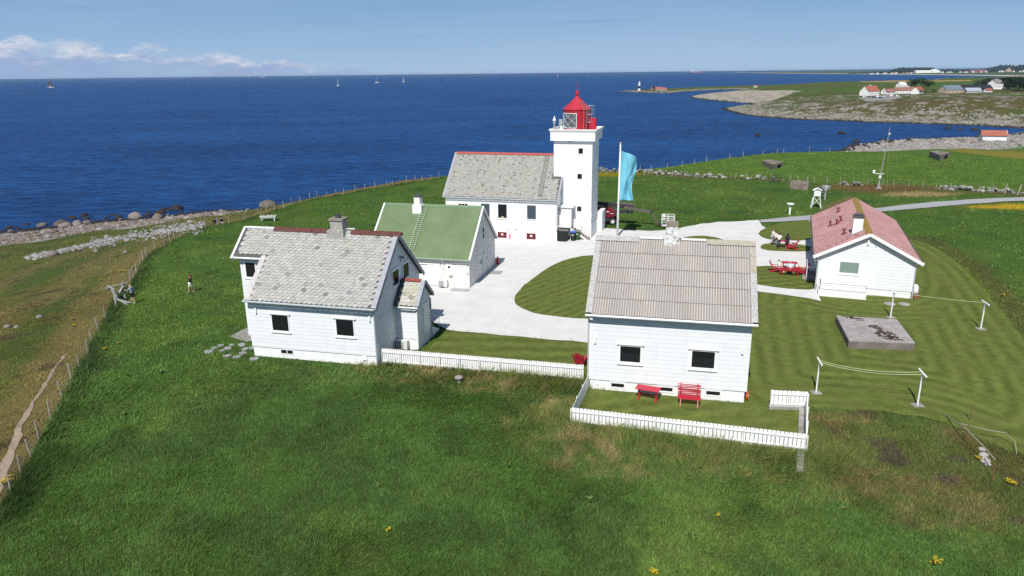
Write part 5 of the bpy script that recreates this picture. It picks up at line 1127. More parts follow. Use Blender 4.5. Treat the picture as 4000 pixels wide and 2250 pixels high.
for px, py, s in ((3836,1762,.20),(3842,1783,.24),(3850,1808,.27),(3840,1797,.18),(3858,1820,.17)):
    p = atT(px, py)-bs.location; mb.blob((p.x, p.y, p.z+.1), s, s*.8, s*.6, R.random(), 2, .25, 0, (.33, .31, .29, 1))
mb.build('rocks', STONE, bs)
rl = thing('pipe_rail', 'thin rusty pipe handrail leaning down the mound at the right', 'rail', atT(3689, 1625)); o = rl.location
pr = [(3689,1617,.0),(3760,1690,.9),(3840,1775,.9),(3876,1815,.85)]; tp = []
for (px, py, h) in pr:
    q = atT(px, py+40 if h else py)-o if h else atT(px, py)-o; tp.append(Vector((q.x, q.y, q.z+h)))
MB().path(tp, .03, 6).build('rail', mat('weathered_pipe', (.33, .27, .22, 1), .7, .3, 5), rl)
for (px, py) in ((3772,1722),(3787,1645),(3874,1880)):
    q = atT(px, py)-o; MB().tube(q-Vector((0,0,.1)), q+Vector((.0, 0, .95)), .025).build('post', mat('rusty_pipe', (.20, .09, .06, 1), .8, .3, 6), rl)
tp2 = [atT(x, y)-o+Vector((0, 0, h)) for x, y, h in ((3745,1692,.6),(3850,1718,.6),(3920,1726,.55),(3960,1752,.4),(3970,1780,.1))]; MB().path(tp2, .022, 6).build('rail', mat('weathered_pipe', (.33, .27, .22, 1)), rl)

# ------------------------------------------------------------------ clothes lines
def clothes_line(label, A, B, bar_dir, ncord, sag, pegs=0):
    f = thing('clothes_line', label, 'clothes line', A); o = Vector(A); d = Vector(bar_dir).normalized(); tops = []
    for q in (A, B):
        q = Vector(q)-o; MB().tube(q-Vector((0,0,.1)), q+Vector((0, 0, 2.1)), .05, .045, 8).build('post', TRIM, f); MB().tube(q+d*-.62+Vector((0, 0, 2.13)), q+d*.62+Vector((0, 0, 2.13)), .05, .05, 8).build('crossbar', TRIM, f)
        MB().box(q.x-.3, q.x+.3, q.y-.25, q.y+.25, q.z-.1, q.z+.075).build('footing', CONC, f); tops.append(q+Vector((0, 0, 2.12)))
    cm = mat('green_white_cord', (.50, .54, .33, 1), .6, .1, 4)
    for j in range(ncord):
        e = d*((j-(ncord-1)/2)*.36); pts = [tops[0]+e+(tops[1]-tops[0])*t_-Vector((0, 0, sag*4*t_*(1-t_))) for t_ in np.linspace(0, 1, 17)]; MB().path(pts, .016, 5).build('cord', cm, f)
    return f
ba = at(3185, 1404, 1.75); bb_ = at(3213, 1453, 1.75)
clothes_line('front clothes line with two slack cords between white posts', atT(3187,1536), atT(3583,1585), bb_-ba, 2, .28)
clothes_line('rear clothes line with one taut cord between white posts behind the concrete block', atT(3478,1242), atT(3830,1287), bb_-ba, 1, .05)

# ------------------------------------------------------------------ flagpole and banner
fb = at(2411, 929, 0); dist = math.hypot(fb.x, fb.y); ft = atd(2424, 561, dist); fp = thing('flagpole', 'tall white flagpole with pale blue banner beside the lighthouse', 'flagpole', fb)
ln = Vector((ft.x-fb.x, ft.y-fb.y, 0)); hp = ft.z
MB().tube((0, 0, -.1), (ln.x, ln.y, hp), .15, .07, 12).build('pole', TRIM, fp, smooth=True); MB().lathe([(0, -.1), (.09, -.05), (.12, .05), (.07, .14), (0, .17)], 12).build('finial', mat('gilt', (.5, .4, .2, 1), .4, .1, 4), fp).location = (ln.x, ln.y, hp)
zt = atd(2425, 588, dist).z; zb_ = atd(2423, 783, dist).z; nu, nv = 28, 50; V = []; F = []
for j in range(nv+1):
    for i in range(nu+1):
        u = i/nu; v = j/nv; wd_ = 1.72*(.98+.14*math.sin(v*5.0+.6)-.10*(1-v)**2)
        x = u*wd_ + .10*u*math.sin(v*7); z = zt-(zt-zb_)*v-.75*u*(1-v)**1.5*.9 - .05*math.sin(u*7+v*3)
        y = .30*math.sin(u*6.5+v*4.2)*u**.6 + .14*math.sin(u*11-v*9+1)*u + .10*math.sin(v*13+u*5)*u + .05*math.sin(u*19+v*15)*u
        pl_ = ln*(z/hp); V.append((pl_.x+.11+x, pl_.y+y, z))
for j in range(nv):
    for i in range(nu): a = j*(nu+1)+i; F.append((a, a+1, a+nu+2, a+nu+1))
m, t, b = nt('pale_blue_cloth'); b.inputs['Base Color'].default_value = (.22, .62, .76, 1); b.inputs['Roughness'].default_value = .7
tr = t.nodes.new('ShaderNodeBsdfTranslucent'); tr.inputs[0].default_value = (.25, .65, .78, 1); ms = t.nodes.new('ShaderNodeMixShader'); ms.inputs[0].default_value = .35
t.links.new(b.outputs[0], ms.inputs[1]); t.links.new(tr.outputs[0], ms.inputs[2]); t.links.new(ms.outputs[0], t.nodes['Material Output'].inputs['Surface'])
tc_ = node(t, 'ShaderNodeTexCoord'); wv = node(t, 'ShaderNodeTexNoise', Scale=1.3, Detail=3.0); t.links.new(tc_.outputs['Object'], wv.inputs['Vector']); bp_ = node(t, 'ShaderNodeBump', Strength=.5, Distance=.15); t.links.new(wv.outputs['Fac'], bp_.inputs['Height']); t.links.new(bp_.outputs[0], b.inputs['Normal'])
fl = arr_mesh('flag', V, F, m, np.ones((len(V), 3)), fp, True); sm_ = fl.modifiers.new('thickness', 'SOLIDIFY'); sm_.thickness = .01

# ------------------------------------------------------------------ weather station
p = atT(3186, 812); s_ = thing('thermometer_screen', 'white louvred thermometer screen on four splayed legs', 'weather screen', p, -.3)
b_ = MB(); b_.box(-.42, .42, -.36, .36, 1.72, 2.52)
for k in range(7):
    z = 1.76+k*.105; b_.box(-.40, .40, -.385, -.36, z, z+.07); b_.box(.42, .445, -.34, .34, z, z+.07); b_.box(-.445, -.42, -.34, .34, z, z+.07)
b_.build('louvred_box', TRIM, s_); MB().prism([(-.62, 2.50), (0, 2.80), (.62, 2.50), (.62, 2.56), (0, 2.87), (-.62, 2.56)], -.52, .52, 'y').build('roof', TRIM, s_)
C4 = [(-1, -1), (1, -1), (1, 1), (-1, 1)]
for sx, sy in C4: MB().obox((sx*.68, sy*.55, -.05), (sx*.38, sy*.32, 1.72), .075, .075).build('leg', TRIM, s_)
br_ = MB()
for (a, c_) in ((0, 1), (1, 2), (2, 3), (3, 0)):
    for lo_, hi_ in ((a, c_), (c_, a)): br_.obox((C4[lo_][0]*.62, C4[lo_][1]*.50, .35), (C4[hi_][0]*.41, C4[hi_][1]*.34, 1.55), .045, .045)
br_.build('bracing', TRIM, s_)
p = atT(3084, 838); r_ = thing('rain_gauge', 'white bowl shaped gauge on a white post beside the road', 'rain gauge', p); MB().tube((0, 0, -.1), (0, 0, 1.25), .13, .13, 12).build('post', TRIM, r_); MB().lathe([(.13, 1.15), (.2, 1.3), (.48, 1.42), (.50, 1.52), (.46, 1.52), (.40, 1.46), (0, 1.44)], 22).build('bowl', TRIM, r_)
p = atT(3221, 781); r_ = thing('shielded_rain_gauge', 'grey rain gauge ringed by hanging wind shield slats', 'rain gauge', p); MB().tube((0, 0, -.1), (0, 0, 1.5), .12, .12, 10).build('post', GREYM, r_); MB().lathe([(.17, 1.3), (.17, 1.95), (.14, 2.1), (.12, 2.1), (.12, 1.95)], 14).build('gauge', mat('pale_grey_cylinder', (.6, .62, .65, 1), .4, .1, 4), r_)
w_ = MB()
for k in range(26): a = 2*PI*k/26; w_.obox((.68*math.cos(a), .68*math.sin(a), 2.15), (.60*math.cos(a), .60*math.sin(a), 1.72), .10, .012, (math.cos(a), math.sin(a), 0))
w_.path([(.68*math.cos(a), .68*math.sin(a), 2.15) for a in np.linspace(0, 2*PI, 25)], .018, 5)
for k in range(4): a = PI/4+PI/2*k; w_.tube((.68*math.cos(a), .68*math.sin(a), 2.15), (.15*math.cos(a), .15*math.sin(a), 1.45), .015)
w_.build('wind_shield', GREYM, r_); MB().tube((-.9, 0, 1.15), (.9, 0, 1.15), .02).build('crossarm', GREYM, r_)
p = atT(3431, 737); hm_ = atd(3456, 497, math.hypot(p.x, p.y)).z-p.z; mm = thing('weather_mast', 'tall slender weather mast with instrument arm on a concrete foot', 'mast', p); lnm = .55
MB().lathe([(.55, -.1), (.55, .12), (.32, .18), (.14, 1.1), (.11, 1.4)], 12).build('foot', CONC, mm); MB().tube((0, 0, 1.3), (lnm, 0, hm_), .075, .03, 8).build('pole', GREYM, mm)
MB().obox((-1.15, 0, 2.55), (.62, 0, 2.45), .09, .09).build('arm', TRIM, mm); i_ = MB(); i_.lathe([(.0, 2.55), (.2, 2.6), (.2, 3.05), (.12, 3.12), (0, 3.12)], 12, (-1.1, 0)); i_.box(-.2, .15, -.15, .15, 1.75, 2.2); i_.build('instrument_box', TRIM, mm)
MB().lathe([(0, hm_-1.2), (.12, hm_-1.15), (.12, hm_-.95), (0, hm_-.9)], 8, (lnm+.1, 0)).build('wind_sensor', TRIM, mm)
MB().tube((lnm-.05, 0, hm_-.1), (1.2, -.4, .0), .012, n=4).build('stay_wire', mat('yellow_stay', (.45, .40, .15, 1), .6, .1, 4), mm)

# ------------------------------------------------------------------ bins, planter, stile
def bin_(px, py, label, w, d, h, m_body, m_lid, four=False):
    p = at(px, py, .07); t_ = thing('wheelie_bin', label, 'wheelie bin', p, TA)
    P = []
    for z, k in ((.12, .82), (h, 1.0)):
        for sx, sy in C4: P.append((sx*w/2*k, sy*d/2*k, z))
    MB().add(P, [(0,3,2,1),(4,5,6,7),(0,1,5,4),(1,2,6,5),(2,3,7,6),(3,0,4,7)]) 
    mb = MB(); mb.add(P, [(0,3,2,1),(4,5,6,7),(0,1,5,4),(1,2,6,5),(2,3,7,6),(3,0,4,7)]); mb.build('body', m_body, t_, bevel=.02)
    l = MB(); l.prism([(-d/2-.05, h+.005), (d/2+.02, h+.005), (d/2+.02, h+.10), (-d/2-.05, h+.04)], -w/2-.03, w/2+.03, 'x'); l.tube((-w/2+.05, d/2+.07, h), (w/2-.05, d/2+.07, h), .02); l.build('lid', m_lid, t_)
    for sx in (-1, 1):
        for sy in ((1, -1) if four else (1,)): MB().lathe([(0, -.03), (.11, -.03), (.11, .03), (0, .03)], 14).build('wheel', BLACKM, t_).matrix_local = Matrix.Translation((sx*w*.4, sy*d*.36, .11)) @ Matrix.Rotation(PI/2, 4, 'Y')
    if not four: MB().box(-.1, .1, -d/2-.012, -d/2+.05, h*.66, h*.8).build('sticker', mat('pale_sticker', (.5, .52, .5, 1), .5, .1, 4), t_)
    return t_
DKB = mat('black_green_plastic', (.012, .020, .018, 1), .45, .15, 4); GRB = mat('green_plastic', (.035, .085, .03, 1), .45, .12, 4); BLB = mat('blue_plastic', (.02, .10, .42, 1), .45, .1, 4)
bin_(2198, 942, 'large dark four wheeled bin beside the lighthouse stair', 1.25, 1.0, 1.28, DKB, mat('grey_black_lid', (.05, .06, .06, 1), .35, .2, 4), True)
bin_(2239, 941, 'dark wheeled bin with blue lid beside the lighthouse stair', .6, .7, 1.05, DKB, BLB)
bin_(2256, 938, 'green wheeled bin at the foot of the lighthouse stair', .58, .7, 1.05, GRB, mat('dull_green_lid', (.10, .15, .09, 1), .5, .1, 4))
p = atT(1050, 862); pt = thing('boat_planter', 'white trough planter full of yellow flowers on the grass near the shore fence', 'planter', p, .12)
mb = MB(); mb.add([(-1.0, -.25, .35), (.95, -.25, .35), (.95, .3, .35), (-1.0, .3, .35), (-1.12, -.38, .72), (1.05, -.38, .72), (1.05, .42, .72), (-1.12, .42, .72)], [(0,3,2,1),(0,1,5,4),(1,2,6,5),(2,3,7,6),(3,0,4,7)]); o = mb.build('trough', TRIM, pt); sm_ = o.modifiers.new('thickness', 'SOLIDIFY'); sm_.thickness = .05
MB().box(-1.0, .96, -.28, .33, .40, .60).build('soil', mat('dark_soil', (.04, .03, .02, 1), .95, .3, 6), pt)
for sx in (-.85, .8):
    for sy in (-.22, .26): MB().box(sx-.05, sx+.05, sy-.05, sy+.05, -.1, .36).build('leg', TRIM, pt)
mb = MB(); R = random.Random(8)
for i in range(260):
    c_ = Vector((R.uniform(-1.0, .95), R.uniform(-.3, .35), .6+R.uniform(0, .32))); a = Vector((R.uniform(-.1, .1), R.uniform(-.1, .1), R.uniform(-.02, .12))); q = R.random(); mb.add([c_, c_+a, c_+Vector((-a.y, a.x, .08))], [(0, 1, 2)], 0, (.40, .27, .02, 1) if q < .3 else (.05, .085, .015, 1))
mb.build('flowers', vcol('petals_and_leaves', .8, 40, .1, 0), pt, fixn=False)
p = atT(474, 1178); sg = thing('stile_gate', 'grey weathered timber stile gate in the wire fence', 'gate', p, .2); WG = mat('silver_timber', (.36, .35, .34, 1), .8, .25, 6)
for a, b_, w_ in (((-.15, -1.0, 0), (-.15, -1.0, 1.5), .13), ((.1, .7, 0), (.1, .7, 1.5), .13), ((-.9, -.6, 1.45), (.5, .9, 1.5), .14), ((-.9, .1, 1.5), (-.1, -.9, 1.35), .14), ((-.75, -.2, 1.45), (.1, -.6, .35), .13), ((.25, .8, 1.45), (-.1, -.9, .55), .13), ((-.1, -.9, .6), (.9, -1.3, .05), .16), ((.0, -.6, .4), (.95, -.9, .1), .16), ((.05, .6, 1.0), (-.15, -1.0, 1.0), .09)):
    MB().obox(a, b_, w_, w_*.45).build('timber', WG, sg)
p = atT(540, 1195); 

# ------------------------------------------------------------------ boom lift parked behind the lighthouse
def boom_lift():
    p = at(2393, 880, .03); a = -.16; Lf = thing('boom_lift', 'dark red boom lift with a white basket parked on grass behind the lighthouse', 'boom lift', p, a)
    dr = mat('dark_red_machine', (.16, .012, .018, 1), .35, .15, 3); dk = mat('dark_machine_grey', (.035, .033, .036, 1), .5, .2, 4); bm_ = mat('grey_brown_boom', (.12, .105, .095, 1), .6, .2, 4)
    MB().box(-2.4, .1, .1, 1.9, .45, .85).build('chassis', dk, Lf, bevel=.03)
    mb = MB(); mb.prism([(-2.9, .9), (-.5, .9), (.35, 1.15), (.35, 1.7), (-.3, 2.25), (-2.9, 2.35)], .05, 1.1, 'y'); h = mb.build('engine_hood', dr, Lf, bevel=.08)
    mb = MB(); mb.box(-1.6, -.5, .035, .048, 1.72, 1.80); mb.box(-1.2, -.9, .035, .048, 1.92, 1.97); mb.box(-.35, .1, .035, .048, 1.5, 1.55); mb.build('lettering', TRIM, h)
    MB().box(-2.7, .2, 1.12, 1.95, .9, 1.9).build('counterweight', dk, Lf, bevel=.05)
    for x in (-2.1, 0.0):
        for y in (-.0, 2.0):
            wl = MB(); wl.lathe([(.2, -.17), (.44, -.17), (.5, -.1), (.5, .1), (.44, .17), (.2, .17)], 22); w_ = wl.build('wheel', mat('tyre_rubber', (.02, .02, .022, 1), .8, .1, 6), Lf); w_.matrix_local = Matrix.Translation((x, y, .5)) @ Matrix.Rotation(PI/2, 4, 'X')
            MB().lathe([(0, -.18), (.22, -.175), (.27, -.16), (.27, .16), (.22, .175), (0, .18)], 18).build('rim', mat('cream_rim', (.62, .60, .52, 1), .5, .1, 4), w_)
    MB().obox((-2.7, .9, 2.75), (2.7, .75, 2.25), .42, .50).build('lower_boom', dk, Lf); MB().obox((.3, .85, 2.75), (2.75, .75, 2.55), .30, .36).build('boom_cradle', bm_, Lf)
    MB().obox((1.4, .55, 2.3), (4.9, .4, 1.75), .28, .30).build('upper_boom', bm_, Lf); MB().obox((-.2, .5, 1.7), (2.6, .45, 1.72), .3, .34).build('turret_arm', dk, Lf); MB().obox((4.85, .38, 1.85), (5.75, .2, .25), .2, .24).build('jib', bm_, Lf); MB().tube((4.85, .2, 1.8), (4.85, .58, 1.8), .17, n=12).build('joint', dk, Lf)
    MB().obox((5.7, .2, .25), (6.15, .15, .25), .3, .3).build('bracket', dk, Lf)
    b = MB(); x0, x1, y0, y1 = 6.2, 7.75, -.55, .75; b.box(x0, x1, y0, y1, .12, .20); r = .035
    for z in (.65, 1.1, 1.45):
        for q0, q1 in (((x0, y0), (x1, y0)), ((x1, y0), (x1, y1)), ((x1, y1), (x0, y1)), ((x0, y1), (x0, y0))): b.tube((*q0, z), (*q1, z), r, n=6)
    for x in (x0, (x0+x1)/2, x1):
        for y in (y0, y1): b.tube((x, y, .15), (x, y, 1.45), r, n=6)
    b.build('basket', mat('basket_white', (.70, .70, .69, 1), .5, .1, 4), Lf); MB().box(x0+.02, x0+.4, -.3, .5, .8, 1.5).build('control_box', mat('cream_cover', (.55, .53, .48, 1), .6, .1, 4), Lf)
boom_lift()

# ------------------------------------------------------------------ red garden furniture
REDF = mat('bright_red_furniture', (.44, .022, .045, 1), .45, .10, 3.0)
def adirondack(loc, rz, label):
    c = thing('garden_chair', label, 'garden chair', loc, rz, None); s = MB()
    for k in range(6): y = -.35+k*.135; z = .46-k*.03; s.box(-.30, .30, y, y+.12, z-.012, z+.012)
    s.build('seat', REDF, c); b = MB()
    for k in range(5): x = (k-2)*.125; hh = 1.18-.05*abs(k-2)**1.5; b.obox((x, .36, .28), (x*1.35, .80, hh), .115, .025, (0, -1, .4))
    b.obox((-.3, .45, .45), (.3, .45, .45), .05, .03); b.obox((-.3, .66, .85), (.3, .66, .85), .05, .03); b.build('backrest', REDF, c)
    for sx in (-1, 1):
        MB().obox((sx*.36, -.38, .62), (sx*.36, .55, .62), .13, .03).build('armrest', REDF, c); MB().box(sx*.36-.05, sx*.36+.05, -.36, -.26, -.02, .60).build('leg', REDF, c); MB().obox((sx*.30, -.35, .42), (sx*.30, .75, .04), .05, .11).build('leg', REDF, c)
    return c
def trestle_table(loc, rz, label, Lt=1.45, Wt=.74, h=.74, mt=None):
    mt = mt or REDF; t_ = thing('garden_table', label, 'garden table', loc, rz); s = MB()
    for k in range(5): y = -Wt/2+k*Wt/5; s.box(-Lt/2, Lt/2, y, y+Wt/5-.012, h-.035, h)
    for sx in (-1, 1): s.box(sx*Lt*.36-.04, sx*Lt*.36+.04, -Wt/2+.05, Wt/2-.05, h-.09, h-.036)
    s.build('table_top', mt, t_)
    for sx in (-1, 1): l = MB(); x = sx*Lt*.36; l.box(x-.03, x+.03, -.14, .14, .08, h-.09); l.box(x-.045, x+.045, -Wt*.46, Wt*.46, -.02, .08); l.build('leg', REDP, t_)
    MB().box(-Lt*.36+.03, Lt*.36-.03, -.025, .025, .30, .38).build('stretcher', REDP, t_); return t_
def slat_bench(loc, rz, label, Lb=1.4, nsl=8):
    b = thing('garden_bench', label, 'garden bench', loc, rz); s = MB()
    for k in range(4): y = -.24+k*.125; s.box(-Lb/2, Lb/2, y, y+.105, .44, .475)
    s.build('seat', REDF, b); k_ = MB(); R = random.Random(3)
    for k in range(nsl): z = .52+k*.082; y = .27+k*.028; w = R.uniform(-.018, .018); k_.obox((-Lb/2, y, z+w), (Lb/2, y, z-w), .022, .052)
    k_.build('backrest', REDF, b)
    for sx in (-1, 1):
        x = sx*Lb*.37; MB().obox((x, -.22, .45), (x, -.30, -.02), .06, .06).build('leg', mat('faded_pink_leg', (.55, .22, .20, 1), .6, .1, 5), b); MB().obox((x, .22, -.02), (x, .50, 1.18), .06, .05).build('leg', REDP, b)
    return b
p = atT(2530, 1561); trestle_table((*p.xy, p.z+.04), -.42, 'red trestle table on the yard grass in front of the corrugated roof house')
p = atT(2690, 1583); slat_bench((*p.xy, p.z+.04), -.2288+.02, 'red slatted bench with warped backrest against the corrugated roof house', 1.35)
p = atT(2268, 1428); adirondack((*p.xy, p.z+.04), PI-.35, 'red garden chair half hidden by the left wall of the corrugated roof house')
p = at(3088, 972, .1); adirondack((*p.xy, .1), -PI/2-.25, 'red garden chair beside the far group of standing people'); 
p = at(3058, 966, .1); trestle_table((*p.xy, .1), -.5, 'red garden table among the standing people', 1.1, .8)
yb_ = -.30
p2 = at(3086, 1078, .1); fbn = slat_bench((p2.x, p2.y+.25, .1), PI+yb_+.1, 'long dark red bench seen from behind on the lawn by the bungalow', 1.9, 5)
p3 = at(3088, 1058, .1); trestle_table((p3.x, p3.y+.5, .1), yb_+.1, 'red garden table in front of the long red bench', 1.5, .75)
p4 = at(3036, 1062, .1); adirondack((*p4.xy, .1), PI/2+yb_-.1, 'red garden chair with the woman in white sitting on it')
p5 = at(3125, 1072, .1); adirondack((*p5.xy, .1), -PI/2+yb_+.2, 'empty red garden chair at the right end of the red table')
bg_ = at(3098, 968, .1); bgt = thing('bag', 'teal and white bag beside the red garden chair', 'bag', (*bg_.xy, .1)); MB().blob((0, 0, .3), .22, .16, .3, 3, 2, .1, 0, (.10, .24, .22, 1)).build('pouch', vcol('bag_cloth', .8, 8, .2, .2), bgt, smooth=True); MB().path([(-.12, 0, .5), (-.1, 0, .75), (.1, 0, .75), (.12, 0, .5)], .02, 6).build('strap', TRIM, bgt)
# ------------------------------------------------------------------ people
SKIN = mat('skin', (.52, .30, .22, 1), .5, .06, 8)
def skin_mesh(name, J, E, Rd, m, parent, sub=1, root=None):
    me = bpy.data.meshes.new(name); ks = list(J); idx = {k: i for i, k in enumerate(ks)}
    me.from_pydata([tuple(J[k]) for k in ks], [(idx[a], idx[b]) for a, b in E], []); o = bpy.data.objects.new(name, me); COL.objects.link(o)
    o.modifiers.new('skin', 'SKIN'); sv = me.skin_vertices[0].data
    for k in ks: r = Rd[k]; sv[idx[k]].radius = r if isinstance(r, tuple) else (r, r); sv[idx[k]].use_root = (k == (root or ks[0]))
    s = o.modifiers.new('sub', 'SUBSURF'); s.levels = sub; s.render_levels = sub
    dg = bpy.context.evaluated_depsgraph_get(); me2 = bpy.data.meshes.new_from_object(o.evaluated_get(dg)); me2.materials.clear(); me2.materials.append(m)
    me2.polygons.foreach_set('use_smooth', np.ones(len(me2.polygons), bool)); o.modifiers.clear(); o.data = me2; bpy.data.meshes.remove(me); o.parent = parent; return o
def person(label, loc, rz, pose='stand', top=(.7,.7,.7), bottom=(.05,.05,.06), hair=(.03,.02,.015), sleeves='long', legs='long', shoes=(.05,.05,.05), dress=None, bald=False, h=1.74, armsfwd=None, lean=0., long_hair=False, female=False, group=None):
    P = thing('person', label, 'person', loc, rz, group); k = h/1.74; V3 = lambda x, y, z: Vector((x*k, y*k, z*k)); sw = .175 if female else .195
    J = {}
    sit = pose in ('sit', 'ground'); hz = {'sit': .52, 'ground': .14}.get(pose, .93)
    ln = lambda dz: lean*dz
    J['pelvis'] = V3(0, 0, hz); J['waist'] = V3(0, ln(.16), hz+.16); J['chest'] = V3(0, ln(.36), hz+.37); J['neck'] = V3(0, ln(.52)+.01, hz+.53); J['chin'] = V3(0, ln(.6)+.03, hz+.63); J['crown'] = V3(0, ln(.74)+.02, hz+.76)
    J['nose'] = V3(0, ln(.68)+.125, hz+.675)
    for s, n in ((-1, 'l'), (1, 'r')):
        J['sh'+n] = V3(s*sw, ln(.47), hz+.47)
        if pose == 'walk': ph = s
        if armsfwd and n in armsfwd: J['el'+n] = V3(s*(sw+.03), ln(.4)+.16, hz+.26); J['wr'+n] = V3(s*(sw-.04), ln(.4)+.42, hz+.27)
        elif sit: J['el'+n] = V3(s*(sw+.07), .04+ln(.3), hz+.22); J['wr'+n] = V3(s*.13, .26, hz+.12)
        elif pose == 'lean': J['el'+n] = V3(s*(sw+.03), ln(.4)+.14, hz+.22); J['wr'+n] = V3(s*(sw-.06), ln(.4)+.30, hz+.06)
        elif pose == 'phone': J['el'+n] = V3(s*(sw+.04), .05, hz+.22); J['wr'+n] = V3(s*.07, .22, hz+.33)
        else: d = (-.10*s if pose == 'walk' else .02); J['el'+n] = V3(s*(sw+.045), d*.5, hz+.20); J['wr'+n] = V3(s*(sw+.04), d+.06, hz-.05)
        hd = (J['wr'+n]-J['el'+n]).normalized(); J['pa'+n] = J['wr'+n]+hd*.075*k; sd = Vector((0, 1, 0)) if abs(hd.y) < .7 else Vector((1, 0, 0))
        sd = (sd-hd*sd.dot(hd)).normalized(); cn = hd.cross(sd)*(.25*s)
        for q, (off, l_) in enumerate(((-.030, .062), (-.010, .076), (.010, .072), (.029, .055))):
            J[f'f{q}{n}'] = J['pa'+n]+sd*off*k+hd*l_*.55*k; J[f'g{q}{n}'] = J['pa'+n]+sd*off*1.15*k+hd*l_*k+cn*.03*k
        J['t'+n] = J['wr'+n]+hd*.04*k-sd*.045*k
        hipx = s*.095
        J['hip'+n] = V3(hipx, 0, hz-.05)
        if pose == 'sit': J['kn'+n] = V3(s*.12, .44, .50); J['an'+n] = V3(s*.11, .42, .08); J['to'+n] = V3(s*.13, .60, .03)
        elif pose == 'ground': J['kn'+n] = V3(s*.16, .42, .48); J['an'+n] = V3(s*.14, .64, .08); J['to'+n] = V3(s*.15, .80, .04)
        elif pose == 'walk':
            f_ = .24*s; J['kn'+n] = V3(s*.1, f_*.55+.05, .49); J['an'+n] = V3(s*.1, f_, .09 if s > 0 else .14); J['to'+n] = V3(s*.11, f_+.17, .03 if s > 0 else .05)
        else: J['kn'+n] = V3(s*.105, .01, .49); J['an'+n] = V3(s*.11, -.01, .08); J['to'+n] = V3(s*.13, .15, .03)
    E = [('pelvis','waist'),('waist','chest'),('chest','neck'),('neck','chin'),('chin','crown'),('chin','nose')]
    for n in 'lr':
        E += [('chest','sh'+n),('sh'+n,'el'+n),('el'+n,'wr'+n),('wr'+n,'pa'+n),('wr'+n,'t'+n),('pelvis','hip'+n),('hip'+n,'kn'+n),('kn'+n,'an'+n),('an'+n,'to'+n)]
        for q in range(4): E += [('pa'+n,f'f{q}{n}'),(f'f{q}{n}',f'g{q}{n}')]
    Rd = {}
    for j in J:
        Rd[j] = {'pelvis':(.15,.11),'waist':(.13,.09),'chest':(.155,.105),'neck':.055,'chin':(.075,.085),'crown':(.075,.09),'nose':.014}.get(j) or {'sh':.06,'el':.042,'wr':.030,'pa':(.035,.018),'hi':.085,'kn':.058,'an':.042,'to':.036}.get(j[:2]) or (.0095 if j[0] in 'fgt' else .03)
        Rd[j] = tuple(q*k for q in Rd[j]) if isinstance(Rd[j], tuple) else Rd[j]*k
    skin_mesh('body', J, E, Rd, SKIN, P)
    cm = lambda c, nm: mat(f'cloth_{nm}_{c[0]:.2f}_{c[1]:.2f}_{c[2]:.2f}', (*c, 1), .85, .12, 9)
    def sub(keys): return {q: J[q] for q in keys}
    tk = ['chest','waist','pelvis','neck2']; J['neck2'] = J['chest'].lerp(J['neck'], .72); R2 = dict(Rd); g = .022
    R2['neck2'] = .075*k
    tke = [('chest','waist'),('waist','pelvis'),('chest','neck2')]; keys = ['chest','waist','pelvis','neck2']
    for n in 'lr':
        J['se'+n] = J['sh'+n].lerp(J['el'+n], .75) if sleeves == 'short' else J['el'+n].lerp(J['wr'+n], .85); R2['se'+n] = .042*k
        keys += ['sh'+n]; tke += [('chest','sh'+n)]
        if sleeves == 'long': keys += ['el'+n]; tke += [('sh'+n,'el'+n),('el'+n,'se'+n)]
        else: tke += [('sh'+n,'se'+n)]
        keys += ['se'+n]
    gr = lambda r, a=g: tuple(q+a for q in r) if isinstance(r, tuple) else r+a
    topo = skin_mesh('jacket' if sleeves == 'long' else 'shirt', sub(keys), tke, {q: gr(R2[q]) for q in keys}, cm(dress or top, 'top'), P, root='chest')
    keys = ['pelvis']; tke = []
    for n in 'lr':
        J['cu'+n] = J['hip'+n].lerp(J['kn'+n], .85) if legs == 'short' else J['kn'+n].lerp(J['an'+n], .92); R2['cu'+n] = (.085 if legs == 'short' else .052)*k
        keys += ['hip'+n]; tke += [('pelvis','hip'+n)]
        if legs == 'long': keys += ['kn'+n]; tke += [('hip'+n,'kn'+n),('kn'+n,'cu'+n)]
        else: tke += [('hip'+n,'cu'+n)]
        keys += ['cu'+n]
    if not dress: skin_mesh('trousers' if legs == 'long' else 'shorts', sub(keys), tke, {q: gr(R2[q], .020) for q in keys}, cm(bottom, 'bottom'), P, root='pelvis')
    else: MB().lathe([(.0, hz*k+.12), (.17*k, hz*k+.10), (.20*k, hz*k-.05), (.25*k, hz*k-.35), (.23*k, hz*k-.42), (.0, hz*k-.40)], 16).build('skirt', cm(dress, 'top'), P, smooth=True)
    for n in 'lr':
        a = J['an'+n]; b_ = J['to'+n]; c_ = (a+b_)/2; MB().blob((c_.x, c_.y+.01, max(.045, (a.z+b_.z)/2-.015)), .05*k, .13*k, .045*k, 1, 2, .04).build('shoe', cm(shoes, 'shoe'), P, smooth=True)
    hc = J['chin'].lerp(J['crown'], .62); hb = MB()
    hm = vcol('hair', .6, 30, .2, .3)
    if not bald:
        hb.blob((hc.x, hc.y-.022*k, hc.z+.02*k), .098*k, .105*k, .105*k, 2, 2, .06, 0, (*hair, 1))
        if long_hair: hb.blob((hc.x, hc.y-.07*k, hc.z-.10*k), .10*k, .065*k, .18*k, 3, 2, .08, 0, (*hair, 1))
        hb.build('hair', hm, P, smooth=True)
    for s in (-1, 1): MB().blob((hc.x+s*.033*k, hc.y+.083*k, hc.z-.012*k), .012*k, .008*k, .009*k, 1, 1, 0, 0, (.02,.015,.012,1)).build('eye', hm, P)
    return P
def at_(px, py, dz=.04): p = atT(px, py); return (p.x, p.y, p.z+dz)
face = lambda az: -math.radians(az)       # heading in degrees right of straight ahead
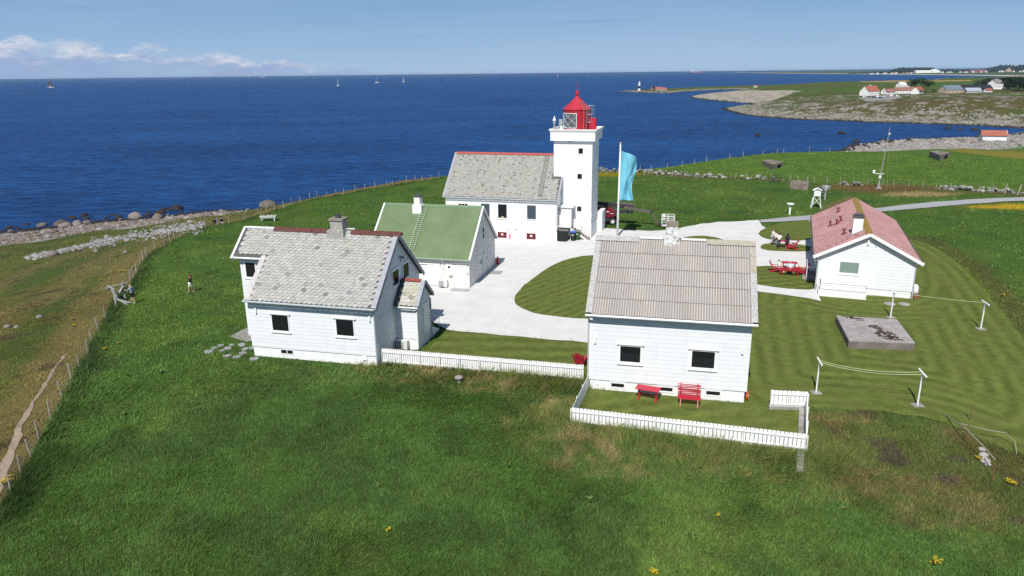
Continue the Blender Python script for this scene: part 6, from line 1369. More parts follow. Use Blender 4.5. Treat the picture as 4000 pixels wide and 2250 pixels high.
person('man in grey blue t-shirt and dark shorts reaching towards the timber stile', at_(522, 1187), face(-80), 'walk', (.30,.36,.46), (.02,.022,.03), sleeves='short', legs='short', shoes=(.5,.4,.33), bald=True, h=1.80, armsfwd='l', lean=.06)
person('woman with red hair in black top and white shorts walking over the grass', at_(750, 1143), face(-150), 'walk', (.012,.013,.018), (.72,.70,.66), (.16,.03,.015), 'long', 'short', (.5,.35,.28), h=1.66, long_hair=True, female=True)
person('left one of two people in dark jackets sitting by the shore fence', at_(841, 872), face(-30), 'ground', (.015,.017,.022), (.03,.03,.035), (.02,.015,.012), h=1.72)
person('right one of two people in dark jackets sitting by the shore fence', at_(866, 872), face(-35), 'ground', (.018,.022,.04), (.35,.34,.33), (.02,.015,.012), h=1.72)
person('person in white jacket and dark trousers standing with back to us at the red table', (*at(3040, 970, .1).xy, .1), face(25), 'phone', (.78,.77,.75), (.018,.018,.022), (.04,.03,.025), h=1.76)
person('person in cream top and grey trousers with small black bag standing by the red table', (*at(3026, 962, .1).xy, .1), face(50), 'phone', (.66,.62,.55), (.10,.095,.085), (.05,.03,.02), shoes=(.7,.7,.7), h=1.74)
person('person in pale top mostly hidden behind the cream topped person', (*at(3017, 953, .1).xy, .1), face(70), 'stand', (.70,.66,.64), (.5,.48,.46), (.20,.10,.05), h=1.72)
person('woman in dark purple dress bending at the red table with bare legs', (*at(3073, 970, .1).xy, .1), face(15), 'lean', dress=(.028,.012,.028), hair=(.012,.010,.010), sleeves='long', shoes=(.35,.22,.17), h=1.68, female=True, lean=.12, long_hair=True)
sitp = at(3036, 1062, .1)
person('woman in white suit with dark neck scarf sitting in the red garden chair', (sitp.x+.05, sitp.y, .1), PI/2+yb_-.1+PI+.15, 'sit', (.78,.77,.76), (.76,.75,.74), (.30,.28,.26), 'long', 'long', (.62,.55,.42), h=1.66, female=True)
person('person in pale blue shirt on the long red bench leaning over the table', (p2.x+.1, p2.y+.3, .1), yb_+.1, 'sit', (.52,.60,.72), (.03,.03,.04), (.45,.43,.40), 'long', 'long', h=1.74, lean=.55)
bp0 = at(3022, 957, .1); bgg = thing('shoulder_bag', 'small black shoulder bag carried by the person in the cream top', 'bag', (bp0.x-.02, bp0.y-.05, .1)); MB().box(-.14, .14, -.05, .05, .80, 1.0).build('pouch', BLACKM, bgg, bevel=.03); MB().path([(-.1, 0, 1.0), (.0, .0, 1.28), (.1, 0, 1.0)], .012, 5).build('strap', BLACKM, bgg)
cup = at(3072, 1040, .85); cc = thing('thermos', 'small red and white thermos on the table by the bungalow', 'thermos', (p3.x-.35, p3.y+.4, .84)); MB().lathe([(0, 0), (.05, 0), (.05, .18), (.0, .18)], 12).build('flask', REDP, cc); MB().lathe([(0, .18), (.04, .18), (.04, .26), (0, .26)], 12).build('lid', TRIM, cc)

# ------------------------------------------------------------------ beach boulders
BOULD = vcol('beach_boulder', .9, 2.2, .25, .6, 3.0, .08, .08)
protos = []; R = random.Random(21)
for k in range(10):
    mb = MB(); mb.blob((0, 0, .18), 1, R.uniform(.65, .9), R.uniform(.5, .75), k+1, 2, .20, 0, (1, 1, 1, 1)); 
    protos.append(mb)
TONES = [(.185,.15,.125), (.145,.125,.11), (.205,.18,.165), (.11,.09,.08), (.28,.26,.24), (.035,.032,.03)]
pmesh = {}
def boulder(loc, s, k, tone, rz, name='boulder'):
    key = (k, tone)
    if key not in pmesh:
        mb = protos[k]; mb.c = [(*TONES[tone], 1)]*len(mb.v); o = mb.build(name, BOULD, smooth=True); pmesh[key] = o.data
    else: o = bpy.data.objects.new(name, pmesh[key]); COL.objects.link(o)
    o.location = loc; o.scale = (s, s, s); o.rotation_euler = (0, 0, rz); return o
big = [(530,840,1.95,0,'pale topped giant boulder standing at the waterline left of the others',2),(236,865,1.9,3,'dark flat sided boulder standing in the shallows at the left',3),(463,838,1.5,5,'dark weedy boulder in the water beside the pale giant boulder',5),(617,855,1.75,0,'big pinkish brown boulder at the back of the stony beach',0),(690,806,2.0,5,'long dark weedy rock awash off the beach',5),(640,806,1.1,5,'small dark rock awash left of the long weedy rock',5),(1044,792,2.4,3,'large brown rounded boulder at the foot of the brow near the flower trough',1),(1077,803,1.2,5,'dark rock right of the large brown boulder',5),(305,868,1.6,2,'grey boulder at the waterline with a pale flat top',2),(258,876,1.5,2,'rounded grey boulder on the wet edge of the beach',2),(165,868,1.3,1,'low brown rock in the shallows',1),(340,862,1.2,1,'brown rock standing in wet shingle',1),(281,841,1.3,5,'dark rock in the water behind the flat topped boulders',5),(328,830,1.2,5,'black rock furthest out in the water off the left beach',5),(627,822,1.7,5,'black rounded rock at the water edge behind the pink boulder',5)]
for px, py, s, k, lab, tn in big:
    p = at(px, py+10, SEA+.2); z = max(T1(p.x, p.y), SEA-.2); o = boulder((p.x, p.y, z-.1), s, k, tn, px*.1); tag(o, lab, 'boulder')
o = boulder((*atT(197, 992).xy, atT(197, 992).z), 1.0, 4, 2, .5); tag(o, 'lichen grey boulder standing alone below the white stone bank', 'boulder')
def put(cands, n, smin, smax, lab, grp, tones, far):
    for (x, y, s) in cands[:n]:
        z = T1(x, y); tn = 5 if (z < SEA+.35) and R.random() < .75 else R.choice(tones)
        tag(boulder((x, y, max(z, SEA-.5)-.12*s), s, R.randrange(10), tn, R.uniform(0, 6.28)), lab, 'boulder', grp)
# left beach: rows of stones along the shoreline; the 190 biggest are things, the rest one shingle mesh
def left_pos():
    px = R.uniform(-40, 1065); f = R.random(); 
    wl = np.interp(px, [q[0] for q in S_px], [q[1] for q in S_px]); lo = np.interp(px, [-60, 150, 300, 500, 700, 900, 1070], [985, 962, 935, 905, 895, 858, 828])
    py = wl-10+(lo-wl+14)*f**.9; p = at(px, py, SEA+.3+2.4*f); return p.x, p.y
cand = []
for i in range(520):
    x, y = left_pos(); cand.append((x, y, .28+.60*R.random()**2.4))
cand.sort(key=lambda c: -c[2]/math.hypot(c[0], c[1]))
put(cand, 190, 0, 0, 'rounded boulder among many along the stony shore left of the houses', 'boulders along the left shore', [0, 0, 1, 2, 2, 3, 4], False)
for i in range(46):
    px = R.uniform(-30, 720); wl = np.interp(px, [q[0] for q in S_px], [q[1] for q in S_px]); p = at(px, wl-abs(R.gauss(0, 11))+2, SEA); s = .35+.8*R.random()**2.5
    tag(boulder((p.x, p.y, SEA-.25*s), s, R.randrange(10), 5, R.uniform(0, 6.28)), 'dark wet rock in the shallow water off the left shore', 'rock', 'wet rocks in the shallows')
rc = []
for i in range(260):
    px = R.uniform(3300, 4050); wl = np.interp(px, [q[0] for q in S_px], [q[1] for q in S_px]); lo = np.interp(px, [3290, 3400, 3600, 3800, 4050], [588, 586, 574, 570, 566]); py = wl-3+(lo-wl+2)*R.random(); p = at(px, py, SEA+.8); rc.append((p.x, p.y, .6+1.3*R.random()**2.5))
rc.sort(key=lambda c: -c[2]); put(rc, 85, 0, 0, 'pale boulder among many on the stony point below the far pasture', 'boulders on the right shore', [2, 4, 4, 0], True)
for px, py, s in ((2960,531,1.5),(3290,523,1.8),(3316,583,1.6),(3704,503,1.5),(3750,509,1.3),(3805,511,1.7),(3330,570,1.3),(3345,556,1.4)):
    p = at(px, py, SEA); tag(boulder((p.x, p.y, SEA-.3), s*1.3, R.randrange(10), 5, R.uniform(0, 6)), 'dark rock standing alone in the water of the bay', 'rock', 'rocks in the bay')
def stone_scatter(name, pts, parent=None):
    bm = bmesh.new(); bmesh.ops.create_icosphere(bm, subdivisions=1, radius=1); bv = np.array([v.co[:] for v in bm.verts]); bf_ = np.array([[v.index for v in f.verts] for f in bm.faces]); bm.free()
    n = len(pts); P = np.array(pts); V = np.zeros((n, len(bv), 3)); ang = RNG.uniform(0, 6.28, n); c, s = np.cos(ang), np.sin(ang)
    jit = 1+RNG.uniform(-.22, .22, (n, len(bv))); B = bv[None]*jit[..., None]; sx = P[:, 3][:, None]; sy = sx*RNG.uniform(.6, .95, (n, 1)); sz = sx*RNG.uniform(.4, .65, (n, 1))
    x, y, z = B[..., 0]*sx, B[..., 1]*sy, B[..., 2]*sz; V[..., 0] = x*c[:, None]-y*s[:, None]+P[:, 0:1]; V[..., 1] = x*s[:, None]+y*c[:, None]+P[:, 1:2]; V[..., 2] = z+P[:, 2:3]
    F = (bf_[None]+(np.arange(n)*len(bv))[:, None, None]).reshape(-1, 3); C = np.repeat(P[:, 4:7], len(bv), 0)
    return arr_mesh(name, V.reshape(-1, 3), F, BOULD, C)
sp_ = []
LP = np.array([left_pos() for _ in range(8500)]); LZ = T(LP[:, 0], LP[:, 1]); LF = fbm(LP[:, 0]*.1+5, LP[:, 1]*.22, 91, 3)
for (x, y), z, f_ in zip(LP, LZ, LF):
    if f_ > .63: continue
    x, y, z = float(x), float(y), float(z); t_ = np.array(TONES[5] if z < SEA+.3 else TONES[R.choice([0, 0, 1, 2, 2, 4])])*R.uniform(.8, 1.2); sp_.append((x, y, z+.05, R.choice((.12, .16, .2))+.28*R.random()**2, *t_))
wb_ = [(100,1003),(200,985),(300,962),(400,935),(500,920),(600,905),(640,893),(720,885),(800,872)]
wp = []
for i in range(1000):
    k = R.randrange(len(wb_)-1); t_ = R.random(); px = wb_[k][0]*(1-t_)+wb_[k+1][0]*t_; wp.append((px, wb_[k][1]*(1-t_)+wb_[k+1][1]*t_+R.gauss(0, 5 if px < 350 else 13)))
for x, y, z in zip(*atTv(*zip(*wp))):
    q = R.uniform(.16, .33); sp_.append((x, y, z+.02, .13+.34*R.random()**1.6, q, q*.98, q*.95))
tag(stone_scatter('shore_stones', sp_), kind='stuff')
sp2 = []; wp = []
for i in range(3600):
    px = R.uniform(3300, 4080); wl = np.interp(px, [q[0] for q in S_px], [q[1] for q in S_px]); lo = np.interp(px, [3290, 3400, 3600, 3800, 4050], [588, 587, 577, 574, 572]); wp.append((px, wl+(lo-wl)*R.random()))
for x, y, z in zip(*atTv(*zip(*wp))):
    q = R.uniform(.20, .38); sp2.append((x, y, z, .25+.5*R.random()**2, q, q*.95, q*.88))
tag(stone_scatter('shore_stones', sp2), kind='stuff')
for px, py, s, tn in ((30,1278,.30,2),(65,1279,.2,4),(155,1240,.30,2),(375,978,.4,2),(490,985,.35,2)):
    p = atT(px, py); tag(boulder((p.x, p.y, p.z), s, 3, tn, px*.3), 'flat pale stone lying in the moor grass left of the footpath', 'stone', 'pale stones in the moor grass')

# ------------------------------------------------------------------ the land across the bay
def polyw(pts, z=SEA): return np.array([at(x, y, z).xy[:] for x, y in pts])
HEAD_px = [(2400,357),(2480,361),(2560,363),(2620,364),(2660,359),(2760,353),(2860,349),(2905,353),(2870,356),(2790,361),(2740,367),(2690,376),(2705,383),(2760,390),(2830,397),(2868,402),(2930,404),(2925,411),(2870,414),(2815,423),(2830,431),(2870,441),(2900,449),(2960,456),(3050,463),(3130,468),(3200,470),(3300,473),(3400,479),(3560,483),(3700,487),(3850,493),(3960,500),(4080,505),(4600,520),(5200,500),(5200,305),(4400,303),(3960,303),(3860,304),(3760,306),(3690,307),(3650,309),(3634,313),(3560,317),(3480,319),(3407,321),(3255,323.5),(3170,325),(3126,328),(3104,332),(3020,334.5),(2940,338),(2830,340),(2760,342.5),(2700,344.5),(2600,349),(2500,353)]
HEAD = polyw(HEAD_px)
flat_p = polyw([(2690,377),(2790,366),(2900,362),(3050,368),(3140,372),(3100,378),(3060,392),(3030,400),(2930,404),(2830,397)])
rock2 = polyw([(2815,424),(2900,415),(3030,412),(3120,420),(3200,440),(3500,462),(3700,470),(4100,482),(4100,505),(3700,487),(3400,479),(3050,463),(2880,444)])
yel1 = polyw([(3330,326),(3560,322),(3640,323),(3640,330),(3400,332)]); yel2 = polyw([(3640,324),(3790,324),(3800,330),(3650,331)]); grn1 = polyw([(3560,334),(3830,332),(3990,336),(3990,352),(3700,356),(3560,350)])
yard_p = polyw([(3355,377),(3420,370),(3510,366),(3520,378),(3470,392),(3390,394)], -8.0)
def headz(x, y):
    P = np.stack([x, y], 1); sd = sdist(P, HEAD)
    z = SEA + np.where(sd > 0, 6.2*(1-np.exp(-sd/70.)), np.maximum(sd*.08, -3.5))
    hc = at(3870, 392, -4); z += np.where(sd > 0, 1, 0)*6.2*np.exp(-(((x-hc.x)/150)**2+((y-hc.y)/75)**2))*np.clip(sd/60, 0, 1)
    nz_ = (fbm(x*.02, y*.02, 14, 4)-.5)*2.0+(fbm(x*.09, y*.09, 16, 3)-.5)*1.2
    return z + nz_*np.clip(sd/40, 0, 1), sd
def headcol(x, y, sd):
    P = np.stack([x, y], 1); n = len(x); mid = fbm(x*.03, y*.03, 71, 4); sm = fbm(x*.12, y*.12, 73, 4); fine = fbm(x*.45, y*.45, 75, 3)
    def mix(c, k, m): m = np.clip(m, 0, 1)[:, None]; return c*(1-m)+np.array(k)*m
    c = np.tile(np.array([.078, .086, .030]), (n, 1)); c = mix(c, (.062, .100, .026), sstep(.48, .6, mid)*.8); c = mix(c, (.105, .080, .030), sstep(.52, .62, sm)*.7); c = mix(c, (.035, .050, .018), sstep(.55, .66, fine)*.6)
    y_ = (y > 900); c = mix(c, (.065, .11, .026), np.where(y_, sstep(.4, .55, mid)*.8, 0))
    hc = at(3870, 392, -4); hm = np.exp(-(((x-hc.x)/160)**2+((y-hc.y)/80)**2)); c = mix(c, (.092, .074, .032), sstep(.3, .6, hm)*.75)
    for pg, col in ((yel1, (.32, .22, .075)), (yel2, (.34, .23, .08)), (grn1, (.055, .11, .025))): q = inside(P, pg); c[q] = mix(c[q], col, np.full(q.sum(), .85))
    st = np.array([.36, .33, .30])
    rk = inside(P, rock2); m = np.where(rk, sstep(.49, .60, .5*sm+.5*fine+.12*np.exp(-sd/18)), 0); c = mix(c, (.27, .25, .215), m*.8)
    m = sstep(.56, .64, .6*sm+.4*fine)*(y < 850); c = mix(c, (.29, .275, .25), m*.8)
    shore = sstep(30+26*(sm-.3), 8, sd); c = mix(c, (.26, .235, .20), shore*(.35+.65*sstep(.42, .58, fine))); 
    fl_ = inside(P, flat_p); c[fl_] = mix(c[fl_], (.36, .315, .265), .6+.4*sstep(.4, .6, sm[fl_]))
    c = mix(c, (.030, .027, .022), sstep(6, 2.5, sd+4*(fine-.5))); yd = inside(P, yard_p); c[yd] = mix(c[yd], (.27, .25, .24), np.full(yd.sum(), .9))
    c[sd < 0] = (.02, .022, .022); return c
na2, nr2 = 560, 300; aa = np.radians(np.linspace(7.5, 46, na2)); rr = 380*np.exp(np.linspace(0, math.log(2900/380), nr2)); A, R_ = np.meshgrid(aa, rr)
hx = (R_*np.sin(A)).ravel(); hy = (R_*np.cos(A)).ravel(); hz_, hsd = headz(hx, hy); hcol = headcol(hx, hy, hsd)
i = np.arange(nr2-1)[:, None]*na2+np.arange(na2-1)[None, :]; F = np.stack([i, i+1, i+na2+1, i+na2], -1).reshape(-1, 4); F = F[hsd[F].max(1) > -25]
used = np.unique(F); rem = np.full(len(hx), -1); rem[used] = np.arange(len(used))
arr_mesh('headland', np.stack([hx, hy, hz_], 1)[used], rem[F], vcol('headland_turf', .95, .8, .3, .8, .5, .04, 1.0), hcol[used], smooth=True); tag(bpy.data.objects['headland'], kind='structure')
def hz1(x, y): return float(headz(np.array([x]), np.array([y]))[0][0])
def onhead(px, py):
    z = -8.
    for _ in range(8): p = at(px, py, z); z = .5*z+.5*hz1(p.x, p.y)
    p = at(px, py, z); return Vector((p.x, p.y, hz1(p.x, p.y)))
# scattered rocks on the far shore
sp3 = []
hp_ = []
for i_ in range(3600):
    px = R.uniform(2700, 4050); py = np.interp(px, [2690, 2830, 2930, 2960, 3050, 3400, 3700, 4050], [378, 398, 405, 456, 463, 479, 487, 505])-R.random()**1.8*np.interp(px, [2700, 2900, 3200, 4050], [4, 22, 36, 40]); p = at(px, py, SEA+2.5)
    hp_.append((p.x, p.y))
hp_ = np.array(hp_); hzz, hss = headz(hp_[:, 0], hp_[:, 1])
for (x, y), z, sd in zip(hp_, hzz, hss):
    if sd < -3: continue
    q = R.uniform(.17, .34) if sd > 7 else .06; s = (.3+1.0*R.random()**3)*(1 if y < 700 else 1.3); sp3.append((x, y, z+.1*s, s, q, q*.94, q*.86))
tag(stone_scatter('shore_stones', sp3), kind='stuff')
# the far coast, five kilometres off
COAST_px = [(2860,283),(2960,284.5),(3064,286.5),(3150,287.5),(3306,289),(3430,290.5),(3558,292),(3660,293),(3760,294.5),(3860,296),(3950,299),(4050,301),(4700,306),(4700,277),(4000,276),(3600,276.5),(3300,278),(3100,279.5),(2980,281)]
COAST = polyw(COAST_px)
def coastz(x, y):
    P = np.stack([x, y], 1); sd = sdist(P, COAST); z = SEA+np.where(sd > 0, 9*(1-np.exp(-sd/500.)), np.maximum(sd*.05, -6))
    return z + np.where(sd > 0, (fbm(x*.0012, y*.0012, 40, 3)-.45)*26*np.clip((sd-900)/2500, 0, 1), 0), sd
aa = np.radians(np.linspace(14, 44, 260)); rr = 3400*np.exp(np.linspace(0, math.log(22000/3400), 110)); A, R_ = np.meshgrid(aa, rr); cx, cy = (R_*np.sin(A)).ravel(), (R_*np.cos(A)).ravel(); cz, csd = coastz(cx, cy)
mid = fbm(cx*.004, cy*.004, 81, 4); cc_ = np.tile(np.array([.055, .085, .035]), (len(cx), 1))
def mixc(c, k, m): m = np.clip(m, 0, 1)[:, None]; return c*(1-m)+np.array(k)*m
cc_ = mixc(cc_, (.13, .13, .055), sstep(.5, .6, mid)*.8); cc_ = mixc(cc_, (.035, .055, .03), sstep(.55, .62, fbm(cx*.009, cy*.003, 85, 3))*.7); cc_ = mixc(cc_, (.42, .39, .34), sstep(110, 50, csd)); cc_[csd < 0] = (.02, .022, .022)
i = np.arange(109)[:, None]*260+np.arange(259)[None, :]; F = np.stack([i, i+1, i+261, i+260], -1).reshape(-1, 4); F = F[csd[F].max(1) > -120]; used = np.unique(F); rem = np.full(len(cx), -1); rem[used] = np.arange(len(used))
tag(arr_mesh('far_coast', np.stack([cx, cy, cz], 1)[used], rem[F], vcol('far_coast_fields', .95, .01, .1, 0), cc_[used], smooth=True), kind='structure')
# ------------------------------------------------------------------ far houses, trees, cars and boats
FS = 1.0
def far_house(label, p, yaw, L_, W_, he, hr, wall, roofm, name='farm_house', win=3, chim=False, wing=None, ridge='x'):
    h = thing(name, label, 'house', p, yaw); w = MB(); h.scale = (FS, FS, FS); w.prism([(-W_/2, -1.5), (W_/2, -1.5), (W_/2, he), (0, hr), (-W_/2, he)], -L_/2, L_/2, 'x'); w.build('wall', wall, h)
    k = (hr-he)/(W_/2); r = MB(); o = .5; t_ = max(.2, L_*.012)
    for s in (-1, 1): slab(r, [(-L_/2-o, s*(W_/2+o), he-k*o+t_), (L_/2+o, s*(W_/2+o), he-k*o+t_), (L_/2+o, 0, hr+t_), (-L_/2-o, 0, hr+t_)], t_)
    rf = r.build('roof', roofm, h)
    if chim: MB().box(-.6, .6, -.6, .6, hr-.8, hr+1.3).build('chimney', PLASTER, rf)
    for i in range(win):
        x = -L_/2+(i+.5)*L_/win; ww = min(1.1, L_/win*.3); f = MB(); f.box(x-ww/2, x+ww/2, -W_/2-.06, -W_/2-.003, he*.35, he*.35+1.4); f.build('window', GLASS, h)
    if win: 
        for s in (-1, 1): MB().box(L_/2+.003, L_/2+.06, s*W_*.2-.5, s*W_*.2+.5, he*.35, he*.35+1.3).build('window', GLASS, h)
        MB().box(L_/2+.003, L_/2+.06, -.5, .5, he+.3, he+1.5).build('window', GLASS, h)
    return h
FR = mat('far_red_tile', (.34, .115, .075, 1), .9, .2, .4, c2=(.27, .14, .11, 1), thr=.56); FR2 = mat('far_faded_tile', (.27, .125, .10, 1), .9, .25, .4, c2=(.33, .25, .22, 1), thr=.58); FG = mat('far_blue_grey_roof', (.15, .19, .24, 1), .6, .15, .4); FP = mat('far_pale_roof', (.32, .37, .43, 1), .6, .1, .4); FD = mat('far_dark_roof', (.022, .024, .032, 1), .8, .2, .3); FW = mat('far_white_wall', (.78, .77, .75, 1), .8, .05, .5); FGW = mat('far_grey_wall', (.42, .41, .40, 1), .9, .1, .5); FT = mat('far_tan_wall', (.45, .36, .28, 1), .9, .1, .5)
FS = .76
far_house('large white barn with orange red roof at the left of the far farm', onhead(3395, 373), .50, 24, 15, 6.0, 13.5, FW, FR, 'barn', 7, True)
far_house('small white gabled shed left of the farm yard', onhead(3452, 367), 1.1, 10, 8, 4.5, 9, FW, FR2, 'farm_shed', 2)
far_house('low farm building with faded red roof between shed and long barn', onhead(3470, 368), .35, 14, 9, 3.5, 8, FW, FR2, 'farm_shed', 3)
far_house('long white farm building with faded red roof in the middle of the farm', onhead(3527, 365), .18, 34, 10, 4.5, 9.0, FW, FR2, 'barn', 6)
far_house('white farm building with bright red roof and gable turned to us', onhead(3583, 366), .75, 20, 11, 4.5, 10, FW, FR, 'barn', 3)
far_house('white villa with dark roof half hidden behind the farm', onhead(3520, 343), .4, 16, 12, 5, 10.5, FW, FW, 'farm_house', 3)
far_house('small white house with dark hipped roof behind the farm trees', onhead(3536, 341), .2, 12, 8, 3.5, 7.0, FW, FD, 'farm_house', 2)
far_house('grey barn with blue grey roof and skylights behind the brown hill', onhead(3712, 362), .25, 30, 16, 4.5, 10.5, FT, FG, 'barn', 4)
far_house('long low black roofed building behind the grey barn', onhead(3790, 357), .1, 62, 16, 4.0, 9.5, FD, FD, 'barn', 0)
far_house('low building with pale blue grey roof right of the grey barn', onhead(3795, 362), .1, 24, 12, 2.6, 6.8, FGW, FP, 'farm_shed', 2)
far_house('tiny red roofed shed left of the big white house', onhead(3858, 360), .3, 10, 7, 2.5, 5.5, FW, FR, 'farm_shed', 1)
g_ = onhead(3886, 347); far_house('big white house with grey roof and white terrace at the upper right', g_, .45, 20, 15, 9.5, 15.5, FW, mat('far_grey_roof', (.22, .21, .22, 1), .8, .1, .4), 'white_house', 3, True)
tw_ = thing('terrace_wall', 'low white terrace wall in front of the big white house', 'wall', onhead(3893, 349)); MB().box(-20, 17, -1, 0, -1, 2.0).build('wall', FW, tw_)
far_house('very long dark roofed barn behind the trees at the right edge', onhead(3950, 330), .05, 110, 26, 5, 13, FD, FD, 'barn', 0)
# boathouse
FS = 1.0
bh = atT(3878, 541); bz = bh.z
H = far_house('white boathouse with red tile roof on the stony shore at the right', Vector((bh.x, bh.y, bz)), -.30, 9.6, 5.2, 2.5, 4.4, SID, FR, 'boathouse', 0)
for s in (-1, 1): bb = MB(); bb.obox((4.95, -3.0, 2.15), (4.95, 0, 4.55), .1, .3); bb.obox((4.95, 3.0, 2.15), (4.95, 0, 4.55), .1, .3)
bb.build('bargeboard', TRIM, H); MB().box(-4.0, -3.2, -2.66, -2.601, .1, 2.0).build('door', mat('grey_white_door', (.62, .63, .64, 1)), H)
sw_ = thing('slipway', 'thin dark slipway rails running from the water to the boathouse', 'slipway', atT(3610, 538)); q = atT(3690, 541)-sw_.location; q0 = atT(3540, 537)-sw_.location
for s in (-.8, .8): MB().obox(q0+Vector((0, s, .5)), q+Vector((0, s, .5)), .3, .3).build('rail', DARKTRIM, sw_)
FS = .72
far_house('tiny hut with orange roof on the flat headland', onhead(2951, 341), .2, 8, 6, 3, 5.5, FW, FR, 'hut', 1)
far_house('brown gabled hut on the beacon spit', onhead(2553, 353), .8, 13, 9, 4, 9, mat('far_brown_wall', (.20, .16, .14, 1), .9, .1, .5), FD, 'hut', 1)
far_house('low red roofed huts on the beacon spit', onhead(2573, 353), .1, 18, 9, 3, 7.5, FGW, FR, 'hut', 2); far_house('smaller red roofed hut at the right end on the beacon spit', onhead(2593, 353), .1, 12, 8, 2.5, 6, FGW, FR, 'hut', 1)
bc_ = thing('beacon_tower', 'small white beacon tower with a black band on the spit', 'beacon', onhead(2496.5, 354)); 
MB().lathe([(2.4, -1), (2.2, 3.4)], 14).build('lower_band', FW, bc_); MB().lathe([(2.2, 3.4), (2.0, 8)], 14).build('black_band', FD, bc_); MB().lathe([(2.0, 8), (1.8, 11), (2.4, 11.1), (2.4, 11.6), (1.2, 11.6), (1.2, 13.4), (1.5, 13.5), (0, 15)], 14).build('upper_part', FW, bc_)
FS = 1.0
# parked cars in the farm yard
cmats = {'white': WHITE, 'silver': mat('silver_car', (.45, .46, .48, 1), .35, .05, 3), 'black': mat('black_car', (.02, .02, .025, 1), .3, .05, 3), 'blue': mat('blue_car', (.04, .08, .22, 1), .3, .05, 3), 'red': mat('red_car', (.30, .03, .03, 1), .3, .05, 3), 'grey': mat('grey_car', (.15, .155, .16, 1), .35, .05, 3)}
def car(p, rz, c, label):
    t_ = thing('parked_car', label, 'car', p, rz, 'cars parked in the far farm yard'); b = MB(); b.prism([(-2.15, .3), (2.15, .3), (2.15, .75), (1.2, .9), (.75, 1.42), (-1.3, 1.45), (-2.1, .95)], -.85, .85, 'y'); b.build('body', cmats[c], t_)
    g = MB(); g.prism([(1.1, .93), (.7, 1.38), (-1.2, 1.40), (-1.85, .98)], -.86, .86, 'y'); g.build('windows', GLASS, t_)
    for x in (-1.3, 1.35):
        for y in (-.78, .78): MB().lathe([(0, -.1), (.33, -.1), (.33, .1), (0, .1)], 10).build('wheel', BLACKM, t_).matrix_local = Matrix.Translation((x, y, .33)) @ Matrix.Rotation(PI/2, 4, 'X')
cl_ = [(3378,381,'white'),(3386,380,'silver'),(3394,381,'grey'),(3413,382,'black'),(3432,380,'white'),(3438,384,'blue'),(3447,383,'silver'),(3454,382,'white'),(3462,382,'silver'),(3474,377,'grey'),(3482,377,'white'),(3489,378,'silver'),(3497,377,'black'),(3506,378,'white')]
cnt = {}
ordn = ['first', 'second', 'third', 'fourth', 'fifth']
for px, py, c in cl_:
    i = cnt.get(c, 0); cnt[c] = i+1
    car(onhead(px, py)+Vector((0, 0, .05)), .4+.3*(i % 2), c, f'{ordn[i]} {c} car from the left in the far farm yard' if sum(1 for q in cl_ if q[2] == c) > 1 else f'only {c} car parked in the far farm yard')
# wind-shaped trees
LEAF = vcol('dark_foliage', .9, 3.0, .3, 0); TRUNK = mat('bark', (.07, .055, .045, 1), .95, .2, 4)
def tree(label, p, h, w, seed, tone=(.018, .034, .016), n=620, group=None):
    t_ = thing('tree', label, 'tree', p, 0, group); R = random.Random(seed); tr_ = MB(); tr_.tube((0, 0, -.5), (w*.03, 0, h*.55), h*.03, h*.014, 7)
    for i in range(5): a = R.uniform(0, 6.28); z = h*R.uniform(.25, .5); tr_.tube((0, 0, z), (w*.35*math.cos(a), w*.35*math.sin(a), z+h*.22), h*.012, h*.005, 5)
    tr_.build('trunk', TRUNK, t_); c = MB(); cl = [(R.gauss(0, w*.22), R.gauss(0, w*.22), h*R.uniform(.28, .86), R.uniform(.16, .30)*w) for _ in range(11)]
    for i in range(n):
        cx, cy, cz, r = R.choice(cl); v = Vector((R.gauss(0, 1), R.gauss(0, 1), R.gauss(0, .8))).normalized()*r*R.uniform(.55, 1.05); q = Vector((cx, cy, cz))+v
        if q.z > h: q.z = h
        s = h*R.uniform(.035, .075); a = Vector((R.gauss(0, 1), R.gauss(0, 1), R.gauss(0, 1))).normalized(); b_ = a.orthogonal().normalized(); k = R.uniform(.6, 1.5)
        c.add([q+a*s, q+b_*s*.6, q-a*s, q-b_*s*.6], [(0, 1, 2, 3)], 0, (tone[0]*k, tone[1]*k, tone[2]*k, 1))
    c.build('crown', LEAF, t_, fixn=False)
for i, (px, py, h, w) in enumerate(((3562,340,13,16),(3578,340,16,17),(3596,339,17,20),(3618,340,13,17),(3632,340,12,14))): tree(f'dark wind bent tree, {ordn[i]} from the left in the clump behind the farm', onhead(px, py), h*.8, w*.85, i+1, group='trees behind the farm')
for i, (px, py, h, w) in enumerate(((3812,344,13,18),(3830,343,15,20),(3852,343,16,17),(3865,345,12,14))): tree(f'dark tree, {ordn[i]} from the left in the row left of the big white house', onhead(px, py), h*.75, w*.85, i+20, group='trees left of the white house')
for i, (px, py, h, w) in enumerate(((3922,345,20,18),(3937,350,24,20),(3957,348,20,22),(3978,356,22,24),(4000,354,24,24))): tree(f'tall dark conifer, {ordn[i]} from the left in the belt right of the big white house', onhead(px, py), h*.72, w*.75, i+40, (.013, .025, .015), 800, group='conifers right of the white house')
for i, (px, py, h, w) in enumerate(((3608,367,4.5,9),(3648,362,4,8))): tree('low dark bush beside the farm, ' + ('nearer the red gable' if i == 0 else 'nearer the hill'), onhead(px, py), h, w, i+60, group='bushes by the farm')
# bush by the stone wall
tree('dark low bush growing on the tumbled stone wall', atT(3020, 712), 1.3, 3.0, 71, (.03, .05, .018), 420)
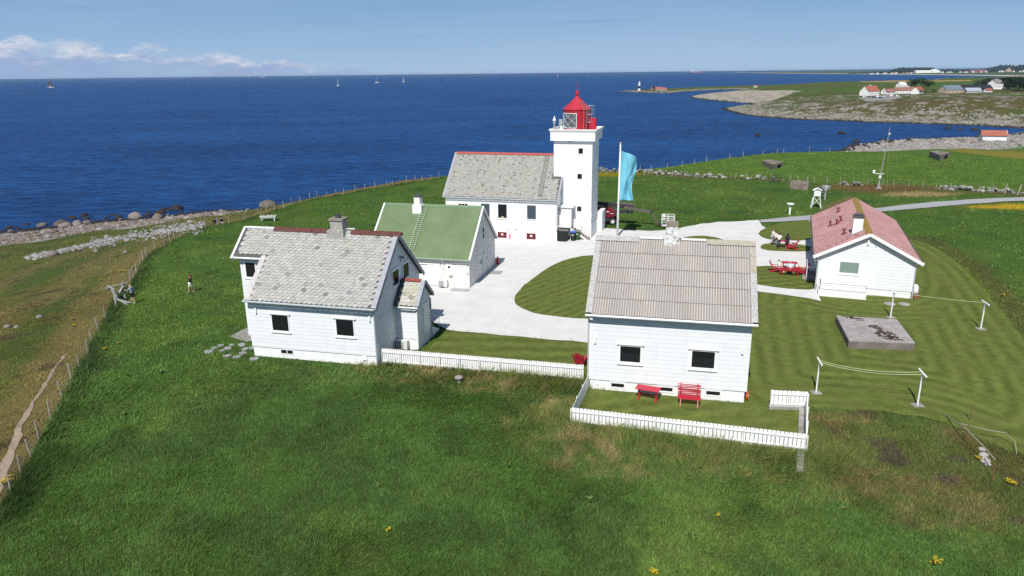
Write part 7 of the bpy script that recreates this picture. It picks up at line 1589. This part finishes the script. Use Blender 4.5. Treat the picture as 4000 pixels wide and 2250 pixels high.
# ---- across the far water: village, woods, white halls
def oncoast(px, py):
    z = -6.
    for _ in range(8):
        p = at(px, py, z); z = .6*z+.4*float(coastz(np.array([p.x]), np.array([p.y]))[0][0])
    p = at(px, py, z); return Vector((p.x, p.y, float(coastz(np.array([p.x]), np.array([p.y]))[0][0])))
vil = [(3403,281,'w'),(3410,280.5,'w'),(3428,281,'w'),(3455,280.5,'w'),(3462,280,'r'),(3484,280,'w'),(3493,280,'r'),(3500,279.5,'w'),(3530,280,'p'),(3545,280,'p'),(3560,279.5,'w'),(3681,281,'w'),(3702,281.5,'w'),(3712,281,'w'),(3718,280.5,'g'),(3752,281,'w'),(3768,280.5,'r'),(3779,280,'w'),(3800,281,'w'),(3812,280.5,'g'),(3832,285,'w'),(3850,285,'w'),(3905,281.5,'w'),(3914,282,'w'),(3960,281,'w'),(3985,281.5,'r'),(3997,291,'w'),(3930,283,'p')]
dd0 = 5200.
for i, (px, py, c) in enumerate(vil):
    p = atd(px, py+1, 5300+30*(i % 5)); zc_ = float(coastz(np.array([p.x]), np.array([p.y]))[0][0]); p.z = zc_
    wl = {'w': FW, 'r': FW, 'p': FT, 'g': FGW}[c]; rf = {'w': FP, 'r': FR, 'p': FR2, 'g': FD}[c]
    nm = {'w': 'tiny white house with pale roof in the far village across the bay', 'r': 'tiny white house with red roof in the far village across the bay', 'p': 'tiny tan house with faded roof in the far village across the bay', 'g': 'tiny grey house with dark roof in the far village across the bay'}[c]
    h = far_house(nm, p, (i*.7) % 1.2-.4, 12+i % 4*2, 8, 4.5, 9, wl, rf, 'village_house', 0); h['group'] = 'houses of the far village'
p = atd(3620, 279, 5600); p.z = float(coastz(np.array([p.x]), np.array([p.y]))[0][0]); far_house('very long white greenhouse hall in the far village across the bay', p, -.08, 150, 40, 9, 14, FW, FW, 'greenhouse', 0)
p = atd(3648, 276, 5600); p.z = float(coastz(np.array([p.x]), np.array([p.y]))[0][0]); far_house('white block at the right end of the greenhouse hall', p, -.08, 30, 25, 18, 22, FW, FW, 'hall', 0)
p = atd(3818, 277, 5500); p.z = float(coastz(np.array([p.x]), np.array([p.y]))[0][0]); far_house('long red hall in the far village across the bay', p, -.1, 90, 20, 10, 14, mat('far_red_wall', (.30, .06, .06, 1), .9, .1, .5), FR2, 'hall', 0)
p = atd(3940, 277, 5500); p.z = float(coastz(np.array([p.x]), np.array([p.y]))[0][0]); far_house('brown gabled church-like hall in the far village across the bay', p, .9, 50, 30, 10, 24, FT, FR2, 'hall', 0)
def woods(label, px0, px1, dist, zlo, hts, seed, n):
    R = random.Random(seed); mb = MB()
    for i in range(n):
        t_ = R.random(); px = px0+(px1-px0)*t_; p = atd(px, 280, dist*R.uniform(.98, 1.04)); z = float(coastz(np.array([p.x]), np.array([p.y]))[0][0]); hh = np.interp(t_, *hts)*R.uniform(.8, 1.1); q = R.uniform(.7, 1.3)
        mb.blob((p.x, p.y, z+hh*.45), R.uniform(14, 26), 14, hh*.62, R.random(), 1, .25, 0, (.020*q, .036*q, .034*q, 1))
    o = mb.build('woods', LEAF, smooth=False); tag(o, kind='stuff')
woods('', 3470, 3655, 6300, 0, ([0, .12, .3, .7, .95, 1], [5, 24, 33, 31, 26, 6]), 3, 150)
woods('', 3655, 4080, 6100, 0, ([0, .1, .35, .6, .8, 1], [12, 17, 13, 20, 15, 20]), 4, 230)
woods('', 3840, 4080, 7600, 0, ([0, .3, .7, 1], [14, 48, 42, 35]), 5, 90)
woods('', 3320, 3480, 6100, 0, ([0, .5, 1], [3, 10, 14]), 6, 60)
# ---- boats
def sailboat(px, py, hgt, label, sailm, rz=0., bare=False):
    p = at(px, py, SEA); d = math.hypot(p.x, p.y); s = hgt*math.hypot(d, 33)/FPX/12.*1.45; b = thing('sailboat', label, 'sailboat', p, rz); b.scale = (s,)*3
    h = MB(); V = []; sec = [(-4.5, .9, 1.1), (-2, 1.5, 1.0), (1.5, 1.4, 1.1), (4.8, .05, 1.4)]
    for x, w_, z in sec: V += [(x, -w_, z), (x*.93, -w_*.5, -.3), (x*.93, w_*.5, -.3), (x, w_, z)]
    F = []
    for j in range(3): F += [(j*4+k, j*4+k+1, (j+1)*4+k+1, (j+1)*4+k) for k in range(3)]+[(j*4+3, j*4, (j+1)*4, (j+1)*4+3)]
    F += [(0, 1, 2, 3), (15, 14, 13, 12)]; h.add(V, F); h.box(-2, 1.6, -.8, .8, 1.0, 1.7); h.build('hull', WHITE, b); MB().tube((.6, 0, 1), (.6, 0, 12.6), .12, .07, 6).build('mast', GREYM if not bare else TRIM, b)
    if not bare:
        for nm, tri, yy in (('mainsail', [(.4, 2.2), (-3.9, 2.2), (.4, 12.2)], .12), ('jib', [(.9, 1.9), (4.5, 1.7), (.9, 10.5)], -.1)):
            sm__ = MB(); sm__.prism(tri, yy-.05, yy+.05, 'y'); sm__.build(nm, sailm, b)
    else: MB().tube((.5, 0, 2.2), (-3.5, 0, 2.2), .22, .15, 6).build('furled_sail', GREYM, b)
SAILW = mat('white_sail', (.82, .82, .82, 1), .7, .05, 1); SAILD = mat('dark_sail', (.06, .065, .07, 1), .7, .1, 1)
sailboat(198, 343, 17, 'sailboat with dark grey sails at the far left', SAILD, .2); sailboat(1322, 337, 18, 'white sailed boat, nearest of those left of the lighthouse', SAILW, 1.3); sailboat(1472, 325, 17, 'sailboat with bare mast between two white sails', SAILW, .3, True); sailboat(1577, 322, 15, 'white sailed boat just left of the lighthouse tower', SAILW, 1.2); sailboat(2178, 299, 10, 'tiny white sail above the keepers house near the horizon', SAILW, 1.25)
def ship(px, dist, Ls, label, hull, deck, rz=0., name='cargo_ship', mirror=1):
    p = atd(px, 300, dist); b = thing(name, label, 'ship', (p.x, p.y, SEA), -math.atan2(p.x, p.y)+rz); k = Ls
    MB().prism([(-k/2, 0), (k/2*.94, 0), (k/2, k*.075), (-k/2, k*.065)], -k*.07, k*.07, 'y').build('hull', hull, b); MB().box(mirror*k*.46-k*.08 if mirror > 0 else -k*.46, mirror*k*.46 if mirror > 0 else -k*.36, -k*.06, k*.06, k*.07, k*.19).build('bridge', FW, b)
    c = MB()
    for i in range(4): c.box(-k*.3+i*k*.13, -k*.24+i*k*.13, -k*.05, k*.05, k*.065, k*.09)
    c.build('deck_gear', deck, b)
ship(958, 17000, 150, 'dark cargo ship with white bridge, leftmost on the horizon', FD, FGW); ship(1022, 17000, 70, 'small pale vessel beside the second horizon ship', FW, FW, name='motor_vessel'); ship(1043, 18000, 130, 'second dark ship from the left on the horizon', FD, FGW, mirror=-1); ship(2720, 17000, 250, 'long red hulled tanker on the horizon right of the lighthouse', mat('pink_red_hull', (.42, .13, .13, 1), .8, .1, .1), FW, mirror=-1)
# ---- yellow ragwort clumps
def ragwort(p, s, sd):
    t_ = thing('ragwort_plant', 'clump of yellow ragwort flowering in the rough grass', 'wild plant', p, 0, 'ragwort clumps'); R = random.Random(sd); st = MB(); fl_ = MB()
    for i in range(12):
        a = R.uniform(0, 6.28); r_ = R.uniform(.05, .35)*s; q = Vector((r_*math.cos(a), r_*math.sin(a), R.uniform(.35, .6)*s)); st.tube((0, 0, 0), q, .012, .008, 4)
        for k in range(8): c = q+Vector((R.gauss(0, .06)*s, R.gauss(0, .06)*s, R.gauss(0, .03)*s)); u = Vector((R.gauss(0, 1), R.gauss(0, 1), .3)).normalized()*.045*s; v = Vector((-u.y, u.x, .01)); fl_.add([c-u, c-v, c+u, c+v], [(0, 1, 2, 3)], 0, (.55, .40, .02, 1))
    st.build('stems', vcol('plant_stem', .8, 20, .2, 0), t_); 
    for v in t_.children: 
        v.data.color_attributes['tone'].data.foreach_set('color', np.tile(np.array([.05, .085, .02, 1], np.float32), len(v.data.vertices)))
    fl_.build('flower_heads', vcol('petals', .8, 40, .1, 0), t_, fixn=False)
for i, (px, py, s) in enumerate(((33,1890,1.5),(17,1897,1.2),(232,1533,1.1),(378,1174,1.0),(472,1064,1.1),(487,1063,1.0),(522,1050,1.0),(430,1095,.8),(395,1098,.8),(812,915,1.2),(290,1278,.9),(284,1252,1.0),(392,1258,.8),(410,1369,.9),(467,1345,.7),(3652,2209,1.3),(3943,1892,1.2),(3955,1897,1.0),(2805,2020,.8),(2553,2247,1.2),(1515,2078,.9),(3820,1800,1.0),(3915,1160,1.2),(2560,886,1.0),(2650,885,1.0))): ragwort(atT(px, py), s*.45, i)

def dock(p, s, sd):
    t_ = thing('dock_plant', 'clump of broad leaved dock in the rough grass', 'wild plant', p, 0, 'dock plants'); R = random.Random(sd); mb = MB()
    for i in range(26):
        a = R.uniform(0, 6.28); l = s*R.uniform(.25, .5); w_ = l*.18; e = R.uniform(.2, 1.1); d = Vector((math.cos(a)*math.cos(e), math.sin(a)*math.cos(e), math.sin(e))); n = Vector((-math.sin(a), math.cos(a), 0)); o = Vector((R.gauss(0, .12)*s, R.gauss(0, .12)*s, .05)); k = R.uniform(.7, 1.4)
        mb.add([o, o+d*l*.5+n*w_, o+d*l-Vector((0, 0, l*.2)), o+d*l*.5-n*w_], [(0, 1, 2, 3)], 0, (.075*k, .14*k, .03*k, 1) if R.random() < .8 else (.16, .15, .05, 1))
    mb.build('leaves', vcol('dock_leaf', .6, 20, .2, 0), t_, fixn=False)
for i, (px, py, s) in enumerate(((2690,2092,1.1),(2705,2105,.9),(630,1458,1.3),(500,1468,1.0),(1985,1822,1.2),(2300,1955,1.2),(490,1620,.9),(2580,2045,.8),(1480,1900,.8),(3300,1990,1.0),(2770,2165,1.0))): dock(atT(px, py), s*.6, i)
# ------------------------------------------------------------------ grass blades
HOUSES = []
for x, y, yaw, Lh, Wh in ((-18.354, 47.54, -.2378, 9.5, 8.5), (4.768, 41.712, -.2288, 9.5, 9.2), (-13.32, 65.987, -.2528, 9.75, 8.7), (WX, WY, WA, 13.7, 9.3), (TX, TY, TA, 5.2, 6.6), (27.21, 61.666, -.37068, 7.6, 19.1)):
    c, s = math.cos(yaw), math.sin(yaw); HOUSES.append([(x+u*c-v*s, y+u*s+v*c) for u, v in ((0, 0), (Lh, 0), (Lh, Wh), (0, Wh))])
HOUSES.append([(-9.3, 48.4), (-7.0, 47.9), (-6.4, 51.0), (-8.7, 51.6)])
def grass(name, n, d0, d1, nb, wmul, hmul, seed, az=(-43, 43)):
    r = np.random.default_rng(seed); a = np.radians(r.uniform(az[0], az[1], n)); d = np.sqrt(r.uniform(d0*d0, d1*d1, n)); x = d*np.sin(a); y = d*np.cos(a); P = np.stack([x, y], 1)
    ok = inside(P, LAND)
    for pg, mg in ((LAWN, .25), (YARD, .12), (FRONT, .2), (GRAVEL, .22), (ROAD, .2), (FOOT, .10)): ok &= sdist(P, pg) < mg*r.random(n)
    for pg in HOUSES: ok &= ~inside(P, pg)
    bt = Vector((blockslab.location.x, blockslab.location.y)); ok &= np.hypot(x-bt.x, y-bt.y) > 3.4
    x, y, d = x[ok], y[ok], d[ok]; P = P[ok]; n = len(x); z = T(x, y); out = ~inside(P, PLAT)
    dS = np.where(out, seg_dist(P, S_w), 99); k = dS > np.where(x < 60, 40-22*sstep(-75, -40, x), 62)*.85+4; x, y, d, z, P = x[k], y[k], d[k], z[k], P[k]; n = len(x)
    C = colour(x, y, z); mo = inside(P, moor_poly); hh = .10+.18*fbm(x*.4, y*.4, 101, 3)
    dp = np.minimum(seg_dist(P, pick3_w), seg_dist(P, pick1_w)*1.4); hh = hh+.42*sstep(3.6, .6, dp)*(.5+fbm(x*.9, y*.9, 111, 2)*.8); df = seg_dist(P, [p.xy[:] for p in FENCE]); hh = np.where(mo, hh*.62, hh+.28*sstep(1.8, .3, df))
    hh *= hmul*r.uniform(.7, 1.3, n); flow = (fbm(x*.16, y*.16, 121, 3)-.5)*7+fbm(x*.6, y*.6, 131, 2)*2.2
    lean = (.25+1.0*fbm(x*.55+9, y*.55, 141, 3))
    V = np.zeros((n, nb, 3, 3)); br = r.uniform(.55, 1.40, (n, 1))*(.75+.5*fbm(x*1.2, y*1.2, 161, 2))[:, None]
    bx = x[:, None]+r.normal(0, .085*wmul**.5, (n, nb)); by = y[:, None]+r.normal(0, .085*wmul**.5, (n, nb)); ang = flow[:, None]+r.normal(0, 1.05, (n, nb)); L_ = hh[:, None]*r.uniform(.6, 1.25, (n, nb)); ln = L_*lean[:, None]*r.uniform(.5, 1.4, (n, nb))
    wd = .011*wmul*r.uniform(.7, 1.5, (n, nb)); pa = r.uniform(0, 6.28, (n, nb)); dx, dy = np.cos(pa)*wd, np.sin(pa)*wd; zb = z[:, None]-.02
    V[:, :, 0] = np.stack([bx-dx, by-dy, zb+0*bx], -1); V[:, :, 1] = np.stack([bx+dx, by+dy, zb+0*bx], -1); V[:, :, 2] = np.stack([bx+np.cos(ang)*ln, by+np.sin(ang)*ln, zb+L_*.85], -1)
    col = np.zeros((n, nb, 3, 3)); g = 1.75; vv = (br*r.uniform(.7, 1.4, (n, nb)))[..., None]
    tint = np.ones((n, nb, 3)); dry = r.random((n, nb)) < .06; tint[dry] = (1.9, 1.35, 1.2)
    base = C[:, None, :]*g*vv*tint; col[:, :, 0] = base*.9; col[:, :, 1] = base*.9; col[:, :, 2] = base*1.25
    m = len(V.reshape(-1, 3)); F = np.arange(m).reshape(-1, 3)
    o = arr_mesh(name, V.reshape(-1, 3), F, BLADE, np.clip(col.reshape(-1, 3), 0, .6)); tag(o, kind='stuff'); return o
m_, t_, b_ = nt('grass_blade'); a_ = node(t_, 'ShaderNodeAttribute', attribute_name='tone'); t_.links.new(a_.outputs['Color'], b_.inputs['Base Color']); b_.inputs['Roughness'].default_value = .65; b_.inputs['Specular IOR Level'].default_value = .18
tl = t_.nodes.new('ShaderNodeBsdfTranslucent'); t_.links.new(a_.outputs['Color'], tl.inputs[0]); mx_ = t_.nodes.new('ShaderNodeMixShader'); mx_.inputs[0].default_value = .3; t_.links.new(b_.outputs[0], mx_.inputs[1]); t_.links.new(tl.outputs[0], mx_.inputs[2]); t_.links.new(mx_.outputs[0], t_.nodes['Material Output'].inputs['Surface'])
BLADE = m_
grass('grass', 190000, 19, 44, 5, 1.0, 1.0, 1)
grass('grass', 110000, 44, 78, 4, 2.0, 1.0, 2)
grass('grass', 60000, 78, 190, 3, 4.0, 1.15, 3)
scn.cycles.use_denoising = False
# ------------------------------------------------------------------ sea air: far things fade a little to blue
hz_b = MB(); hz_b.box(-14000, 14000, -400, 16000, SEA-8, 30.5); hzm = bpy.data.materials.new('haze_air'); hzm.use_nodes = True; t = hzm.node_tree
for n_ in list(t.nodes):
    if n_.type != 'OUTPUT_MATERIAL': t.nodes.remove(n_)
pv_ = t.nodes.new('ShaderNodeVolumePrincipled'); pv_.inputs['Color'].default_value = (.62, .80, .98, 1); pv_.inputs['Density'].default_value = 2.6e-5; pv_.inputs['Anisotropy'].default_value = .2
t.links.new(pv_.outputs[0], [n_ for n_ in t.nodes if n_.type == 'OUTPUT_MATERIAL'][0].inputs['Volume'])
tag(hz_b.build('haze', hzm), kind='stuff')
